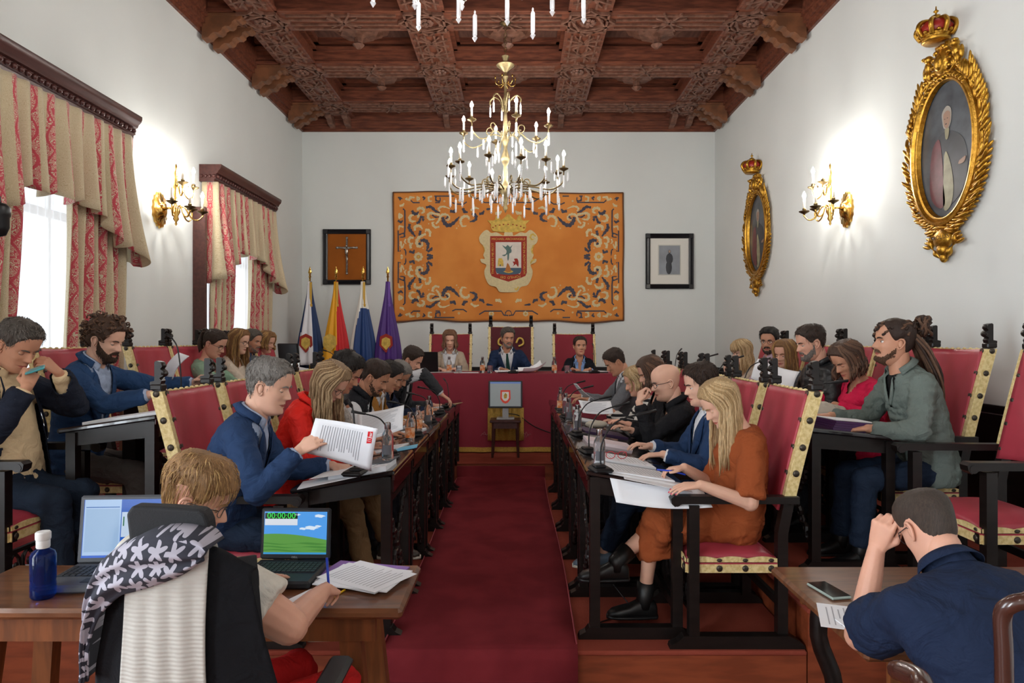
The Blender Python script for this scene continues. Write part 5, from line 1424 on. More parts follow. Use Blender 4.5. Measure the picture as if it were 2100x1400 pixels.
def person(label, pel, yaw, head, hyaw, pitch, floor, skn='light', fem=0, hs=1.0, sw=None, girth=1.0,
           rh=None, lh=None, top=None, trousers=None, shoes='#141414', hair=None, roll=0.0, down=.5, group=None,
           sleeve=1.0, neckcut=None, collar=None, bare=False, vox=None, knees=None, feet=None, legs=True, up=.285, fo=.255,
           rpole=None, lpole=None, kneelen=.43, skirt=None, hdir=None, seat=.56, back=None, neck=None, armr=1.0):
    """pel: (x, y) of the pelvis; head: (x, y, ztop); yaws in degrees, forward = (cos, sin)"""
    th = math.radians(yaw); f = Vector((math.cos(th), math.sin(th), 0)); s = Vector((f.y, -f.x, 0)); U = Vector((0, 0, 1))
    root = thing('person', label, 'person', (pel[0], pel[1], floor), 0, group)
    O = Vector((pel[0], pel[1], floor))
    L = lambda fw, rt, h: f*fw+s*rt+U*h       # local point (root frame)
    far = pel[1] > 5.2; vox = vox or (.012 if far else .009)
    if neck is None: neck = .8 if fem else .5
    if sw is None: sw = .150 if fem else .172
    hy = math.radians(hyaw); hf = Vector((math.cos(hy), math.sin(hy), 0)); hsd = Vector((hf.y, -hf.x, 0))
    pt = math.radians(pitch); rl = math.radians(roll)
    fy = hf*math.cos(pt)+U*math.sin(pt); uz = -hf*math.sin(pt)+U*math.cos(pt)
    uz2 = uz*math.cos(rl)+hsd*math.sin(rl); sx = fy.cross(uz2)
    sc = hs
    Ht = Vector(head)-O
    # skull centre so that the highest point sits at the given height
    c = Vector((Ht.x, Ht.y, Ht.z-.108*sc-.008)); org = c-uz2*(.130*sc)
    M = frame_matrix(org, sx, fy, uz2)
    nb = org-uz2*(.052*neck-.01*(1-neck))*sc-fy*.045*sc; nb = nb*.75+(c-U*.215*sc*(.7+.3*neck)-f*.03)*.25     # base of the neck
    p0 = Vector((0, 0, seat))
    mid = (p0+nb)*.5-f*(.035 if back is None else back)
    def spine(t): return p0*(1-t)**2+(mid*2-(p0+nb)*.5)*2*t*(1-t)+nb*t*t
    def tang(t): e = .02; return (spine(t+e)-spine(t-e)).normalized()
    K = [(-.16, .150, .110, .125), (-.05, .170, .125, .135), (.12, .168, .125, .125), (.35, .150, .120, .110), (.58, .160, .125, .112), (.76, sw+.008, .118, .110), (.87, sw+.006, .095, .092), (.94, sw*.78, .075, .078), (.99, .085, .058, .062), (1.03, .058, .052, .056)]
    if fem: K[4] = (.58, .148, .125, .100); K[5] = (.74, sw+.004, .135, .098)
    def rings(off=0.0, t0=-9, t1=9, gi=1.0):
        out = []
        for t, w, df, db in K:
            if t < t0 or t > t1: continue
            tt = tang(min(max(t, 0), 1)); ff = s.cross(tt)*-1; ff = (f-tt*f.dot(tt)).normalized()
            cc = spine(t) if t >= 0 else p0+(p0-spine(.1)).normalized()*(-t*5)*.1 if False else (spine(t) if t >= 0 else p0+tang(0)*t*.6)
            gb = 1+(gi-1)*ss(.9, .3, t)
            out.append((cc, s, ff, w*(1+(gb-1)*.6)+off, df*gb+off, db+off))
        return out
    sh = {}
    for q in (1, -1):
        tt = tang(.85); sh[q] = spine(.855)+s*q*(sw-.012)+tt*.0
    # wrist targets
    def hp(h, q):
        if h is None: return None
        return h
    hands = {1: rh, -1: lh}
    if rh is None: hands[1] = dict(p=L(.40, .12, .80))
    if lh is None: hands[-1] = dict(p=L(.40, -.12, .80))
    elb = {}; wr = {}
    for q in (1, -1):
        h = hands[q]; Wp = Vector(h['w'])-O if 'w' in h else Vector(h['p']); wr[q] = Wp
        pole = h.get('pole'); pole = Vector(pole) if pole else (U*-1+s*q*.45-f*.25)
        elb[q] = ik(sh[q], Wp, up, fo, pole)
    if hdir is None: hdir = {}
    # ---------- body: torso, arms, legs as one surface; head and hands joined to it
    b = MB(); loft(b, rings(-.012), 20)
    capsule(b, nb-U*.03, org+uz2*.05*sc-fy*.028*sc, .056*sc if not fem else .049*sc, .055*sc if not fem else .047*sc, 14)
    for q in (1, -1):
        capsule(b, sh[q], elb[q], .048, .038); capsule(b, elb[q], wr[q], .036, .025); 
    kn = {}; an = {}
    for q in (1, -1):
        kk = knees.get(q) if knees else None; kn[q] = L(*kk) if kk else L(kneelen, q*.11, .50 if seat > .5 else seat)
        aa = feet.get(q) if feet else None; an[q] = L(*aa) if aa else L(kneelen+.03, q*.12, .10)
        hj = p0+s*q*.085-U*.02
        if legs:
            capsule(b, hj, kn[q], .080, .052); capsule(b, kn[q], an[q], .05, .034)
            capsule(b, an[q]-U*.035, an[q]-U*.072+f*.11, .030, .018)
    co, fs, no = remeshed(b, .014, 5)
    B = MB(); B.add([tuple(v) for v in co], fs, 0)
    hb = MB(); nb_ = [] if (hands[-1].get('nails') or hands[1].get('nails')) else None
    for q in (1, -1):
        h = hands[q]
        if h.get('hide'): continue
        y = Vector(h['y']) if 'y' in h else (wr[q]-elb[q]); z = Vector(h['z']) if 'z' in h else U
        st = elb[q] if bare or sleeve < .9 else elb[q]*.45+wr[q]*.55
        if sleeve < .5: capsule(hb, sh[q]*.35+elb[q]*.65, elb[q], .047*armr, .041*armr, 12)
        capsule(hb, st, elb[q]*.3+wr[q]*.7, (.037 if st == elb[q] else .032)*armr, .030*(.4+.6*armr), 12); capsule(hb, elb[q]*.3+wr[q]*.7, wr[q], .030*(.4+.6*armr), .0245, 12)
        hand(hb, wr[q], y, z, q, h.get('curl', .35), sc=h.get('sc', .95 if not fem else .88), thumb_in=h.get('ti', 0), point=h.get('point'), nb=nb_ if h.get('nails') else None, spread=h.get('spread', 1))
    if hb.v:
        co, fs, no = remeshed(hb, .0042 if not far else .0055, 2); B.add([tuple(v) for v in co], fs, 0)
    if nb_:
        for p, d, n_, x_ in nb_:
            B.cur = 5; B.ell(p, (.0045, .0065, .0022), 7, 5, Matrix((d.cross(n_), d, n_)).transposed()); B.cur = 0
    make_head(B, M, sc, fem, down)
    hm = hairm(*hair['col']) if hair else [m_iris]*2
    me_mats = [skin(skn), m_lips, m_eye, m_iris, hm[0] if hair else mat('grey_brow', '#6a5a50', .6), mat('pink_nail', '#d8265e', .25)]
    body = B.build('body', me_mats, root, True)
    # ---------- clothing
    def wrinkle(co, no, amp, seed):
        out = co.copy(); amp *= 1.6
        for i in range(len(co)):
            p = co[i]; n1 = nz(p, 9, seed); n2 = nz((p[0]*1.0, p[1]*1.0, p[2]*2.2), 17, seed+5)
            w = (1-abs(n1)*2.2)*.6+n2*.7+.3*nz(p, 40, seed+9); out[i] += no[i]*amp*w
        return out
    seed = abs(hash_(label)) % 97
    def garment(name, m, off, sl, cut=None, amp=.005, t0=-.2, t1=1.0, hem=None, arms=True, taper_to=.045):
        b = MB(); rg = rings(off, t0, t1, girth); loft(b, rg, 24)
        if arms:
            for q in (1, -1):
                capsule(b, sh[q]-s*q*.02, sh[q]*.5+elb[q]*.5, .056+off*.8, .052+off*.8, 14)
                if sl > .55:
                    capsule(b, sh[q]*.5+elb[q]*.5, elb[q], .052+off*.8, .045+off*.6, 14)
                    e2 = elb[q]+(wr[q]-elb[q])*((sl-.5)*2*.96-.02)
                    # flat cuff
                    d = (e2-elb[q]); b.tube([elb[q], elb[q]+d*.25, elb[q]+d*.6, e2], [.044+off*.6, .045+off*.6, .040+off*.5, .034+off*.7], 14)
                else:
                    e2 = sh[q]+(elb[q]-sh[q])*(sl*2); b.tube([sh[q]*.7+elb[q]*.3, e2], [.054*armr+off, .055*armr+off*1.5], 14)
        co, fs, no = remeshed(b, vox, 3)
        co = wrinkle(co, no, amp, seed)
        fs2 = fs
        if cut:
            zt, zb, wtop, wbot = cut      # spine parameter of the top and foot of the opening, half widths in radians-ish metres
            keep = np.ones(len(co), bool); A = [spine(t) for t in np.linspace(0, 1.05, 30)]; Am = np.array([tuple(a) for a in A])
            for i in range(len(co)):
                p = co[i]; j = int(np.argmin(((Am-p)**2).sum(1))); t = j/29*1.05; d = Vector(p)-A[j]
                if t < zb or t > zt+.2: continue
                fr_ = d.dot(f); la = abs(d.dot(s)); 
                wv = wbot+(wtop-wbot)*min(1.15, (t-zb)/(zt-zb))
                if fr_ > .0 and la < wv and d.length < (.34 if girth > 1.3 else .19): keep[i] = False
                if t > zt+.02 and d.length < .078: keep[i] = False
            fs2 = [q for q in fs if all(keep[k] for k in q)]
        g = MB(); g.add([tuple(v) for v in co], fs2, 0); o = g.build(name, m, root, True)
        md = o.modifiers.new('t', 'SOLIDIFY'); md.thickness = .004; md.offset = 0
        return o
    def surf(t, ang, off):
        """point on the torso: ang 90 = chest front, 0 = the person's right"""
        tl = min(max(t, 0), 1.02); ks = [k[0] for k in K]; gb = 1+(girth-1)*ss(.9, .3, t)
        w = float(np.interp(t, ks, [k[1] for k in K]))*(1+(gb-1)*.6)+off; df = float(np.interp(t, ks, [k[2] for k in K]))*gb+off; db = float(np.interp(t, ks, [k[3] for k in K]))+off
        tt = tang(tl); ff = (f-tt*f.dot(tt)).normalized(); r = math.radians(ang); y = math.sin(r)
        return spine(tl)+s*(w*math.cos(r))+ff*((df if y > 0 else db)*y)
    def lapels(m, off, parent, wid=26, tb=.42, cut=(.98, .40, .095, .02)):
        for q in (1, -1):
            g = MB(); P = []; n = 13
            for i in range(n):
                k = i/(n-1); t = cut[0]+.005-(cut[0]+.005-cut[1])*k; wq = cut[3]+(cut[2]-cut[3])*(1-k)-.012; wt = float(np.interp(t, [z_[0] for z_ in K], [z_[1] for z_ in K]))*1.05+off; a_in = 90-q*math.degrees(math.asin(min(.85, max(.0, wq/wt)))); ww = wid*(math.sin(PI*min(1, .15+.8*(1-k)))**.8)*(.62 if k < .12 else 1)
                a_out = a_in-q*ww; P += [tuple(surf(t, a_in, off+.010)), tuple(surf(t, (a_in+a_out)/2, off+.017)), tuple(surf(t-.0*k, a_out, off+.012))]
            F = []
            for i in range(n-1):
                for j in (0, 1): F.append((i*3+j, i*3+j+1, i*3+4+j, i*3+3+j))
            g.add(P, F); o = g.build('lapel', m, parent, True); md = o.modifiers.new('t', 'SOLIDIFY'); md.thickness = .004; md.offset = 0
    def collar_ring(m, parent, off=.0, h=.038, open_=35, flare=.016):
        g = MB(); P = []; n = 26; r0 = (.058 if not fem else .052)*sc
        ax = ((org-nb+uz2*.02).normalized()*.35+tang(.98)*.65).normalized(); sd = s; ff = (f-ax*f.dot(ax)).normalized(); c0 = nb+ax*.012
        for i in range(n):
            a = math.radians(90+open_+(360-2*open_)*i/(n-1)); d = sd*math.cos(a)+ff*math.sin(a)*1.05
            fr_ = max(0, math.sin(a)); dn = -.035*fr_**2
            P += [tuple(c0+d*(r0+.014+off)+ax*(-.02+dn)), tuple(c0+d*(r0+.007+off)+ax*(h*.75+dn*.6)), tuple(c0+d*(r0+.013+off)+ax*(h*.7+dn*.6)), tuple(c0+d*(r0+.014+flare+off)+ax*(-.006+dn-.012*fr_))]
        F = []
        for i in range(n-1):
            for j in range(3): F.append((i*4+j, i*4+j+1, i*4+5+j, i*4+4+j))
        g.add(P, F); o = g.build('collar', m, parent, True); md = o.modifiers.new('t', 'SOLIDIFY'); md.thickness = .003; md.offset = 0
    for part in (top or []):
        k = part['k']
        if k == 'shirt':
            g = garment(part.get('n', 'shirt'), part['m'], .004, part.get('sl', 1.0), part.get('cut'), .003, t0=part.get('t0', -.1), arms=part.get('arms', True))
            if part.get('collar', True): collar_ring(part['m'], g)
            for q in (1, -1):
                if part.get('cuff', True):
                    d = (wr[q]-elb[q]).normalized(); c_ = MB(); c_.tube([wr[q]-d*.05, wr[q]-d*.012], [.034, .033], 14, cap=False); o = c_.build('cuff', part['m'], g, True); o.modifiers.new('t', 'SOLIDIFY').thickness = .003
        elif k == 'jacket':
            g = garment(part.get('n', 'jacket'), part['m'], part.get('off', .014), part.get('sl', .98), part.get('cut', (.98, .40, .095, .02)), part.get('amp', .0055), t0=-.2)
            lapels(part['m'], part.get('off', .014), g, part.get('lw', 24) if part.get('lapel', True) else 9, 0, part.get('cut', (.98, .40, .095, .02)))
            if part.get('collar', True): collar_ring(part['m'], g, .012, .030, 62, .018)
            if part.get('placket'):
                pass
        elif k == 'top':
            g = garment(part.get('n', 'sweater'), part['m'], part.get('off', .010), part.get('sl', .98), part.get('cut', (1.0, .90, .06, .045)), part.get('amp', .005), t0=part.get('t0', -.2), arms=part.get('arms', True))
            if part.get('collar'): collar_ring(part['m'], g, .006, .04, part.get('open', 30), .02)
        if part.get('shade'): pass
        part['obj'] = g
    if trousers:
        b = MB(); loft(b, rings(.004, -1, .15, girth), 20)
        for q in (1, -1):
            hj = p0+s*q*.085-U*.02; capsule(b, hj, kn[q], .086, .070, 14); e = kn[q]*.06+an[q]*.94; capsule(b, kn[q], kn[q]*.5+an[q]*.5, .068, .062, 14); b.tube([kn[q], kn[q]*.5+an[q]*.5, e], [.065, .062, .058], 14)
        co, fs, no = remeshed(b, .013, 3); co = wrinkle(co, no, .006, seed+2); g = MB(); g.add([tuple(v) for v in co], fs, 0); g.build('trousers' if not skirt else 'leggings', trousers, root, True)
    if skirt:
        b = MB(); loft(b, rings(.012, -1, .3, girth), 20); m1 = (kn[1]+kn[-1])/2
        for q in (1, -1): capsule(b, p0+s*q*.08-U*.01, kn[q]*skirt['len']+(p0+s*q*.08)*(1-skirt['len']), .105, .085, 14)
        d = (m1-p0)
        for t in np.linspace(.1, skirt['len'], 5): loft(b, [(p0+d*t-d.normalized()*.03-U*.02*0, s, U, .17, .075, .11), (p0+d*t+d.normalized()*.03, s, U, .165, .07, .12)], 16)
        if skirt.get('drape'):
            e = p0+d*skirt['len']; b.tube([e+U*0, e-U*skirt['drape']*.5+f*.02, e-U*skirt['drape']+f*.0], [.09, .10, .115], 16)
        co, fs, no = remeshed(b, .012, 4); co = wrinkle(co, no, .007, seed+4); g = MB(); g.add([tuple(v) for v in co], fs, 0); g.build('skirt', skirt['m'], root, True)
    if legs and shoes:
        ms = mat('shoe_'+shoes.strip('#'), shoes, .4)
        for q in (1, -1):
            a = an[q]; d = (feet or {}).get('dir', f) ; d = Vector(d).normalized(); sd = Vector((d.y, -d.x, 0)); u2 = sd.cross(d)
            g = MB(); rg = []
            zb = a-u2*.098; hk = 1.22 if shoes == '#141414' else 1.1
            for x, w, h in ((-.065, .022, .05), (-.055, .034, .07), (-.02, .038, .085), (.03, .038, .078), (.08, .043, .055), (.13, .045, .045), (.17, .038, .035), (.195, .018, .02)):
                rg.append((zb+d*x+u2*h*hk*.5, sd, u2, w, h*hk*.5, h*hk*.5))
            P = MB(); loft(P, rg, 14, 2.6); g.add(P.v, P.f)
            if shoes == '#141414': g.tube([a-u2*.05, a-u2*.01, a+(kn[q]-a).normalized()*.09], [.042, .044, .050], 12)
            o = g.build('shoe', ms, root, True)
            g = MB(); rg = [(zb+d*x+u2*.004, sd, u2, w, .012, .012) for x, w in ((-.07, .02), (-.06, .035), (0, .04), (.08, .046), (.14, .046), (.18, .036), (.2, .012))]; loft(g, rg, 12, 2.6); g.build('sole', mat('pale_sole', '#c9c2b4', .7) if shoes != '#141414' else m_blackplastic, o, True)
    # ---------- hair
    if hair:
        st = hair['s']
        kw = {k: v for k, v in hair.items() if k in ('top', 'side', 'back', 'rough', 'freq', 'lift', 'part', 'lobe', 'hl')}
        b = hair_cap(M, sc, seed=seed, **kw)
        if st == 'curly':
            rnd = random.Random(4); 
            for i in range(260):
                a = rnd.uniform(-180, 180); z = rnd.uniform(.05, .236)
                if z < float(np.interp(abs(a), [p[0] for p in HL], [p[1] for p in HL]))+.01: continue
                p = head_surf(a, z, .022+rnd.random()*.016); q = M @ (p*sc); r = .012+.006*rnd.random()
                ax = Vector((rnd.uniform(-1, 1), rnd.uniform(-1, 1), rnd.uniform(-1, 1))).normalized(); bx = ax.orthogonal().normalized(); cx_ = ax.cross(bx)
                b.cur = rnd.randrange(2); b.tube([q+bx*r*math.cos(t)+cx_*r*math.sin(t)+ax*t*.002 for t in np.linspace(0, 5, 8)], .0048, 5)
            b.cur = 0
        if st in ('long', 'bob', 'fringe', 'pony', 'dreads', 'back'):
            if hair.get('n'): locks(b, M, sc, hair['n'], hair['len'], hair.get('a0', 52), hair.get('a1', 180), hair.get('r', .010), hair.get('spread', .014), seed+1, hair.get('wave', .006), zh=hair.get('zh', .10), taper=hair.get('taper', .35))
        if st == 'fringe':
            rnd = random.Random(3)
            for i in range(26):
                a = -52+104*i/25; pts = [M @ (head_surf(a*.4, .226, .018)*sc), M @ (head_surf(a*.8, .20, .02)*sc), M @ (head_surf(a, .17, .016)*sc), M @ (head_surf(a*1.03, .145, .012)*sc)]
                b.cur = rnd.randrange(2); b.tube(pts, [.007, .009, .008, .003], 6, flat=.6)
            b.cur = 0
        if st == 'pony':
            T = lambda p: M @ (Vector(p)*sc)
            rnd = random.Random(8)
            for i in range(26):
                dx, dy = rnd.uniform(-.02, .02), rnd.uniform(-.02, .02); a_ = T((dx*.6, -.10, .185+dy*.5)); q = T((dx, -.135, .18+dy)); e = q-U*.07-hf*.03+Vector((dx, dy, 0)); e2 = e-U*(.07+.05*rnd.random())
                b.cur = rnd.randrange(2); b.tube(crom([a_, q, e, e2], 3), [.009]*7+[.008, .006, .003], 5)
            b.cur = 0; b.tube([T((0, -.108+.0, .19)), T((0, -.122, .188))], .018, 10)
        if st == 'dreads':
            T = lambda p: M @ (Vector(p)*sc); rnd = random.Random(12)
            for i in range(46):   # ropes swept back to a knot
                a = rnd.uniform(-150, 150); z = rnd.uniform(.15, .225); p_ = head_surf(a, z, .012); k = T((rnd.uniform(-.02, .02), -.105, .205+rnd.uniform(-.015, .015)))
                s_ = T((p_.x, p_.y, p_.z)); m_ = (s_+k)*.5+(T((0, 0, 0))-T((0, 0, -.03)))*(.7); b.cur = rnd.randrange(2); b.tube(crom([s_, m_, k], 4), .0075, 6)
            for i in range(24):   # the knot
                ang = rnd.random()*6.28; c_ = T((0, -.140, .215)); bx = sx; cz_ = uz2; R_ = .036+.026*rnd.random(); tilt = rnd.uniform(-.6, .6)
                b.cur = rnd.randrange(2); b.tube([c_+bx*R_*.8*math.cos(t)+(cz_*math.cos(tilt)-fy*math.sin(tilt))*R_*math.sin(t)-fy*.02*math.sin(t*2+ang) for t in np.linspace(ang, ang+5.5, 12)], .008, 6)
            for i in range(30):   # hanging ropes down the back
                dx = rnd.uniform(-.07, .07); a_ = T((dx*.8, -.09, .16+rnd.uniform(-.03, .03))); L_ = rnd.uniform(.22, .50)
                e = Vector((a_.x, a_.y, a_.z))-f*(.05+rnd.random()*.03)+s*dx*.3-U*.10; e2 = e-U*L_*.5-f*.055+s*dx*.4; e3 = e-U*L_-f*.045+s*dx*.6
                b.cur = rnd.randrange(2); b.tube(crom([a_, e, e2, e3], 4), [.0078]*10+[.007, .006, .004], 6)
            b.cur = 0
        if st in ('short', 'back', 'pony') and hair.get('top', .018) > .009:
            tp_, sd_, bk_ = hair.get('top', .018), hair.get('side', .008), hair.get('back', .012)
            tufts(b, M, sc, 200 if far else 620, lambda a, z: (sd_ if 60 < abs(a) < 130 else bk_)+(tp_-sd_)*ss(.15, .235, z), .034*hair.get('tl', 1) if tp_ > .014 else .022, .0020 if not hair.get('tl') else .0016, seed, hair.get('hl'))
        b.build('hair', hm, root, True)
        if hair.get('beard'):
            bb = beard_shell(M, sc, hair['beard']*.6, seed, hair.get('btop')); beard_tufts(bb, M, sc, 160 if far else 520, hair['beard'], seed, hair.get('btop')); bcl = hairm(*hair.get('bcol', hair['col'])); bb.build('beard', [bcl[1] if hair['beard'] < .01 else bcl[0]], root, True)
    root['_dummy'] = 0; del root['_dummy']
    return dict(root=root, M=M, sc=sc, L=L, sh=sh, elb=elb, wr=wr, surf=surf, nb=nb, f=f, s=s, hp=M, spine=spine, kn=kn, an=an, org=org, body=body, O=O)
def hash_(t):
    h = 7
    for c in t: h = (h*31+ord(c)) % 100003
    return h
def W_(px, py, Y): return ((px-1061)/1400*Y, Y, 1.5-(py-697)/1400*Y)
BR = ('brown', '#4a362a', '#6a4e3c'); BK = ('black', '#1e1916', '#302823'); GY = ('grey', '#77736e', '#98948e'); DB = ('dark_brown', '#33261e', '#4c392d')
BL = ('blonde', '#a88a60', '#c8ac82'); DBL = ('dark_blonde', '#8a6f50', '#b09470'); LB = ('light_brown', '#7a5634', '#a5804e'); SP = ('salt', '#4c4640', '#7a736c')
suit_blue = cloth('navy_suit', '#273d60'); shirt_blue = cloth('pale_blue_shirt', '#a9b8d2'); white_sh = cloth('white_shirt', '#d8dade'); jeans = cloth('denim', '#1e2c40'); dark_tr = cloth('dark_trousers', '#23262e')
grey_tr = cloth('taupe_trousers', '#5c5652')
# ---- front row, left of the aisle (facing +x)
P = {}
P['L1'] = person('person with short grey hair in blue suit jacket, holding up printed sheets, front left row', (-1.50, 3.50), 8, (-1.20, 3.30, 1.415), 0, -14, 0, 'fair', hs=1.08, sw=.185,
    rh=dict(w=(-1.01, 3.16, .99), y=(.75, .1, .45), z=(-.2, -.9, .25), curl=.25, ti=.6, pole=(-.3, -.5, -1)), lh=dict(w=(-.98, 3.62, .835), y=(1, -.25, -.05), z=(0, 0, 1), curl=.25),
    top=[dict(k='shirt', m=shirt_blue), dict(k='jacket', m=suit_blue)], trousers=jeans, hair=dict(s='short', col=GY, top=.013, side=.004, back=.006, rough=.003), down=.75, kneelen=.44, knees={1: (.47, .15, .50), -1: (.44, -.12, .52)}, feet={1: (.50, .14, .10), -1: (.46, -.12, .10)}, shoes='#5a5c60')
P['L2'] = person('person with long dark-blonde hair and glasses in bright red quilted jacket', (-1.42, 4.22), 0, (-1.10, 4.02, 1.375), -8, -38, 0, 'light', 1,
    rh=dict(w=(-.97, 4.05, .83), curl=.4), lh=dict(w=(-.95, 4.35, .83), curl=.4),
    top=[dict(k='jacket', n='jacket', m=cloth('scarlet_quilt', '#e0281e', .6), lapel=False, cut=(.98, .6, .06, .02))], trousers=cloth('khaki', '#8a6a48'), hair=dict(s='long', col=DBL, n=280, len=.26, r=.007, top=.016, side=.012, back=.014, a0=56, wave=.010), down=.8, kneelen=.42, knees={1: (.42, .10, .50), -1: (.46, -.1, .58)}, feet={1: (.50, .1, .1), -1: (.62, -.02, .25)}, shoes='#3a342e')
P['L3'] = person('person with short black hair in patterned pale shirt, half hidden by the red jacket', (-1.45, 4.85), 0, (-1.13, 4.50, 1.42), 0, -32, 0, 'tan', hs=1.04,
    rh=dict(w=(-.95, 4.55, .84), curl=.3), lh=dict(w=(-.93, 4.9, .84), curl=.3), top=[dict(k='shirt', m=cloth('speckled_shirt', '#b8b0a8', var=.4, vscale=60))], trousers=dark_tr, hair=dict(s='short', col=BK, top=.022, side=.009, back=.012), down=.8)
P['L4'] = person('person with brown hair and trimmed beard in black padded vest over white shirt', (-1.42, 5.25), 0, (-1.05, 5.05, 1.355), -6, -30, 0, 'tan', hs=1.04,
    rh=dict(w=(-.88, 4.95, .87), curl=.3), lh=dict(w=(-.85, 5.3, .84), curl=.3), top=[dict(k='shirt', m=white_sh), dict(k='top', n='vest', m=cloth('padded_black', '#1c1e24', .6), arms=False, off=.02, collar=True, cut=(1.0, .55, .04, .008))], trousers=dark_tr, hair=dict(s='short', col=DB, top=.016, side=.006, back=.007, beard=.005), down=.85)
P['L5'] = person('person in ochre jacket and white blouse hidden behind the black vest', (-1.42, 5.75), 0, (-1.045, 5.62, 1.33), 0, -30, 0, 'tan', 1,
    top=[dict(k='shirt', m=white_sh), dict(k='jacket', m=cloth('ochre', '#9a6a30'))], trousers=dark_tr, rh=dict(w=(-.9, 5.6, .83)), lh=dict(w=(-.88, 5.85, .83)), hair=dict(s='short', col=BK, top=.014, side=.01, back=.014), down=.8)
P['L6'] = person('person with cropped grey hair in navy pullover leaning over the desk', (-1.42, 6.25), 0, (-1.04, 5.98, 1.325), -10, -40, 0, 'tan', hs=1.03,
    top=[dict(k='top', m=cloth('navy_knit', '#222c44'))], trousers=dark_tr, rh=dict(w=(-.88, 6.0, .84)), lh=dict(w=(-.84, 6.4, .84)), hair=dict(s='short', col=GY, top=.011, side=.005, back=.006), down=.9)
P['L7'] = person('person with dark hair and beard in charcoal suit reaching far across the desk', (-1.36, 6.86), -10, (-1.005, 6.52, 1.435), -14, -26, 0, 'light',
    rh=dict(w=(-.72, 6.5, .98), y=(.7, -.1, -.45), z=(.4, 0, .8), curl=.5, pole=(0, 0, 1)), lh=dict(w=(-.85, 6.9, .84)), up=.30, fo=.27,
    top=[dict(k='shirt', m=white_sh), dict(k='jacket', m=cloth('charcoal', '#3a3c40'))], trousers=dark_tr, hair=dict(s='short', col=DB, top=.02, side=.006, back=.007, beard=.006), down=.8)
# ---- front row, right of the aisle (facing -x)
P['R1'] = person('person with long straight blonde hair in rust-coloured dress, pink nails, reading, front right row', (1.13, 3.58), 180, (1.045, 3.52, 1.30), 180, -34, 0, 'fair', 1, sleeve=.45, bare=True, seat=.56, hs=.98,
    lh=dict(w=(.885, 3.30, .80), y=(-1, .1, -.1), z=(-.1, -.25, 1), curl=.22, nails=1, pole=(.2, -.3, -1)), rh=dict(w=(.87, 3.56, .835), y=(-1, -.05, -.05), z=(0, .2, 1), curl=.5, nails=1),
    top=[dict(k='top', n='dress_top', m=cloth('rust_knit', '#924a26', .9), sl=.46, cut=(1.02, .93, .04, .03))], skirt=dict(m=cloth('rust_knit', '#a5501f', .9), len=.95, drape=.16), shoes='#141414',
    hair=dict(s='long', col=BL, n=360, len=.31, r=.0055, top=.016, side=.012, back=.014, a0=66, wave=.002, spread=.012), down=.9, knees={-1: (.42, -.02, .56), 1: (.40, .06, .50)}, feet={-1: (.46, .02, .14), 1: (.62, -.05, .36)})
P['R2'] = person('person with short dark hair in blue jacket, hands on papers behind the blonde woman', (1.18, 4.28), 180, (1.13, 4.20, 1.36), 182, -14, 0, 'fair', hs=1.04,
    lh=dict(w=(.86, 4.03, .825), y=(-1, .1, -.05), curl=.3), rh=dict(w=(.84, 4.35, .825)), top=[dict(k='shirt', m=white_sh), dict(k='jacket', m=cloth('denim_jacket', '#243a5c'))], trousers=jeans, shoes='#5a6a7a',
    hair=dict(s='short', col=DB, top=.016, side=.006, back=.008), down=.4, knees={1: (.5, .1, .5), -1: (.5, -.1, .52)}, feet={1: (.55, .1, .1), -1: (.64, -.05, .2)})
P['R3'] = person('person with bald head, glasses and grey beard in black shirt, hand at mouth', (1.16, 5.0), 180, (1.06, 4.88, 1.335), 184, -14, 0, 'fair', hs=1.06, sw=.185,
    lh=dict(w=(.84, 4.72, 1.07), y=(.25, .35, .9), z=(-.9, -.3, .2), curl=.9, ti=.6, pole=(.1, -.1, -1)), rh=dict(w=(.84, 5.1, .83)), top=[dict(k='top', n='shirt', m=cloth('black_cotton', '#1b1b1e'), collar=True, open=25)], trousers=dark_tr, hair=None, down=.3)
P['R4'] = person('person with wavy brown hair in black printed top, behind the bald man', (1.16, 5.55), 180, (1.05, 5.38, 1.37), 185, -22, 0, 'light', 1,
    lh=dict(w=(.84, 5.2, .86), curl=.4), rh=dict(w=(.82, 5.6, .83)), top=[dict(k='top', m=cloth('black_print', '#17171a'))], trousers=dark_tr, hair=dict(s='bob', col=BR, n=70, len=.10, top=.024, side=.016, back=.02, r=.011, lobe=.008), down=.6)
stripe = bpy.data.materials.new('striped_jersey'); stripe.use_nodes = True
_nt = stripe.node_tree; _tc = _nt.nodes.new('ShaderNodeTexCoord'); _sp = _nt.nodes.new('ShaderNodeSeparateXYZ'); _nt.links.new(_tc.outputs['Object'], _sp.inputs[0])
_m = _nt.nodes.new('ShaderNodeMath'); _m.operation = 'MULTIPLY'; _m.inputs[1].default_value = 17; _f = _nt.nodes.new('ShaderNodeMath'); _f.operation = 'FRACT'; _g = _nt.nodes.new('ShaderNodeMath'); _g.operation = 'GREATER_THAN'; _g.inputs[1].default_value = .62
_nt.links.new(_sp.outputs[2], _m.inputs[0]); _nt.links.new(_m.outputs[0], _f.inputs[0]); _nt.links.new(_f.outputs[0], _g.inputs[0])
_mx = _nt.nodes.new('ShaderNodeMix'); _mx.data_type = 'RGBA'; _mx.inputs[6].default_value = C('#d9d6d0'); _mx.inputs[7].default_value = C('#17171c'); _nt.links.new(_g.outputs[0], _mx.inputs[0]); _nt.links.new(_mx.outputs[2], _nt.nodes['Principled BSDF'].inputs['Base Color'])
_nt.nodes['Principled BSDF'].inputs['Roughness'].default_value = .9
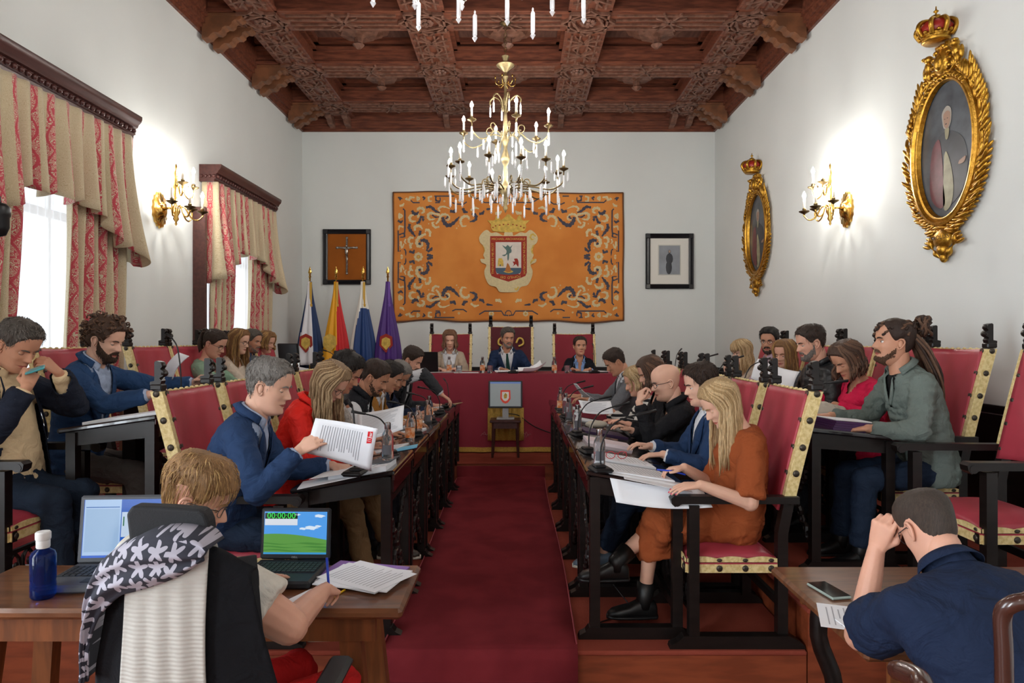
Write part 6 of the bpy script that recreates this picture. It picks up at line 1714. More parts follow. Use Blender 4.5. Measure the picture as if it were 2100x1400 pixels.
P['R5'] = person('person with blonde hair tied up in black and white striped jumper', (1.14, 6.05), 180, (1.02, 5.88, 1.275), 184, -22, 0, 'light', 1,
    lh=dict(w=(.80, 5.75, .90), y=(-1, .1, .1), curl=.5), rh=dict(w=(.80, 6.1, .86)), top=[dict(k='top', m=stripe)], trousers=dark_tr, hair=dict(s='bob', col=BL, n=30, len=.06, top=.018, side=.012, back=.02, r=.009), down=.6)
P['R6'] = person('person with short dark hair in grey suit jacket holding papers, end of right row', (1.12, 6.72), 182, (.93, 6.52, 1.42), 186, -32, 0, 'tan', hs=1.02,
    lh=dict(w=(.66, 6.42, .94), y=(-1, .1, .15), curl=.5), rh=dict(w=(.62, 6.8, .94)), top=[dict(k='shirt', m=white_sh), dict(k='jacket', m=cloth('grey_wool', '#6a6c70'))], trousers=dark_tr, hair=dict(s='short', col=DB, top=.016, side=.005, back=.006), down=.8)
# ---- upper row, left
P['U1'] = person('person with grey hair and moustache in yellow shirt and dark fleece, phone at mouth', (-2.72, 3.50), 0, (-2.56, 3.50, 1.61), -12, -30, ZUP, 'tan', hs=1.08, sw=.19, girth=1.9,
    rh=dict(w=(-2.40, 3.34, 1.27), y=(-.1, .5, .75), z=(.7, -.6, .1), curl=.9, ti=.8, pole=(-.2, -.4, -1)), lh=dict(w=(-2.42, 3.60, 1.33), y=(-.5, -.5, .7), z=(.8, -.2, .5), curl=.9, pole=(.3, .8, -1)),
    top=[dict(k='shirt', m=cloth('yellow_cotton', '#dcc49c'), cuff=False, t0=-.25), dict(k='jacket', n='fleece', m=cloth('navy_fleece', '#1c2230'), lapel=False, off=.03, cut=(.98, -.14, .10, .20))], trousers=cloth('dark_denim', '#1e2a3a'), hair=dict(s='short', col=SP, top=.012, side=.005, back=.007, lift=.0), down=.8)
P['U2'] = person('person with curly brown hair and full beard in blue jacket, reading upper left', (-2.72, 4.22), 0, (-2.53, 4.20, 1.635), -6, -18, ZUP, 'fair', hs=1.06, sw=.188,
    rh=dict(w=(-2.16, 4.02, 1.18), y=(1, .2, .1), z=(0, -.3, 1), curl=.6, ti=.5), lh=dict(w=(-2.10, 4.45, 1.22), y=(.8, -.2, .4), z=(0, .5, .8), curl=.6, ti=.6),
    top=[dict(k='shirt', m=shirt_blue), dict(k='jacket', m=cloth('petrol_jacket', '#2a466c'))], trousers=grey_tr, hair=dict(s='curly', col=BR, top=.026, side=.022, back=.026, rough=.006, lobe=.01, beard=.013), down=.6)
P['U3'] = person('person with dark ponytail and glasses in sage green cardigan', (-2.86, 6.35), 0, (-2.77, 6.25, 1.60), -8, -24, ZUP, 'light', 1, hs=1.05, girth=1.1,
    rh=dict(w=(-2.42, 6.15, 1.12)), lh=dict(w=(-2.42, 6.5, 1.12)), top=[dict(k='top', n='cardigan', m=cloth('sage', '#86a48c'), cut=(1.0, .86, .07, .03))], trousers=dark_tr, hair=dict(s='pony', col=DB, top=.010, side=.007, back=.009), down=.6)
P['U4'] = person('person with long straight brown hair and glasses in cream cardigan', (-2.86, 6.92), 0, (-2.78, 6.82, 1.615), -10, -12, ZUP, 'fair', 1,
    rh=dict(w=(-2.42, 6.7, 1.12)), lh=dict(w=(-2.42, 7.1, 1.12)), top=[dict(k='top', n='cardigan', m=cloth('cream_knit', '#cdbfae'))], trousers=dark_tr, hair=dict(s='long', col=LB, n=190, len=.24, r=.007, top=.014, side=.012, back=.013, a0=64), down=.5)
P['U5'] = person('person with greying dark hair in checked shirt, half hidden in the upper left row', (-2.9, 7.5), 0, (-2.88, 7.42, 1.615), -12, -10, ZUP, 'tan',
    top=[dict(k='shirt', m=cloth('check_shirt', '#3c4660', var=.5, vscale=40))], rh=dict(w=(-2.45, 7.4, 1.12)), lh=dict(w=(-2.45, 7.7, 1.12)), trousers=dark_tr, hair=dict(s='short', col=SP, top=.018, side=.008, back=.01, beard=.004), down=.4)
P['U6'] = person('person with chin-length fair brown hair in white top, last in the upper left row', (-2.9, 7.98), 0, (-2.90, 7.88, 1.605), -12, -16, ZUP, 'light', 1,
    top=[dict(k='top', m=cloth('white_knit', '#c8c8cc'))], rh=dict(w=(-2.45, 7.8, 1.12)), lh=dict(w=(-2.45, 8.1, 1.12)), trousers=dark_tr, hair=dict(s='bob', col=LB, n=80, len=.06, r=.011, top=.018, side=.014, back=.016, a0=50), down=.5)
# ---- upper row, right (facing -x)
P['V1'] = person('person with long dreadlocks tied back in grey-green denim shirt, upper right', (2.42, 4.02), 180, (2.235, 4.05, 1.625), 172, 4, ZUP, 'warm', hs=1.08, sw=.185,
    lh=dict(w=(1.98, 3.86, 1.00), y=(-1, .3, -.1), curl=.4), rh=dict(w=(1.95, 4.25, 1.03), y=(-1, 0, 0), curl=.4), top=[dict(k='shirt', n='undershirt', m=cloth('black_tee', '#17181a'), collar=False, arms=False, cuff=False), dict(k='jacket', n='denim_shirt', m=cloth('sage_denim', '#6e7a74', bump=.3), lapel=False, cut=(.98, .72, .05, .008), off=.016, amp=.008)], trousers=jeans,
    hair=dict(s='dreads', col=('dread', '#33241c', '#634836'), hl=[(0, .212), (26, .208), (45, .195), (58, .165), (68, .135), (80, .112), (92, .128), (104, .128), (118, .07), (135, .05), (180, .042)], top=.012, side=.008, back=.012, beard=.007, btop=(.036, .036, .034, .03, .05, .07, .09)), down=.1)
P['V2'] = person('person with wavy brown hair in bright pink jumper, reaching into a cream bag', (2.40, 4.80), 180, (2.29, 4.74, 1.495), 190, -30, ZUP, 'tan', 1, hs=1.05, girth=1.35, sw=.20,
    lh=dict(w=(2.10, 4.52, 1.07), y=(-.9, .3, -.2), curl=.5, pole=(.2, -.8, -.6)), rh=dict(w=(2.08, 4.72, 1.08), y=(-.7, -.6, -.2), curl=.5, pole=(-.2, 1, -.3)), top=[dict(k='top', n='jumper', m=cloth('fuchsia_knit', '#d6224e', .9), cut=(1.0, .84, .06, .01))], trousers=dark_tr, hair=dict(s='bob', col=BR, n=190, len=.11, r=.009, top=.018, side=.018, back=.02, a0=60, wave=.012), down=.9)
P['V3'] = person('person with short dark hair and greying beard in black leather jacket, upper right', (2.36, 5.35), 180, (2.20, 5.12, 1.615), 180, -14, ZUP, 'light', hs=1.07, sw=.19,
    lh=dict(w=(2.02, 5.0, 1.06)), rh=dict(w=(2.0, 5.5, 1.06)), top=[dict(k='jacket', n='leather_jacket', m=mat('black_leather', '#1e2022', .4, bump=.2, bscale=80), lapel=False, off=.02, cut=(1, .9, .03, .01), amp=.008)], trousers=dark_tr, hair=dict(s='short', col=DB, top=.016, side=.005, back=.007, beard=.007, bcol=SP), down=.5)
P['V4'] = person('person with long light brown hair seen from behind in the upper right row', (2.45, 5.98), 180, (2.32, 5.92, 1.505), 215, -10, ZUP, 'light', 1,
    lh=dict(w=(2.05, 5.85, 1.04)), rh=dict(w=(2.05, 6.15, 1.04)), top=[dict(k='top', m=cloth('grey_top', '#5a5c62'))], trousers=dark_tr, hair=dict(s='long', col=LB, n=190, len=.28, r=.008, top=.016, side=.014, back=.016, a0=40), down=.5)
P['V5'] = person('person with dark hair, round glasses and short beard in pale pink shirt, facing us', (2.5, 6.62), 180, (2.40, 6.5, 1.615), 232, -4, ZUP, 'tan',
    lh=dict(w=(2.05, 6.4, 1.04)), rh=dict(w=(2.05, 6.75, 1.04)), top=[dict(k='shirt', m=cloth('pink_shirt', '#c2a4b2'))], trousers=dark_tr, hair=dict(s='short', col=BK, top=.024, side=.008, back=.01, beard=.005), down=.2)
P['V6'] = person('person with fringed blonde hair and dark-rimmed glasses, hand raised by the mouth', (2.45, 7.15), 180, (2.30, 7.0, 1.505), 188, -12, ZUP, 'fair', 1,
    lh=dict(w=(2.12, 6.95, 1.22), y=(.1, .1, 1), z=(-1, 0, 0), curl=.8, ti=.6, pole=(0, -.3, -1)), rh=dict(w=(2.05, 7.3, 1.04)), top=[dict(k='top', m=cloth('beige_top', '#b0a090'), sl=.5)], bare=True, trousers=dark_tr, hair=dict(s='fringe', col=BL, n=170, len=.20, r=.008, top=.018, side=.015, back=.016, a0=62), down=.4)
# ---- head table (facing the room)
P['D1'] = person('person with shoulder-length brown hair in beige blazer at the head table, left', (-.87, 8.95), -90, (-.868, 8.78, 1.63), -84, -14, ZDAIS2, 'fair', 1, 
    rh=dict(w=(-.98, 8.66, 1.13), y=(.6, -.8, 0)), lh=dict(w=(-.80, 8.66, 1.13), y=(-.6, -.8, 0)), top=[dict(k='shirt', m=white_sh), dict(k='jacket', m=cloth('beige_tweed', '#b0a08c'), cut=(.98, .25, .10, .03), lw=20)], trousers=dark_tr, hair=dict(s='bob', col=('warm_brown', '#6a4a34', '#86644a'), n=150, len=.09, r=.008, top=.018, side=.014, back=.016, a0=46), down=.7)
P['D2'] = person('person with dark hair and beard in navy suit and green tie, speaking at the centre', (-.10, 8.98), -90, (-.125, 8.78, 1.655), -74, -4, ZDAIS2, 'tan', hs=1.04, sw=.19,
    rh=dict(w=(-.20, 8.62, 1.135), y=(.7, -.7, -.05), curl=.3), lh=dict(w=(.20, 8.64, 1.16), y=(.2, -1, 0), curl=.6), top=[dict(k='shirt', m=white_sh), dict(k='jacket', m=cloth('navy_suit_dark', '#1e2e4c'))], trousers=dark_tr, hair=dict(s='short', col=SP, top=.022, side=.009, back=.01, beard=.005, part=.4), down=.2)
P['D3'] = person('person with pulled-back dark hair in black jacket and blue blouse at the head table', (.80, 8.95), -90, (.805, 8.78, 1.55), -84, 2, ZDAIS2, 'warm', 1, hs=1.02,
    rh=dict(w=(.70, 8.66, 1.13), y=(.6, -.8, 0)), lh=dict(w=(.92, 8.66, 1.13), y=(-.6, -.8, 0)), top=[dict(k='shirt', m=cloth('sky_blouse', '#7fa0d0'), cut=(1, .8, .02, .005)), dict(k='jacket', m=cloth('black_jacket', '#15171e'), cut=(.98, .25, .075, .01))], trousers=dark_tr, hair=dict(s='short', col=DB, top=.012, side=.010, back=.012), down=.2)
# ---- foreground
P['F1'] = person('person with short fair hair and glasses in cream short-sleeved top, writing at the clerk table', (-.90, 2.02), 58, (-1.02, 2.17, 1.13), 14, -24, ZLOW, 'light', 1, hs=1.05, neck=.2, girth=1.25, sw=.205, sleeve=.4, bare=True, seat=.54,
    armr=1.35, rh=dict(w=(-.645, 2.28, .665), y=(.1, .9, -.25), z=(.5, 0, 1), curl=.8, ti=.7, pole=(.7, -.5, -.5)), lh=dict(w=(-.92, 2.45, .63), y=(.3, 1, 0), curl=.3, pole=(-.5, 0, -1)), up=.285, fo=.265,
    top=[dict(k='top', n='blouse', m=cloth('cream_blouse', '#d0ccc0'), sl=.36, off=.014, cut=(1.02, .92, .04, .03))], trousers=cloth('red_trousers', '#b81c1c'), hair=dict(s='short', col=('sandy', '#8f6c46', '#bf9a64'), top=.026, side=.003, back=.003, rough=.003, lobe=.010, tl=1.9, hl=[(0, .176), (26, .172), (45, .165), (58, .150), (68, .120), (80, .108), (92, .128), (104, .128), (118, .09), (135, .07), (180, .062)]), down=.7, kneelen=.40)
P['F2'] = person('person with close-cropped hair in navy polo shirt, leaning on the corner table', (1.27, 1.60), 97, (1.20, 2.0, 1.065), 98, -36, ZLOW, 'light', 0, hs=.90, neck=.55, sw=.215, girth=1.15, sleeve=.4, bare=True, seat=.54,
    lh=dict(w=(1.105, 2.10, .86), y=(.12, -.30, 1), z=(-.85, -.5, 0), curl=1.0, ti=.6, point=.05, pole=(-.15, .3, -1)), rh=dict(w=(1.45, 2.15, .62), y=(-.4, 1, 0), curl=.3, pole=(.6, 0, -1)), up=.33, fo=.27, back=.06, armr=1.1,
    top=[dict(k='top', n='polo_shirt', m=cloth('navy_pique', '#18243c', .85), sl=.33, off=.014, collar=True, open=60)], trousers=dark_tr, hair=dict(s='short', col=('cropped', '#3a2f27', '#54453a'), top=.008, side=.003, back=.004, rough=.0015), down=.8, kneelen=.40)
m_gl_dark = mat('dark_glasses_frame', '#14161c', .3); m_gl_thin = mat('thin_metal_frame', '#5c5a58', .3, metal=.8)
# green tie of the speaker
q_ = P['D2']; g = MB(); pts = [q_['surf'](t, 90, .020) for t in (.985, .95, .85, .7, .55, .45)]; g.strip(pts, [.028, .022, .036, .044, .05, .03], tuple(q_['f']), .004); g.build('tie', cloth('green_tie', '#1f4038'), q_['root'], True)
for k, m_ in (('L2', m_gl_thin), ('R3', m_gl_dark), ('U3', m_gl_dark), ('U4', m_gl_thin), ('V5', m_gl_thin), ('V6', m_gl_dark), ('F1', m_gl_thin), ('F2', m_gl_dark)):
    glasses(P[k]['M'], P[k]['sc'], P[k]['root'], m_)
# ================================================================== things on the desks
zR = lambda x: .755+(.865-x)/.52*.095+.0012
zL = lambda x: .755+(x+1.135)/.52*.095+.0012
zUR = lambda x: ZUP+.757+(2.15-x)/.52*.053+.0012
zUL = lambda x: ZUP+.835+(x+2.40)/.52*.075+.0012
zHT = lambda x: ZDAIS+.915+.004+.001
zCT = lambda x: ZLOW+.75+.0005
def sheet(x, y, rot, surf, label, w=.21, h=.297, th=.0012, curl=0.0, m=None, dz=0.0, group=None, print_=True, name='paper_sheet', cat='paper', lines=14, fold=None):
    """a sheet or stack lying on a surface; rot in degrees of its long axis from +y"""
    r = math.radians(rot); t = thing(name, label, cat, (x, y, surf(x)+dz), 0, group)
    ax, ay = Vector((math.cos(r), math.sin(r), 0)), Vector((-math.sin(r), math.cos(r), 0))
    def pt(u, v, o=0):
        p = ax*(u*w)+ay*(v*h); z = surf(x+p.x)-surf(x)+o
        z += curl*max(0, abs(u)*2-.3)**2*.5 + curl*max(0, v+.1)**2*1.2
        return Vector((p.x, p.y, z))
    b = MB(); n = 7; top = [pt(i/(n-1)-.5, j/(n-1)-.5, th) for j in range(n) for i in range(n)]; o = b.add(top, [(j*n+i, j*n+i+1, (j+1)*n+i+1, (j+1)*n+i) for j in range(n-1) for i in range(n-1)])
    bot = [p-Vector((0, 0, th)) for p in top]; o2 = b.add(bot, [(j*n+i, (j+1)*n+i, (j+1)*n+i+1, j*n+i+1) for j in range(n-1) for i in range(n-1)])
    ed = [i for i in range(n)]+[j*n+n-1 for j in range(1, n)]+[(n-1)*n+i for i in range(n-2, -1, -1)]+[j*n for j in range(n-2, 0, -1)]
    for a, c in zip(ed, ed[1:]+ed[:1]): b.f.append((o+a, o2+a, o2+c, o+c)); b.m.append(0)
    b.build('page' if th < .004 else 'page_stack', m or m_paper, t, False)
    if print_:
        b = MB(); rnd = random.Random(int(abs(x*97+y*31)*10))
        for i in range(lines):
            v = .40-.8*i/(lines-1); L_ = rnd.uniform(.55, .78); P_ = []
            for k in range(5):
                u = -.38+L_*k/4; P_ += [pt(u, v, th+.0006), pt(u, v+.012, th+.0006)]
            b.add(P_, [(2*k, 2*k+2, 2*k+3, 2*k+1) for k in range(4)])
        b.build('print_line_block', m_ink, t)
    return t
m_label = mat('orange_label', '#d8701e', .5, col2='#e8c8a8', vscale=30); m_water = mat('water', '#e8eef2', 0.02, trans=1.0, ior=1.33)
m_bglass = mat('bottle_glass', '#f6fafc', .04, trans=.95, ior=1.12)
_bot = {}
def bottle(x, y, z, label, orange=False, group='glass water bottles', cap=None):
    key = (orange, cap)
    if key not in _bot:
        t = thing('water_bottle', label, 'bottle', (x, y, z), 0, group)
        b = MB(); b.lathe([(.0, .0), (.028, .0), (.031, .006), (.031, .115), (.028, .135), (.016, .155), (.0145, .172), (.0, .172)], (0, 0, 0), 18); b.build('glass_body', m_bglass, t, True)
        b = MB(); b.lathe([(.0155, .160), (.0165, .162), (.0165, .192), (.014, .195), (0, .195)], (0, 0, 0), 18); sharp(b.build('cap', mat('blue_cap', '#2a6fc0', .4) if cap else m_silver, t))
        b = MB(); b.lathe([(.0318, .03), (.0318, .095)], (0, 0, 0), 18); b.f = b.f[:-2]; b.m = b.m[:-2]
        if not orange: b = MB(); b.grid(lambda u, v: (.0318*math.sin(u*1.6-.8), -.0318*math.cos(u*1.6-.8), .03+v*.05), 8, 2)
        b.build('label', m_label if orange else mat('grey_label', '#5a5a60', .5), t, True)
        _bot[key] = t; return t
    t = copy_tree(_bot[key]); t.location = (x, y, z); t['label'] = label; t['group'] = group; return t
def mic(x, y, z, ang, reach, rise, label, group='gooseneck microphones', base=True):
    """ang: direction in degrees in which the neck leans"""
    t = thing('gooseneck_microphone', label, 'microphone', (x, y, z), 0, group); a = math.radians(ang); c, s = math.cos(a), math.sin(a)
    b = MB(); b.bbox((0, 0, .012), (.10, .13, .024), .010, rz=a); b.bbox((c*-.01, s*-.01, .030), (.06, .07, .016), .006, rz=a); b.build('base', m_blackplastic, t)
    pts = crom([(0, 0, .03), (c*reach*.02, s*reach*.02, .03+rise*.45), (c*reach*.25, s*reach*.25, .03+rise*.85), (c*reach*.62, s*reach*.62, .03+rise)], 6)
    b = MB(); b.tube(pts, .0042, 7); b.build('neck', m_blackplastic, t, True)
    e = pts[-1]; d = (pts[-1]-pts[-3]).normalized(); d = (d+Vector((c, s, .05))*.4).normalized(); b = MB(); b.tube([e, e+d*.01, e+d*.05, e+d*reach*.38], [.005, .0075, .0075, .009], 9); b.build('head', m_blackplastic, t, True)
    return t
# ---- front left desks
who_ls = ['in front of the grey-haired man in blue', 'in front of the red jacket', 'beyond the red jacket', 'before the black vest', 'before the navy pullover', 'at the far end by the head table']
sheet(-.80, 3.54, 86, zL, 'thick stack of white papers on the nearest left desk', th=.026, print_=False)
sheet(-.88, 3.50, 78, zL, 'loose white sheet askew on the paper stack, nearest left desk', th=.001, dz=.028, print_=False)
sheet(-.95, 3.47, 100, lambda x: zL(x), 'loose fanned sheets at the sitter side of the nearest left desk', th=.004, dz=.001, print_=False)
sheet(-.74, 3.60, 80, zL, 'dark grey folder under the water bottle on the nearest left desk', w=.15, h=.2, th=.004, dz=.029, m=mat('grey_folder', '#55585e', .6), print_=False, name='folder', cat='folder')
bottle(-.68, 3.58, zL(-.68)+.034, 'clear water bottle with steel cap on the nearest left desk')
def flat_sheet(cs, label, txt=True, logo=False, name='held_paper', bow=.012, rowdir=0, th=.0012):
    """sheet given by its four corners TL, TR, BR, BL in space"""
    cs = [Vector(c) for c in cs]; c0 = sum(cs, Vector())/4; t = thing(name, label, 'paper', c0); cs = [c-c0 for c in cs]
    nrm = ((cs[1]-cs[0]).cross(cs[3]-cs[0])).normalized()
    def pt(u, v, o=0): return (cs[0]*(1-u)+cs[1]*u)*(1-v)+(cs[3]*(1-u)+cs[2]*u)*v+nrm*(o+bow*math.sin(PI*u)*1.0-bow*.6*math.sin(PI*v))
    b = MB(); b.grid(lambda u, v: pt(u, v), 12, 10); o = b.build('page', m_paper, t, True); md = o.modifiers.new('t', 'SOLIDIFY'); md.thickness = th; md.offset = 0
    sgn = 1 if nrm.y < 0 else -1
    if txt:
        b = MB(); rnd = random.Random(2)
        for i in range(17):
            if rowdir: u0 = .14+.62*i/16; L_ = rnd.uniform(.45, .7); q = [(u0, .15+L_*k/4) for k in range(5)]; e = (.012, 0)
            else: v0 = .12+.74*i/16; L_ = rnd.uniform(.6, .78); q = [(.1+L_*k/4, v0) for k in range(5)]; e = (0, .014)
            P_ = []
            for u, v in q: P_ += [pt(u, v, sgn*.0016), pt(u+e[0], v+e[1], sgn*.0016)]
            b.add(P_, [(2*k, 2*k+2, 2*k+3, 2*k+1) for k in range(4)])
        b.build('print_line_block', m_ink, t)
    if logo:
        mr = mat('red_print', '#d8232a', .6); mw = mat('white_print', '#f0eeee', .6)
        b = MB(); b.add([pt(u, v, sgn*.002) for u, v in ((.855, .10), (.935, .08), (.945, .34), (.865, .37))], [(0, 1, 2, 3)]); lg = b.build('logo_square', mr, t)
        b = MB()
        for u0, v0, u1, v1 in ((.862, .215, .94, .23), (.895, .10, .902, .22), (.872, .26, .93, .27), (.872, .30, .93, .31), (.91, .12, .925, .2)): b.add([pt(u, v, sgn*.0026) for u, v in ((u0, v0), (u1, v0), (u1, v1), (u0, v1))], [(0, 1, 2, 3)])
        b.build('logo_mark', mw, lg)
    return t
flat_sheet([W_(647, 857, 3.16), W_(775, 879, 3.08), W_(761, 966, 3.22), W_(629, 929, 3.20)], 'printed sheet with a small red logo held up by the grey-haired man in blue', True, True, rowdir=1)
flat_sheet([W_(733, 848, 4.25), W_(829, 830, 4.25), W_(826, 880, 4.15), W_(735, 905, 4.12)], 'white sheets held open behind the red-logo paper', True)
mic(-.73, 3.92, zL(-.73), 200, .22, .22, 'gooseneck microphone just past the nearest left desk bottle')
mic(-.80, 3.36, zL(-.80)+.02, 175, .02, .30, 'upright thin gooseneck microphone beside the bottle on the nearest left desk')
bottle(-.70, 4.45, zL(-.7), 'orange-labelled water bottle on the second left desk', True); bottle(-.72, 4.95, zL(-.72), 'orange-labelled water bottle on the third left desk', True)
bottle(-.70, 5.35, zL(-.7), 'clear water bottle on the fourth left desk'); bottle(-.76, 5.9, zL(-.76), 'orange-labelled water bottle on the fifth left desk', True)
sheet(-.86, 4.30, 80, zL, 'white papers on the second left desk, in front of the red jacket', th=.006); sheet(-.70, 4.16, 95, zL, 'pale blue folder edge on the second left desk', w=.12, h=.18, th=.006, m=mat('light_blue_folder', '#6fb8d8', .6), print_=False, name='folder', cat='folder')
sheet(-.85, 5.02, 75, zL, 'white papers on the third left desk', th=.01); sheet(-.86, 5.62, 95, zL, 'white papers on the fourth left desk', th=.008); sheet(-.84, 6.3, 85, zL, 'white papers on the fifth left desk', th=.008)
sheet(-.76, 6.95, 60, zL, 'buff folder overhanging the far end of the left desks', w=.24, h=.33, th=.004, m=mat('buff_folder', '#a8936c', .7), print_=False, name='folder', cat='folder'); sheet(-.86, 6.8, 100, zL, 'open papers under the reaching hand on the farthest left desk', th=.01, dz=.005)
mic(-.70, 4.72, zL(-.7), 195, .2, .2, 'gooseneck microphone on the third left desk'); mic(-.70, 5.5, zL(-.7), 195, .2, .2, 'gooseneck microphone on the fourth left desk'); mic(-.70, 6.15, zL(-.7), 195, .2, .2, 'gooseneck microphone on the fifth left desk'); mic(-.68, 6.75, zL(-.68), 110, .2, .22, 'gooseneck microphone on the farthest left desk')
# ---- front right desks
sheet(.63, 3.58, -82, zR, 'printed document the blonde woman is reading, nearest right desk', w=.23, h=.32, th=.012, dz=.002)
sheet(.70, 3.44, -96, zR, 'sheet folded under the document and hanging past the desk edge', th=.001, print_=False, w=.22, h=.33)
# the sheets that droop over the near edge
t = thing('drooping_paper', 'white sheets drooping over the near end of the nearest right desk', 'paper', (.66, 3.40, zR(.66)))
b = MB()
def droop(u, v):
    x = -.22+u*.47+.06*v*(1-u)*0; y = .10-v*.18; fall = max(0, v-.42)
    return (x+.04*v, y, zR(.66+x)-zR(.66)+.004-.19*fall*(1.15-.55*u)-.03*math.sin(u*PI)*fall)
b.grid(droop, 12, 10); o = b.build('page', m_paper, t, True); o.modifiers.new('t', 'SOLIDIFY').thickness = .0015
bottle(.435, 3.62, zR(.435), 'clear water bottle with dark label on the nearest right desk')
mic(.42, 3.44, zR(.42), 12, .30, .25, 'gooseneck microphone leaning over the nearest right desk')
mic(.42, 4.0, zR(.42), 15, .26, .24, 'gooseneck microphone on the second right desk'); mic(.42, 4.72, zR(.42), 20, .26, .22, 'gooseneck microphone on the third right desk'); mic(.42, 5.8, zR(.42), 20, .25, .22, 'gooseneck microphone on the fifth right desk'); mic(.42, 6.5, zR(.42), 20, .25, .22, 'gooseneck microphone on the sixth right desk')
t = thing('reading_glasses', 'red-rimmed reading glasses lying on the papers of the second right desk', 'glasses', (.56, 3.86, zR(.56)+.016))
b = MB()
for s_ in (-1, 1):
    b.tube([(s_*.033+.025*math.cos(q), 0, .022+.020*math.sin(q)) for q in np.linspace(0, 2*PI, 17)], .0022, 5, cap=False)
    b.tube([(s_*.058, 0, .036), (s_*.06, .05, .034), (s_*.055, .12, .008)], .002, 5)
b.tube([(-.009, 0, .03), (0, -.003, .034), (.009, 0, .03)], .0022, 5); b.build('red_frame', mat('red_plastic', '#c22a38', .35), t, True)
sheet(.60, 3.95, -85, zR, 'white papers under the red reading glasses', w=.25, h=.34, th=.01); 
t = thing('ballpoint_pen', 'blue ballpoint pen in the blonde woman\'s fingers', 'pen', (.79, 3.52, zR(.79)+.05)); b = MB(); b.tube([(-.07, 0, .012), (.0, 0, .006), (.075, -.01, -.012)], .0045, 7); b.build('barrel', mat('blue_plastic', '#1f3fb8', .3), t, True)
sheet(.60, 4.55, -88, zR, 'pinkish papers on the third right desk', th=.02, m=mat('pink_white', '#e2d2d6', .7), print_=False); sheet(.64, 5.15, -80, zR, 'purple folder on the fourth right desk', w=.24, h=.33, th=.012, m=mat('purple_folder', '#3a2448', .5), print_=False, name='folder', cat='folder')
bottle(.44, 5.0, zR(.44), 'clear water bottle on the fourth right desk'); bottle(.42, 5.55, zR(.42), 'clear water bottle on the fifth right desk'); bottle(.43, 6.05, zR(.43), 'clear bottle beside the orange-labelled ones, right desks'); bottle(.40, 6.35, zR(.4), 'orange-labelled water bottle on the sixth right desk', True); bottle(.43, 6.8, zR(.43), 'orange-labelled water bottle at the far end of the right desks', True)
t = thing('cloth_pouch', 'small pale pouch lying on the fourth right desk', 'pouch', (.62, 5.35, zR(.62)+.02)); b = MB(); b.ell((0, 0, .02), (.09, .05, .03), 14, 8); b.tube(crom([(-.05, -.04, .02), (-.06, -.07, .0), (-.04, -.07, .0), (-.04, -.04, .02)], 4), .004, 5); b.build('pouch_body', mat('cream_canvas', '#b8b0a0', .9, var=.1), t, True)
flat_sheet([W_(1186, 820, 5.6), W_(1252, 822, 5.6), W_(1258, 848, 5.5), W_(1195, 846, 5.5)], 'sheet held by the striped-jumper woman over the right desks')
flat_sheet([W_(1176, 786, 6.2), W_(1186, 792, 6.0), W_(1218, 818, 6.2), W_(1200, 815, 6.4)], 'papers tilted up in the grey-suited man\'s hand', False)
sheet(.60, 6.9, -85, zR, 'white papers at the far end of the right desks', th=.008); sheet(.62, 5.9, -85, zR, 'white papers on the fifth right desk', th=.008)
# ---- upper left
sheet(-2.12, 3.82, 86, zUL, 'long white papers along the near edge of the upper left desk', w=.3, h=.44, th=.012, print_=False)
mic(-1.97, 4.0, zUL(-1.97), 165, .10, .38, 'tall gooseneck microphone on the upper left desk before the bearded man'); bottle(-1.97, 3.78, zUL(-1.97), 'clear water bottle on the nearest upper left desk')
flat_sheet([W_(366, 722, 4.45), W_(387, 730, 4.3), W_(352, 778, 4.35), W_(334, 770, 4.5)], 'white sheet raised in the curly-haired man\'s hand', False, bow=.03)
t = thing('smartphone', 'teal-edged phone held at the mouth of the man in yellow shirt', 'phone', W_(72, 758, 3.38)); b = MB(); b.bbox((0, 0, 0), (.085, .07, .009), .003, rz=.5, rx=.2, ry=-.35); b.build('phone_body', mat('teal_case', '#4a9aa0', .3), t)
bottle(-2.0, 5.6, zUL(-2.0), 'clear water bottle beside the green cardigan'); mic(-2.0, 5.95, zUL(-2.0), 160, .25, .08, 'low gooseneck microphone before the green cardigan'); mic(-1.98, 7.5, zUL(-1.98), 165, .2, .25, 'gooseneck microphone near the far upper left corner')
sheet(-2.15, 7.35, 80, zUL, 'white papers on the farthest upper left desk', th=.008)
dk = thing('side_desk', 'small black desk in the far left corner with a screen on it', 'desk', (-2.74, 8.74, ZUP)); b = MB(); b.bbox((0, 0, .86), (.7, .5, .03), .006); b.build('desk_top', m_black, dk)
for sx_ in (-1, 1):
    for sy_ in (-1, 1): b = MB(); b.box((sx_*.31, sy_*.21, .425), (.05, .05, .84)); b.build('leg', m_black, dk)
mn = thing('desktop_monitor', 'black monitor turned away at the far end of the upper left row', 'monitor', (-2.98, 8.9, ZUP+.876), -.5); b = MB(); b.bbox((0, 0, .23), (.36, .04, .30), .01, rx=.12); b.bbox((0, .03, .23), (.22, .05, .18), .01, rx=.12); b.build('casing', m_blackplastic, mn); b = MB(); b.box((0, .02, .05), (.06, .04, .10)); b.bbox((0, .02, .008), (.22, .18, .016), .004); b.build('stand', m_blackplastic, mn)
flat_sheet([W_(588, 738, 8.6), W_(615, 736, 8.6), W_(614, 760, 8.5), W_(600, 764, 8.5)], 'white paper standing by the black monitor in the far left corner', False)
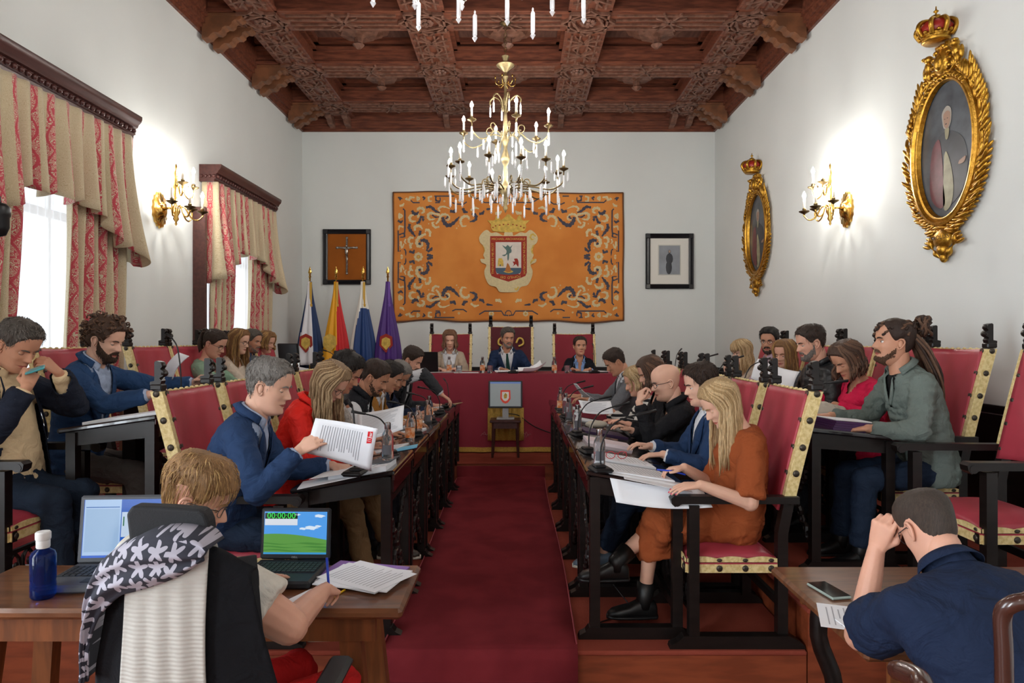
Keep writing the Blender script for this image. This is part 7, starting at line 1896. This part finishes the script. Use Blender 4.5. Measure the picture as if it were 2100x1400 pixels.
# ---- upper right
for i in range(4): sheet(1.93, 3.98+.004*i, -84+2*i, zUR, ('top' if i == 3 else ['lowest', 'second', 'third'][i])+' purple folder of the stack on the nearest upper right desk', w=.24, h=.33, th=.012, dz=.013*i, m=mat('purple_folder_glossy', '#4a2c5a', .35), print_=False, name='folder', cat='folder', group='purple folders')
sheet(1.93, 4.0, -78, zUR, 'white sheet poking out of the purple folder stack', th=.001, dz=.053, print_=False)
t = thing('tote_bag', 'cream canvas bag crumpled on the upper right desk before the pink jumper', 'bag', (1.95, 4.44, zUR(1.95))); b = MB()
b.ell((0, 0, .05), (.15, .13, .075), 20, 12); b.ell((.10, .02, .05), (.10, .10, .05), 16, 10); b.ell((-.08, -.02, .08), (.09, .08, .06), 14, 8)
co, fs, no = remeshed(b, .008, 3)
for i in range(len(co)): co[i] += no[i]*(.012*abs(nz(co[i], 16))-.003+.006*nz(co[i], 30))
co[:, 2] = np.maximum(co[:, 2], .0); b = MB(); b.add([tuple(v) for v in co], fs); b.build('canvas_body', mat('natural_canvas', '#c4bcae', .95, bump=.2, bscale=300), t, True)
b = MB(); b.tube(crom([(.16, -.06, .05), (.22, -.08, .02), (.26, .0, .0), (.20, .05, .03)], 5), .006, 6); b.build('strap', mat('natural_canvas', '#c4bcae'), t, True)
mic(1.72, 4.32, zUR(1.72), -20, .34, .20, 'low gooseneck microphone over the cream bag, upper right'); mic(1.70, 5.15, zUR(1.7), 35, .34, .30, 'gooseneck microphone before the bearded man, upper right'); mic(1.70, 5.85, zUR(1.7), 30, .34, .30, 'gooseneck microphone before the long brown hair, upper right'); mic(1.68, 6.6, zUR(1.68), 30, .36, .30, 'gooseneck microphone before the fringed blonde woman'); mic(1.66, 7.2, zUR(1.66), 60, .25, .34, 'farthest upright gooseneck microphone of the upper right row')
bottle(1.72, 4.72, zUR(1.72), 'steel-capped water bottle among the finials of the upper right desks'); bottle(1.95, 6.1, zUR(1.95), 'water bottle with bright blue cap, upper right', True, cap='b'); bottle(1.80, 6.3, zUR(1.8), 'clear water bottle beside the blue-capped one, upper right')
flat_sheet([W_(1555, 735, 5.6), W_(1640, 762, 5.3), W_(1625, 800, 5.2), W_(1540, 775, 5.5)], 'large white sheets held low before the bearded man, upper right', False, bow=.03)
# ---- head table
lp = thing('black_laptop', 'open black laptop with its lid towards the camera, left end of the head table', 'laptop', (-1.13, 8.38, zHT(0))); b = MB(); b.bbox((0, 0, .012), (.34, .25, .022), .005); b.build('laptop_base', m_blackplastic, lp); b = MB(); b.bbox((0, -.155, .135), (.35, .012, .245), .005, rx=.22); b.build('laptop_lid', m_blackplastic, lp)
b = MB(); b.tube(crom([(-.15, -.1, .01), (.0, -.19, .004), (.2, -.2, .01), (.45, -.1, .006)], 6), .005, 5); b.build('cable', mat('white_cable', '#c8c8c8', .5), lp, True)
bottle(-.83, 8.30, zHT(0), 'orange-labelled water bottle in front of the woman in beige, head table', True); bottle(-.42, 8.22, zHT(0), 'orange-labelled water bottle left of the speaker, head table', True); bottle(.445, 8.22, zHT(0), 'orange-labelled water bottle right of the speaker, head table', True)
for x, l in ((-.33, 'tumbler of water left of the speaker, head table'), (.60, 'tumbler of water before the woman in black jacket, head table'), (-.70, 'small tumbler before the woman in beige, head table')):
    t = thing('water_glass', l, 'glass', (x, 8.2, zHT(0)), 0, 'water tumblers'); b = MB(); b.lathe([(0, 0), (.033, 0), (.038, .09), (.0355, .09), (.031, .012), (0, .012)], (0, 0, 0), 20); b.build('tumbler', m_bglass, t, True); b = MB(); b.lathe([(0, .013), (.031, .013), (.033, .05), (0, .05)], (0, 0, 0), 16); b.build('water', m_water, t, True)
sheet(-.05, 8.36, -80, zHT, 'open papers under the speaker\'s hands, head table', w=.3, h=.42, th=.006, curl=.06); sheet(.18, 8.34, -70, zHT, 'curled white sheet in the speaker\'s left hand', curl=.2, th=.0012, dz=.01, print_=False)
sheet(-.62, 8.28, -85, zHT, 'white papers beside the woman in beige, head table', th=.003); sheet(.88, 8.34, -85, zHT, 'dark folder with white sheets before the woman in black jacket', th=.012, w=.3, h=.4, m=mat('dark_folder', '#202226', .5), print_=False, name='folder', cat='folder'); sheet(.95, 8.34, -70, zHT, 'white sheet on the dark folder, head table', th=.001, dz=.013)
mic(.92, 8.15, zHT(0), 95, .12, .3, 'thin gooseneck microphone before the woman in black jacket, head table'); mic(-.05, 8.14, zHT(0), 90, .1, .03, 'low black microphone base at the centre of the head table')
# ---- foreground: clerk's laptops, bottle, papers
m_lapgrey = mat('laptop_grey', '#4a4d52', .45); m_key = mat('keyboard_dark', '#1c1e22', .5)
def laptop(x, y, rz, w, label, tilt, hs_, m, screen):
    t = thing('laptop', label, 'laptop', (x, y, zCT(0)), rz); d = .26
    b = MB(); b.bbox((0, 0, .016), (w, d, .03), .008); b.build('laptop_base', m, t)
    b = MB(); b.box((0, .03, .0315), (w*.9, .12, .002)); kb = b.build('keyboard', m_key, t)
    b = MB()
    for r in range(5):
        for c_ in range(14): b.box((-w*.42+c_*w*.0647, -.018+r*.023, .034), (w*.052, .018, .003))
    b.build('key_block', mat('key_black', '#26282c', .5), kb)
    b = MB(); b.box((0, -.075, .0315), (.07, .045, .002)); b.build('touchpad', m_key, t)
    lid = bpy.data.objects.new('screen_lid', None)
    M_ = Matrix.Translation((0, d/2-.005, .03)) @ Euler((-tilt, 0, 0)).to_matrix().to_4x4()
    def tr(bb): bb.v = [tuple(M_ @ Vector(p)) for p in bb.v]; return bb
    b = MB(); b.bbox((0, .008, hs_/2), (w, .016, hs_), .007); ld = tr(b).build('screen_lid', m, t)
    screen(lambda bb, name, mm, par=ld: tr(bb).build(name, mm, par), w, hs_, ld)
    return t
def scr_m(n, c, e=1.0, **k): return mat('screen_'+n, '#0b0b0c', .25, emit=c, estr=e*.62)
def rect(x0, x1, z0, z1, d): b = MB(); b.add([(x0, -d, z0), (x1, -d, z0), (x1, -d, z1), (x0, -d, z1)], [(0, 1, 2, 3)]); return b
def screen_a(B_, w, h, ld):
    x0, x1, z0, z1 = -w*.45, w*.45, .022, h-.016; sw_, sh_ = x1-x0, z1-z0
    B_(rect(x0, x1, z0, z1, .001), 'display', scr_m('blue_desk', '#1c5fc4', .8))
    B_(rect(x0+sw_*.01, x0+sw_*.47, z0+sh_*.04, z1-sh_*.0, .0016), 'window_pane', scr_m('pale_window', '#a9c6ea', .9))
    B_(rect(x0+sw_*.03, x0+sw_*.45, z0+sh_*.86, z0+sh_*.875, .0022), 'ruler_bar', scr_m('blue_bar', '#2f6ab8', .8))
    B_(rect(x0+sw_*.03, x0+sw_*.45, z0+sh_*.10, z0+sh_*.84, .002), 'list_area', scr_m('pale_list', '#9dbde0', .85, col2='#a8c6e6', vscale=200))
    B_(rect(x0+sw_*.48, x0+sw_*.99, z0+sh_*.35, z0+sh_*.78, .0016), 'window_pane', scr_m('white_window', '#c2d4ea', .9))
    B_(rect(x0+sw_*.62, x0+sw_*.78, z0+sh_*.64, z0+sh_*.68, .0022), 'red_field', scr_m('dull_red', '#8c2a4a', .7))
    B_(rect(x0+sw_*.50, x0+sw_*.515, z0+sh_*.54, z0+sh_*.70, .0022), 'level_bar', scr_m('green_bar', '#2a7a4a', .7))
    B_(rect(x0, x1, z0, z0+sh_*.035, .0018), 'task_bar', scr_m('taskbar', '#2c66d8', .8))
def screen_b(B_, w, h, ld):
    x0, x1, z0, z1 = -w*.45, w*.45, .022, h-.014; sw_, sh_ = x1-x0, z1-z0
    B_(rect(x0, x1, z0, z1, .001), 'display', scr_m('sky_blue', '#4f9be6', .95))
    b = MB(); pts = [(x0, z0+sh_*.04), (x1, z0+sh_*.04), (x1, z0+sh_*.34)]+[(x1-sw_*k/12, z0+sh_*(.34+.14*math.sin(k/12*PI*.62))) for k in range(1, 13)]
    b.add([(p[0], -.0016, p[1]) for p in pts], [tuple(range(len(pts)))]); B_(b, 'green_field', scr_m('field_green', '#5f9e48', .85, col2='#7db858', vscale=25))
    for k_ in range(3):
        b = MB(); zq = .10+.08*k_; n = 12; P_ = [(x0+sw_*i/n, z0+sh_*(zq+.02*math.sin(i*.7+k_))) for i in range(n+1)]+[(x0+sw_*i/n, z0+sh_*(zq-.025+.015*math.sin(i*.9+k_))) for i in range(n, -1, -1)]
        b.add([(p[0], -.0019, p[1]) for p in P_], [tuple(range(len(P_)))]); B_(b, 'field_shade', scr_m('field_dark', '#4a8a3c', .85))
    for cx, cz, a_ in ((.75, .62, .10), (.62, .60, .06), (.88, .90, .08), (.86, .66, .05), (.52, .93, .05)):
        b = MB(); n = 16; b.add([(x0+sw_*cx+a_*sw_*(1+.25*math.cos(5*q))*math.cos(q), -.0018, z0+sh_*cz+a_*.45*sh_*(1+.2*math.sin(4*q))*math.sin(q)) for q in np.linspace(0, 2*PI, n+1)[:-1]], [tuple(range(n))]); B_(b, 'cloud', scr_m('cloud_white', '#d8e6f4', .95))
    B_(rect(x0, x1, z0, z0+sh_*.045, .0018), 'task_bar', scr_m('aqua_bar', '#3f9ad0', .85))
    B_(rect(x0+sw_*.01, x0+sw_*.53, z0+sh_*.83, z0+sh_*.97, .0018), 'timer_box', scr_m('timer_dark', '#16301c', .5))
    B_(rect(x0+sw_*.01, x0+sw_*.53, z0+sh_*.68, z0+sh_*.83, .0018), 'tool_window', scr_m('tool_white', '#dbe2ec', .9))
    vs, fs = text_mesh('00:00:00', .036*w/.3, extrude=.0002); b = MB(); b.add([(p[0]+x0+sw_*.27, -.0024-p[2], p[1]+z0+sh_*.90) for p in vs], fs); B_(b, 'timer_digits', scr_m('timer_green', '#35d84c', 1.1))
    vs, fs = text_mesh('DELL', .011, extrude=.0002); b = MB(); b.add([(p[0], -.0008-p[2], p[1]+.010) for p in vs], fs); B_(b, 'maker_lettering', mat('grey_lettering', '#9a9a9a', .5))
laptop(-1.575, 2.60, .06, .345, 'grey laptop with blue windows on screen, left on the clerk table', .12, .265, m_lapgrey, screen_a)
laptop(-.905, 2.64, -.02, .285, 'dark laptop showing a green field and a digital timer reading zeros', .10, .205, m_key, screen_b)
t = thing('blue_water_bottle', 'translucent blue water bottle with white cap on the left clerk table', 'bottle', (-1.695, 2.44, zCT(0)))
mb_ = mat('blue_bottle_plastic', '#1c4ab8', .06, trans=.92, ior=1.3)
b = MB(); b.lathe([(0, .0), (.034, .0), (.0405, .01), (.041, .05), (.0395, .06), (.041, .07), (.041, .15), (.036, .165), (.021, .175), (.0195, .18), (0, .18)], (0, 0, 0), 22); b.build('bottle_body', mb_, t, True)
b = MB(); b.lathe([(.0205, .178), (.022, .182), (.022, .205), (.0205, .207), (0, .207)], (0, 0, 0), 20); sharp(b.build('neck_label', mat('white_plastic', '#dcdcda', .5), t))
b = MB(); b.lathe([(.023, .208), (.024, .211), (.024, .232), (.021, .236), (0, .236)], (0, 0, 0), 22, 'z', 1, 1, .03, 22); sharp(b.build('cap', mat('white_plastic', '#dcdcda'), t))
for i, (x, y, r, l) in enumerate(((-.60, 2.62, 65, 'lowest sheaf of white papers on the right corner of the clerk table'), (-.585, 2.60, 75, 'middle sheaf of white papers on the clerk table corner'), (-.575, 2.61, 58, 'top sheet of the white papers on the clerk table corner'))):
    sheet(x, y, r, zCT, l, w=.23, h=.30, th=.005 if i < 2 else .0015, dz=.007+.006*i, print_=i == 2, group='papers on the clerk table')
sheet(-.615, 2.68, 75, zCT, 'purple and white folder under the clerk table papers', w=.24, h=.31, th=.005, m=mat('lilac_folder', '#8f6ab8', .6), print_=False, name='folder', cat='folder')
sheet(-.74, 2.42, -25, zCT, 'small white notepaper under the writing hand on the clerk table', w=.13, h=.17, th=.001, print_=False)
t = thing('pencil', 'yellow pencil near the front edge of the clerk table', 'pencil', (-.645, 2.45, zCT(0)+.004)); b = MB(); b.tube([(-.02, -.055, 0), (.012, .055, 0)], .0038, 6); b.build('shaft', mat('pencil_yellow', '#e8b818', .4), t); b = MB(); b.tube([(-.02, -.055, 0), (-.0245, -.07, 0)], [.0038, .0004], 6); b.build('point', mat('pencil_wood', '#b08a58', .6), t)
t = thing('clerk_pen', 'blue pen upright in the writing hand at the clerk table', 'pen', (-.655, 2.38, .66)); b = MB(); b.tube([(0, 0, -.06), (-.015, .02, .075)], .0045, 7); b.build('barrel', mat('blue_plastic', '#1f3fb8'), t, True)
t = thing('smartphone', 'black smartphone with pale edge lying on the corner table', 'phone', (1.135, 2.49, zCT(0)), .18); b = MB(); b.bbox((0, 0, .006), (.078, .155, .011), .004); b.build('phone_body', mat('pale_metal', '#9aa8a0', .3), t); b = MB(); b.bbox((0, 0, .0122), (.072, .149, .001), .0004); b.build('phone_screen', mat('black_glass', '#0a0c0c', .08), t)
sheet(1.15, 2.24, 70, zCT, 'white sheet under the elbow on the corner table', th=.001, print_=True); sheet(1.20, 2.15, 95, zCT, 'white papers on the front edge of the corner table', th=.003, dz=.0015)
t = thing('cable_on_floor', 'thin black cable curling on the red floor beside the nearest right desk', 'cable', (.5, 3.5, .002)); b = MB(); b.tube(crom([(-.08, -.02, .004), (-.12, .05, .004), (.0, .16, .004), (.12, .2, .004), (.14, .28, .004), (.05, .4, .1)], 6), .0035, 5); b.build('cord', m_blackplastic, t, True)

# ================================================================== office chair with clothes hung over it
oc = thing('office_chair', 'black high-backed office chair under the fair-haired person, foreground left', 'office chair', (-.855, 1.86, ZLOW))
b = MB(); fbl = mat('office_fabric', '#17181b', .75, bump=.2, bscale=300)
def shell(u, v, o=0):
    x = (u-.5)*.47; z = .52+v*.575; return (x*(1-.36*v), -.075+.05*(2*u-1)**2-.03*math.sin(v*3)-o, z)
b.grid(shell, 16, 16); o = b.build('chair_back', fbl, oc, True); o.modifiers.new('t', 'SOLIDIFY').thickness = -.03
b = MB(); n = 24
pts = [(-.10, 1.12), (-.112, 1.225), (-.098, 1.246), (0, 1.242), (.080, 1.236), (.094, 1.226), (.102, 1.205), (.110, 1.14), (.08, 1.10), (-.08, 1.10)]
b.prism(pts, .05, frame_matrix((-.052, -.085, -.008), (1, 0, 0), (0, 0, 1), (0, 1, 0))); hr = b.build('headrest', fbl, oc); bv = hr.modifiers.new('b', 'BEVEL'); bv.width = .012; bv.segments = 3
b = MB(); b.bbox((0, .16, .47), (.50, .48, .09), .035); b.build('seat', fbl, oc, True)
for s_ in (-1, 1):
    b = MB(); b.bbox((s_*.30, .17, .66), (.075, .27, .03), .012); ap = b.build('armrest', m_blackplastic, oc); b = MB(); b.box((s_*.30, .15, .55), (.03, .07, .2)); b.box((s_*.22, .15, .455), (.18, .06, .02)); b.build('arm_post', m_blackplastic, oc)
b = MB(); b.cyl((0, .16, .09), (0, .16, .43), .028, 12); b.build('gas_column', m_blackplastic, oc)
for k in range(5):
    a = 2*PI*k/5; b = MB(); b.beam((0, .16, .10), (.29*math.cos(a), .16+.29*math.sin(a), .075), .04, .03); b.build('star_foot', m_blackplastic, oc); b = MB(); b.ell((.29*math.cos(a), .16+.29*math.sin(a), .032), (.018, .03, .03), 10, 8); b.build('castor', m_blackplastic, oc)
m_card = cloth('black_cardigan', '#15161a', .95); 
def drape_on(name, label, m, fx0, fx1, ztop, zbot, off, wob, nu=44, nv=50, over=True, cat='clothing', mats=None):
    """garment hung over the chair back; fx0/fx1 give its edges at each height"""
    t = None; b = MB()
    def g(u, v):
        z = ztop(u)+(zbot-ztop(u))*v; x0, x1 = fx0(z), fx1(z); x = x0+(x1-x0)*u
        uu = x/.47+.5; y = -.075+.05*(2*uu-1)**2-.03*math.sin(min(1, max(0, (z-.52)/.66))*3)-off-wob*(.6+.4*math.sin(u*23+z*4))*(.4+v)
        if abs(2*uu-1) > 1: y += .25*(abs(2*uu-1)-1)
        return (x, y, z)
    if over:   # rolls over the top and down inside
        def g2(u, v):
            if v < .12:
                p = g(u, 0); k = 1-v/.12; return (p[0], p[1]+.055*math.sin(k*PI/2), p[2]+.012*math.sin(k*PI)-.05*k*k)
            return g(u, (v-.12)/.88)
        b.grid(g2, nu, nv)
    else: b.grid(g, nu, nv)
    o = b.build(name, m, None, True, (oc.location.x, oc.location.y, oc.location.z)); o.modifiers.new('t', 'SOLIDIFY').thickness = .006
    tag(o, label, cat); return o
o = drape_on('cardigan', 'black cardigan hung wide over the office chair back', m_card, lambda z: -.195-.10*ss(1.12, .45, z), lambda z: .155+.125*ss(1.15, .42, z)**.7, lambda u: 1.085+.055*math.sin(u*PI)-.02*ss(.7, 1, u), .42, .026, .012)
m_knit = mat('ribbed_white_knit', '#b4b1aa', .95)
_nt = m_knit.node_tree; _tc = _nt.nodes.new('ShaderNodeTexCoord'); _w = _nt.nodes.new('ShaderNodeTexWave'); _w.bands_direction = 'Z'; _w.inputs['Scale'].default_value = 30; _w.inputs['Distortion'].default_value = .8; _bp = _nt.nodes.new('ShaderNodeBump'); _bp.inputs['Strength'].default_value = .35; _bp.inputs['Distance'].default_value = .004
_nt.links.new(_tc.outputs['Object'], _w.inputs['Vector']); _nt.links.new(_w.outputs['Fac'], _bp.inputs['Height']); _nt.links.new(_bp.outputs['Normal'], _nt.nodes['Principled BSDF'].inputs['Normal'])
drape_on('sweater', 'cream ribbed knit sweater hung down the middle of the office chair back', m_knit, lambda z: -.135-.03*ss(1.0, .5, z), lambda z: .075+.01*ss(1.0, .5, z), lambda u: 1.10+.045*u, .42, .050, .008)
m_star = bpy.data.materials.new('star_print'); m_star.use_nodes = True; _nt = m_star.node_tree; _N = _nt.nodes.new; _K = _nt.links.new
_tc = _N('ShaderNodeTexCoord'); _mp = _N('ShaderNodeVectorMath'); _mp.operation = 'MULTIPLY'; _mp.inputs[1].default_value = (21, 0, 21); _K(_tc.outputs['Object'], _mp.inputs[0])
_vo = _N('ShaderNodeTexVoronoi'); _vo.inputs['Scale'].default_value = 1.0; _vo.inputs['Randomness'].default_value = .45; _K(_mp.outputs[0], _vo.inputs['Vector'])
_sb = _N('ShaderNodeVectorMath'); _sb.operation = 'SUBTRACT'; _K(_mp.outputs[0], _sb.inputs[0]); _K(_vo.outputs['Position'], _sb.inputs[1]); _sx = _N('ShaderNodeSeparateXYZ'); _K(_sb.outputs[0], _sx.inputs[0])
def _M(op, a, b=None):
    n = _N('ShaderNodeMath'); n.operation = op
    for i, v in enumerate((a, b)):
        if v is None: continue
        if isinstance(v, (int, float)): n.inputs[i].default_value = v
        else: _K(v, n.inputs[i])
    return n.outputs[0]
_sc = _N('ShaderNodeSeparateColor'); _K(_vo.outputs['Color'], _sc.inputs[0])
_an = _M('ADD', _M('MULTIPLY', _M('ARCTAN2', _sx.outputs[2], _sx.outputs[0]), 5.0), _M('MULTIPLY', _sc.outputs[0], 6.28))
_r = _M('SQRT', _M('ADD', _M('MULTIPLY', _sx.outputs[0], _sx.outputs[0]), _M('MULTIPLY', _sx.outputs[2], _sx.outputs[2])))
_st = _M('LESS_THAN', _r, _M('ADD', .37, _M('MULTIPLY', _M('COSINE', _an), .17)))
_mx = _N('ShaderNodeMix'); _mx.data_type = 'RGBA'; _K(_st, _mx.inputs[0]); _mx.inputs[6].default_value = C('#2c2d38'); _mx.inputs[7].default_value = C('#a9a6b2'); _K(_mx.outputs[2], _nt.nodes['Principled BSDF'].inputs['Base Color']); _nt.nodes['Principled BSDF'].inputs['Roughness'].default_value = .9
b = MB()
top_e = [(.085, 1.150), (.06, 1.18), (.0, 1.195), (-.07, 1.19), (-.13, 1.165), (-.19, 1.135), (-.225, 1.09), (-.245, 1.0), (-.258, .90), (-.262, .80)]
bot_e = [(.075, 1.125), (.03, 1.09), (-.03, 1.065), (-.09, 1.045), (-.14, 1.03), (-.18, 1.0), (-.205, .97), (-.225, .92), (-.238, .86), (-.245, .80)]
te = crom([(x, z, 0) for x, z in top_e], 5); be = crom([(x, z, 0) for x, z in bot_e], 5); n = len(te)
def scarf(u, v):
    k = u*(n-1); i = min(int(k), n-2); t_ = k-i; a = te[i].lerp(te[i+1], t_); c_ = be[i].lerp(be[i+1], t_); p = a.lerp(c_, v); uu = p.x/.47+.5
    y = -.075+.05*(2*uu-1)**2-.03*math.sin(min(1, max(0, (p.y-.52)/.66))*3)-.078-.022*math.sin(v*PI)-.008*math.sin(v*16+u*5)
    if abs(2*uu-1) > 1: y += .3*(abs(2*uu-1)-1)
    if v < .12: y += .09*(1-v/.12)**1.5
    return (p.x, y, p.y)
b.grid(scarf, 60, 22); o = b.build('scarf', m_star, None, True, tuple(oc.location)); o.modifiers.new('t', 'SOLIDIFY').thickness = .008; tag(o, 'grey scarf with pale star print folded over the top left of the office chair', 'scarf')
# ---- wooden armchair behind the corner table
wc = thing('wooden_armchair', 'dark polished wooden armchair with curved rail at the lower right corner', 'chair', (1.22, 1.40, ZLOW))
m_pol = mat('polished_walnut', '#3a211a', .25, var=.2, vscale=6, coat=.4)
b = MB(); b.tube(crom([W_(2052, 1420, 1.15)], 1) if False else crom([Vector(W_(2062, 1500, 1.12))-wc.location, Vector(W_(2058, 1330, 1.12))-wc.location, Vector(W_(2056, 1262, 1.12))-wc.location, Vector(W_(2072, 1240, 1.11))-wc.location, Vector(W_(2110, 1232, 1.10))-wc.location, Vector(W_(2200, 1236, 1.08))-wc.location, Vector(W_(2300, 1240, 1.08))-wc.location], 6), [.0135]*24+[.017]*13, 10); b.build('back_rail', m_pol, wc, True)
b = MB(); b.tube(crom([Vector(W_(1838, 1374, 1.32))-wc.location, Vector(W_(1850, 1376, 1.3))-wc.location, Vector(W_(1885, 1392, 1.25))-wc.location, Vector(W_(1905, 1425, 1.2))-wc.location, Vector(W_(1990, 1500, 1.13))-wc.location], 6), [.018]*6+[.02]*19, 10); b.build('left_arm', m_pol, wc, True)
b = MB(); b.bbox((0, .0, .44), (.46, .44, .05), .02); b.build('seat', m_pol, wc)
for sx_ in (-1, 1):
    for sy_ in (-1, 1): b = MB(); b.tube([(sx_*.2, sy_*.19, .42), (sx_*.21, sy_*.2, 0)], [.02, .016], 8); b.build('leg', m_pol, wc, True)
